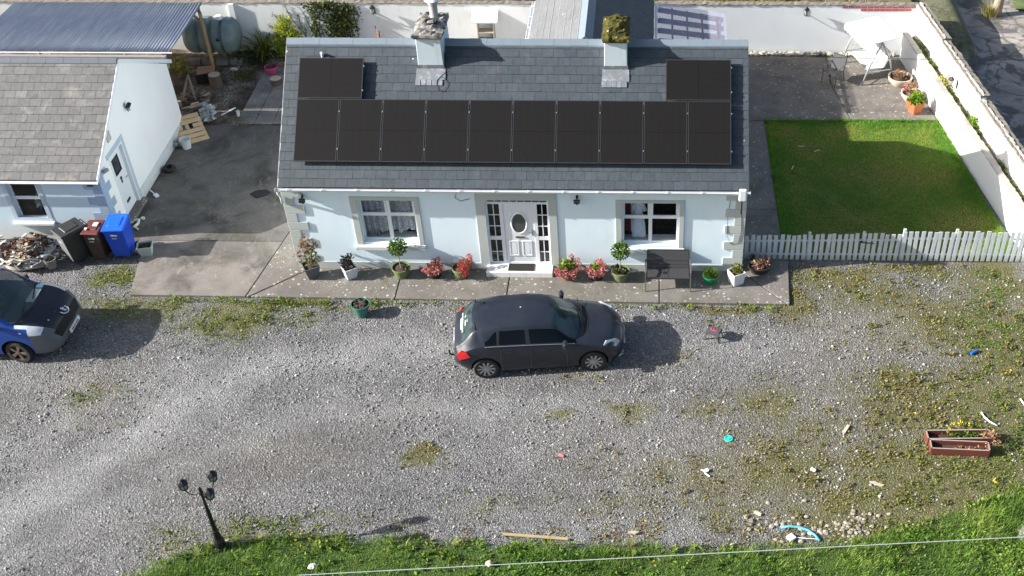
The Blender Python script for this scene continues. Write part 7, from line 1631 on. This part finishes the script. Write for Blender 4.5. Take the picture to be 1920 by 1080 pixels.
t = thing('planter_pot', 'bright pink flexible tub of weeds on the back paving', 'tub', (-3.62, 11.05, .03)); round_pot(t, .15, .22, .30, MT('tub_pink', (.46, .06, .18), .6), rim=.012); m = MB(); m.leaves((.05, .0, .36), (.18, .18, .14), 60, .10, seed=41, shell=.1, asp=.3, up=.8); m.build('foliage', DULL, t)
t = thing('garden_chair', 'peach seated rusty metal chair half hidden by the house corner', 'chair', (-.24, 1.55, 0), R_(-90)); m = MB(); m.box(-.22, .22, -.22, .22, .42, .46); m.build('seat', MT('seat_rust', (.36, .13, .07), .8, .3, 20), t); m = MB(); m.prism([(-.21, .20, .46), (.21, .20, .46), (.19, .28, .95), (-.19, .28, .95)], (0, -.02, 0)); m.build('backrest', MT('seat_peach', (.72, .40, .27), .8, .08), t)
for sx in (-1, 1):
    for sy in (-1, 1): m = MB(); m.tube([(sx*.2, sy*.2, 0), (sx*.2, sy*.2, .43)], .014, 6); m.build('leg', MT('metal_scuffed', (.16, .16, .165)), t)
m = MB(); m.box(-.30, .34, -.02, .02, 0, .012); 
# plants in the back corner
t = thing('flax_plant', 'spiky flax clump with arching blades by the rear wall', 'plant', (-4.2, 12.3, 0)); m = MB(); m.blades((0, 0, 0), 90, 1.3, .05, 1.35, seed=51, seg=5, r0=.15, droop=.9); m.build('blade', LEAF('flax', [(.03, .05, .012), (.09, .12, .025), (.20, .20, .04), (.34, .26, .06)], .5, .25), t)
t = thing('garden_shrub', 'bright yellow green shrub at the left rear corner of the house', 'shrub', (-3.25, 12.15, 0)); m = MB()
for (x, y, z, r, n) in ((0, 0, .35, .42, 240), (.1, .05, .75, .42, 300), (-.15, .1, 1.05, .32, 220), (.3, 0, .95, .3, 180), (0, .1, 1.35, .3, 180), (-.3, -.1, .6, .3, 140), (.25, -.1, .4, .35, 180)): m.leaves((x, y, z), (r, r*.8, r), n, .13, seed=n+int(z*10), shell=.3, asp=.45, up=.5)
m.build('foliage', LEAF('leaf_golden', [(.05, .11, .012), (.16, .24, .02), (.36, .38, .03), (.55, .52, .06)], .5, .35), t); m = MB(); m.tube([(0, 0, 0), (.05, 0, .6)], .03, 6); m.build('stem', STEM, t)
m = MB(); m.leaves((0, 0, .25), (1.2, .7, .32), 900, .10, seed=61, shell=.1, up=.3); struct(m.build('ground_cover', LEAF('leaf_shade', [(.012, .028, .008), (.03, .055, .014), (.06, .09, .02)], .6, .2), loc=(-4.5, 12.1, -.1)), 'stuff', 'dark low greenery covering the soil beside the oil tank', 'ground cover')
m = MB(); m.leaves((0, 0, .12), (.5, .45, .14), 260, .09, seed=62, shell=.1, up=.4, t0=.4); struct(m.build('ground_cover', LEAF('leaf_moss', [(.03, .05, .01), (.07, .09, .02), (.12, .12, .03)], .7, .2), loc=(-4.62, 10.8, -.05)), 'stuff', 'mossy weeds between the stumps and the paving', 'ground cover')
m = MB(); m.leaves((0, 0, .3), (.42, .35, .34), 240, .12, seed=63, shell=.3, asp=.8); tag(m.build('yellow_bush', LEAF('leaf_yellow_olive', [(.10, .10, .02), (.24, .22, .04), (.42, .38, .10)], .6, .3), loc=(-6.95, 11.05, 0)), 'yellowing round bush in front of the oil tank under the carport edge', 'bush')
tag(MB().box(-.35, .35, -.05, .05, 0, .18).build('timber_edging', MT('edging_brown', (.22, .14, .09), .9, .25), loc=(-3.2, 11.62, 0), bev=.01), 'short brown timber edging board at the end of the paving', 'edging')
tag(MB().rock((0, 0, .06), (.14, .10, .09)).build('boulder', MT('boulder_white', (.66, .65, .60))), 'white stone on the soil in front of the oil tank', 'stone').location = (-5.05, 11.3, 0)
# ivy and bare creeper on the rear wall
IVY = LEAF('ivy_leaf', [(.015, .03, .008), (.04, .065, .014), (.09, .11, .025), (.17, .17, .05)], .55, .2)
t = thing('ivy', 'dense green ivy hanging over the rear wall behind the left end of the ridge', 'ivy', (-1.55, 12.9, 0)); m = MB(); g = np.random.default_rng(71)
for (x, z, rx, rz_, n) in ((-.3, 1.75, .9, .22, 520), (.0, 1.3, .62, .55, 620), (.45, 1.1, .5, .7, 620), (-.15, .8, .4, .7, 420), (.55, 1.65, .5, .25, 260), (-.75, 1.4, .22, .5, 170), (-.8, .8, .22, .5, 150), (.1, .5, .5, .4, 300)):
    m.leaves((x, -.06, z), (rx, .13, rz_), n, .085, seed=int(g.integers(1e6)), shell=.1, asp=.8, up=-.2)
m.build('foliage', IVY, t); m = MB()
for k2 in range(9): x = g.uniform(-.9, .8); m.tube([(x, -.02, 0), (x+g.uniform(-.15, .15), -.03, .7), (x+g.uniform(-.3, .3), -.03, 1.5)], .012, 5)
m.build('stem', MT('stem_dark', (.07, .055, .04), .9), t)
t = thing('climber', 'sparse dark creeper fanning up the rear wall left of the ivy', 'creeper', (-3.0, 12.93, 0)); m = MB(); ml = MB()
for k2 in range(11):
    x = g.uniform(-.9, .9); a = g.uniform(-.5, .25); pts = [(x+a*q*1.4+.03*math.sin(9*q+k2), -.015, .2+1.5*q) for q in np.linspace(0, g.uniform(.5, 1), 8)]; m.tube(pts, .011, 4)
    for p_ in pts: ml.leaves(p_, (.07, .03, .11), 9, .06, seed=int(g.integers(1e6)), shell=.1, t0=0, t1=.6)
m.build('stem', MT('stem_dark', (.07, .055, .04), .9), t); ml.build('foliage', IVY, t)
# white hooded box on the rear wall and slatted chair back
t = thing('bird_table', 'white hooded wooden box fixed on the rear wall between the chimneys', 'wall box', (3.86, 12.95, 0)); m = MB(); m.hexa([(-.46, -.45, 1.28), (.46, -.45, 1.28), (.46, 0, 1.55), (-.46, 0, 1.55), (-.46, -.45, 1.32), (.46, -.45, 1.32), (.46, 0, 1.60), (-.46, 0, 1.60)]); m.build('roof', MT('sheet_pale_blue', (.56, .64, .70), .6, .15, 5, dirt=(.35, .42, .48)), t)
m = MB(); m.box(-.30, -.27, -.36, 0, .5, 1.32); m.box(.27, .30, -.36, 0, .5, 1.32); m.box(-.30, .30, -.36, 0, .5, .53); m.box(-.27, .27, -.36, -.02, .85, .88); m.build('box', MT('box_wood', (.42, .37, .30), .85, .25), t)
t = thing('wooden_chair', 'slatted dark wooden chair back showing above the ridge left of the first chimney', 'chair', (-.22, 12.3, 0), R_(-62)); m = MB()
for x in (-.22, .22): m.bar((x, .2, 0), (x, .26, 1.1), .045)
m.build('leg', TIMB, t)
for i in range(5): m = MB(); m.bar((-.22, .21+.01*i, .55+.11*i), (.22, .21+.01*i, .55+.11*i), .02, .07); m.build('slat', TIMB, t)
m = MB(); m.box(-.24, .24, -.22, .22, .42, .46); m.build('seat', TIMB, t)
# greenery in the raised bed
m = MB(); g = np.random.default_rng(91)
for k2 in range(150):
    s = g.random()*IL; o2 = .26+.22*g.random(); p = Vector((*IWA, 0))+d2*s+n2*o2; dens = .35+.9*math.exp(-((s-1.9)/1.3)**2)+.8*math.exp(-((s-6.2)/.7)**2)+.3*(s > 8.5)
    if g.random() < dens: m.leaves((p.x, p.y, .86), (.14, .14, .12), int(14+10*dens), .085, seed=int(g.integers(1e6)), shell=.1, up=.6, asp=.4)
struct(m.build('bed_weeds', LEAF('leaf_bed', [(.05, .08, .012), (.12, .16, .02), (.24, .25, .05)], .6, .3)), 'stuff', 'green weeds growing along the raised bed between the white walls', 'weeds')
p = Vector((*IWA, 0))+d2*3.6+n2*.36; m = MB(); m.leaves((0, 0, .22), (.26, .34, .24), 300, .09, seed=95, shell=.3, asp=.5); tag(m.build('bed_shrub', LEAF('leaf_pale_lime', [(.16, .18, .04), (.34, .33, .09), (.50, .46, .16)], .6, .3), loc=(p.x, p.y, .8)), 'pale lime shrub spilling over the raised bed wall', 'shrub')
p = Vector((*IWA, 0))+d2*6.2+n2*.34; m = MB(); m.leaves((0, 0, .16), (.22, .3, .18), 200, .10, seed=96, shell=.3, asp=.6); tag(m.build('bed_shrub', LEAF('leaf_bright_lime', [(.06, .15, .01), (.15, .27, .02), (.28, .38, .04)]), loc=(p.x, p.y, .8)), 'bright green young shrub midway along the raised bed', 'shrub')
# lane corner: post with grass
x, y, z = G(1868, 26, .15); t = thing('gate_post', 'old tree trunk gate post in long grass at the top right corner', 'post', (x, y, z)); m = MB(); m.tube([(0, 0, -.1), (.02, .02, .7), (.05, .0, 1.8)], [.20, .17, .16], 12); m.build('trunk', MT('post_bark', (.36, .29, .22), .95, .35, 5, .8, 14), t, smooth=True)
m = MB(); m.blades((-.30, -.10, 0), 160, .55, .02, .35, seed=97, seg=3, r0=.35); m.build('grass_tuft', LEAF('grass_straw', [(.10, .12, .02), (.25, .24, .05), (.40, .34, .12)], .7, .3), t)
x, y, z = G(1915, 22, .15); m = MB(); m.prism([(0, 0, 0), (1.6, 0, 0), (1.6, 1.8, 0), (0, 1.8, 0)], (0, 0, .03)); k = NT('algae_sheet'); k.fin(k.ramp(k.noise(k.obj(), 2.2, 5), [(.4, (.09, .12, .04)), (.6, (.16, .19, .08)), (.72, (.40, .42, .38))]), .6, 0, .3); tag(m.build('green_sheet', k.m, loc=(x-.2, y+.1, z+.03)), 'algae green sheet lying beside the old gate post', 'sheet')
# clutter and growth beyond the rear wall, only its foot shows
m = MB(); g = np.random.default_rng(101)
for k2 in range(170):
    x = g.choice([g.uniform(-2.6, 0.2), g.uniform(1.8, 4.2), g.uniform(12, 15.3), g.uniform(5, 18)]); m.blades((x, 13.5+g.random()*.8, 1.2), 14, g.uniform(.4, .9), .03, .4, seed=int(g.integers(1e6)), seg=2, r0=.2)
struct(m.build('wild_grass', LEAF('grass_wild', [(.05, .07, .015), (.14, .16, .03), (.28, .26, .07), (.36, .28, .14)], .7, .3)), 'stuff', 'wild grass growing beyond the rear wall', 'grass')
for (x, lab, mt, sz) in ((-1.0, 'dark rubber heap beyond the rear wall left of the first chimney', BLK, (.9, .5, .5)), (4.6, 'blue black tarpaulin heap beyond the rear wall between the chimneys', MT('tarp_navy', (.03, .045, .09), .5, .3), (1.1, .5, .5))):
    m = MB(); m.rock((0, 0, .25), sz, 0, .2); tag(m.build('scrap_heap', mt, loc=(x, 14.4, 1.2)), lab, 'heap')
for i in range(6):
    m = MB(); x = 16.2+.35*i; m.bar((x, 13.6, 1.2), (x+g.uniform(-.3, .3), 13.9, 2.0), .04); tag(m.build('stick', GW2), 'weathered stick standing beyond the rear wall above the red bricks', 'stick', 'sticks beyond the rear wall')
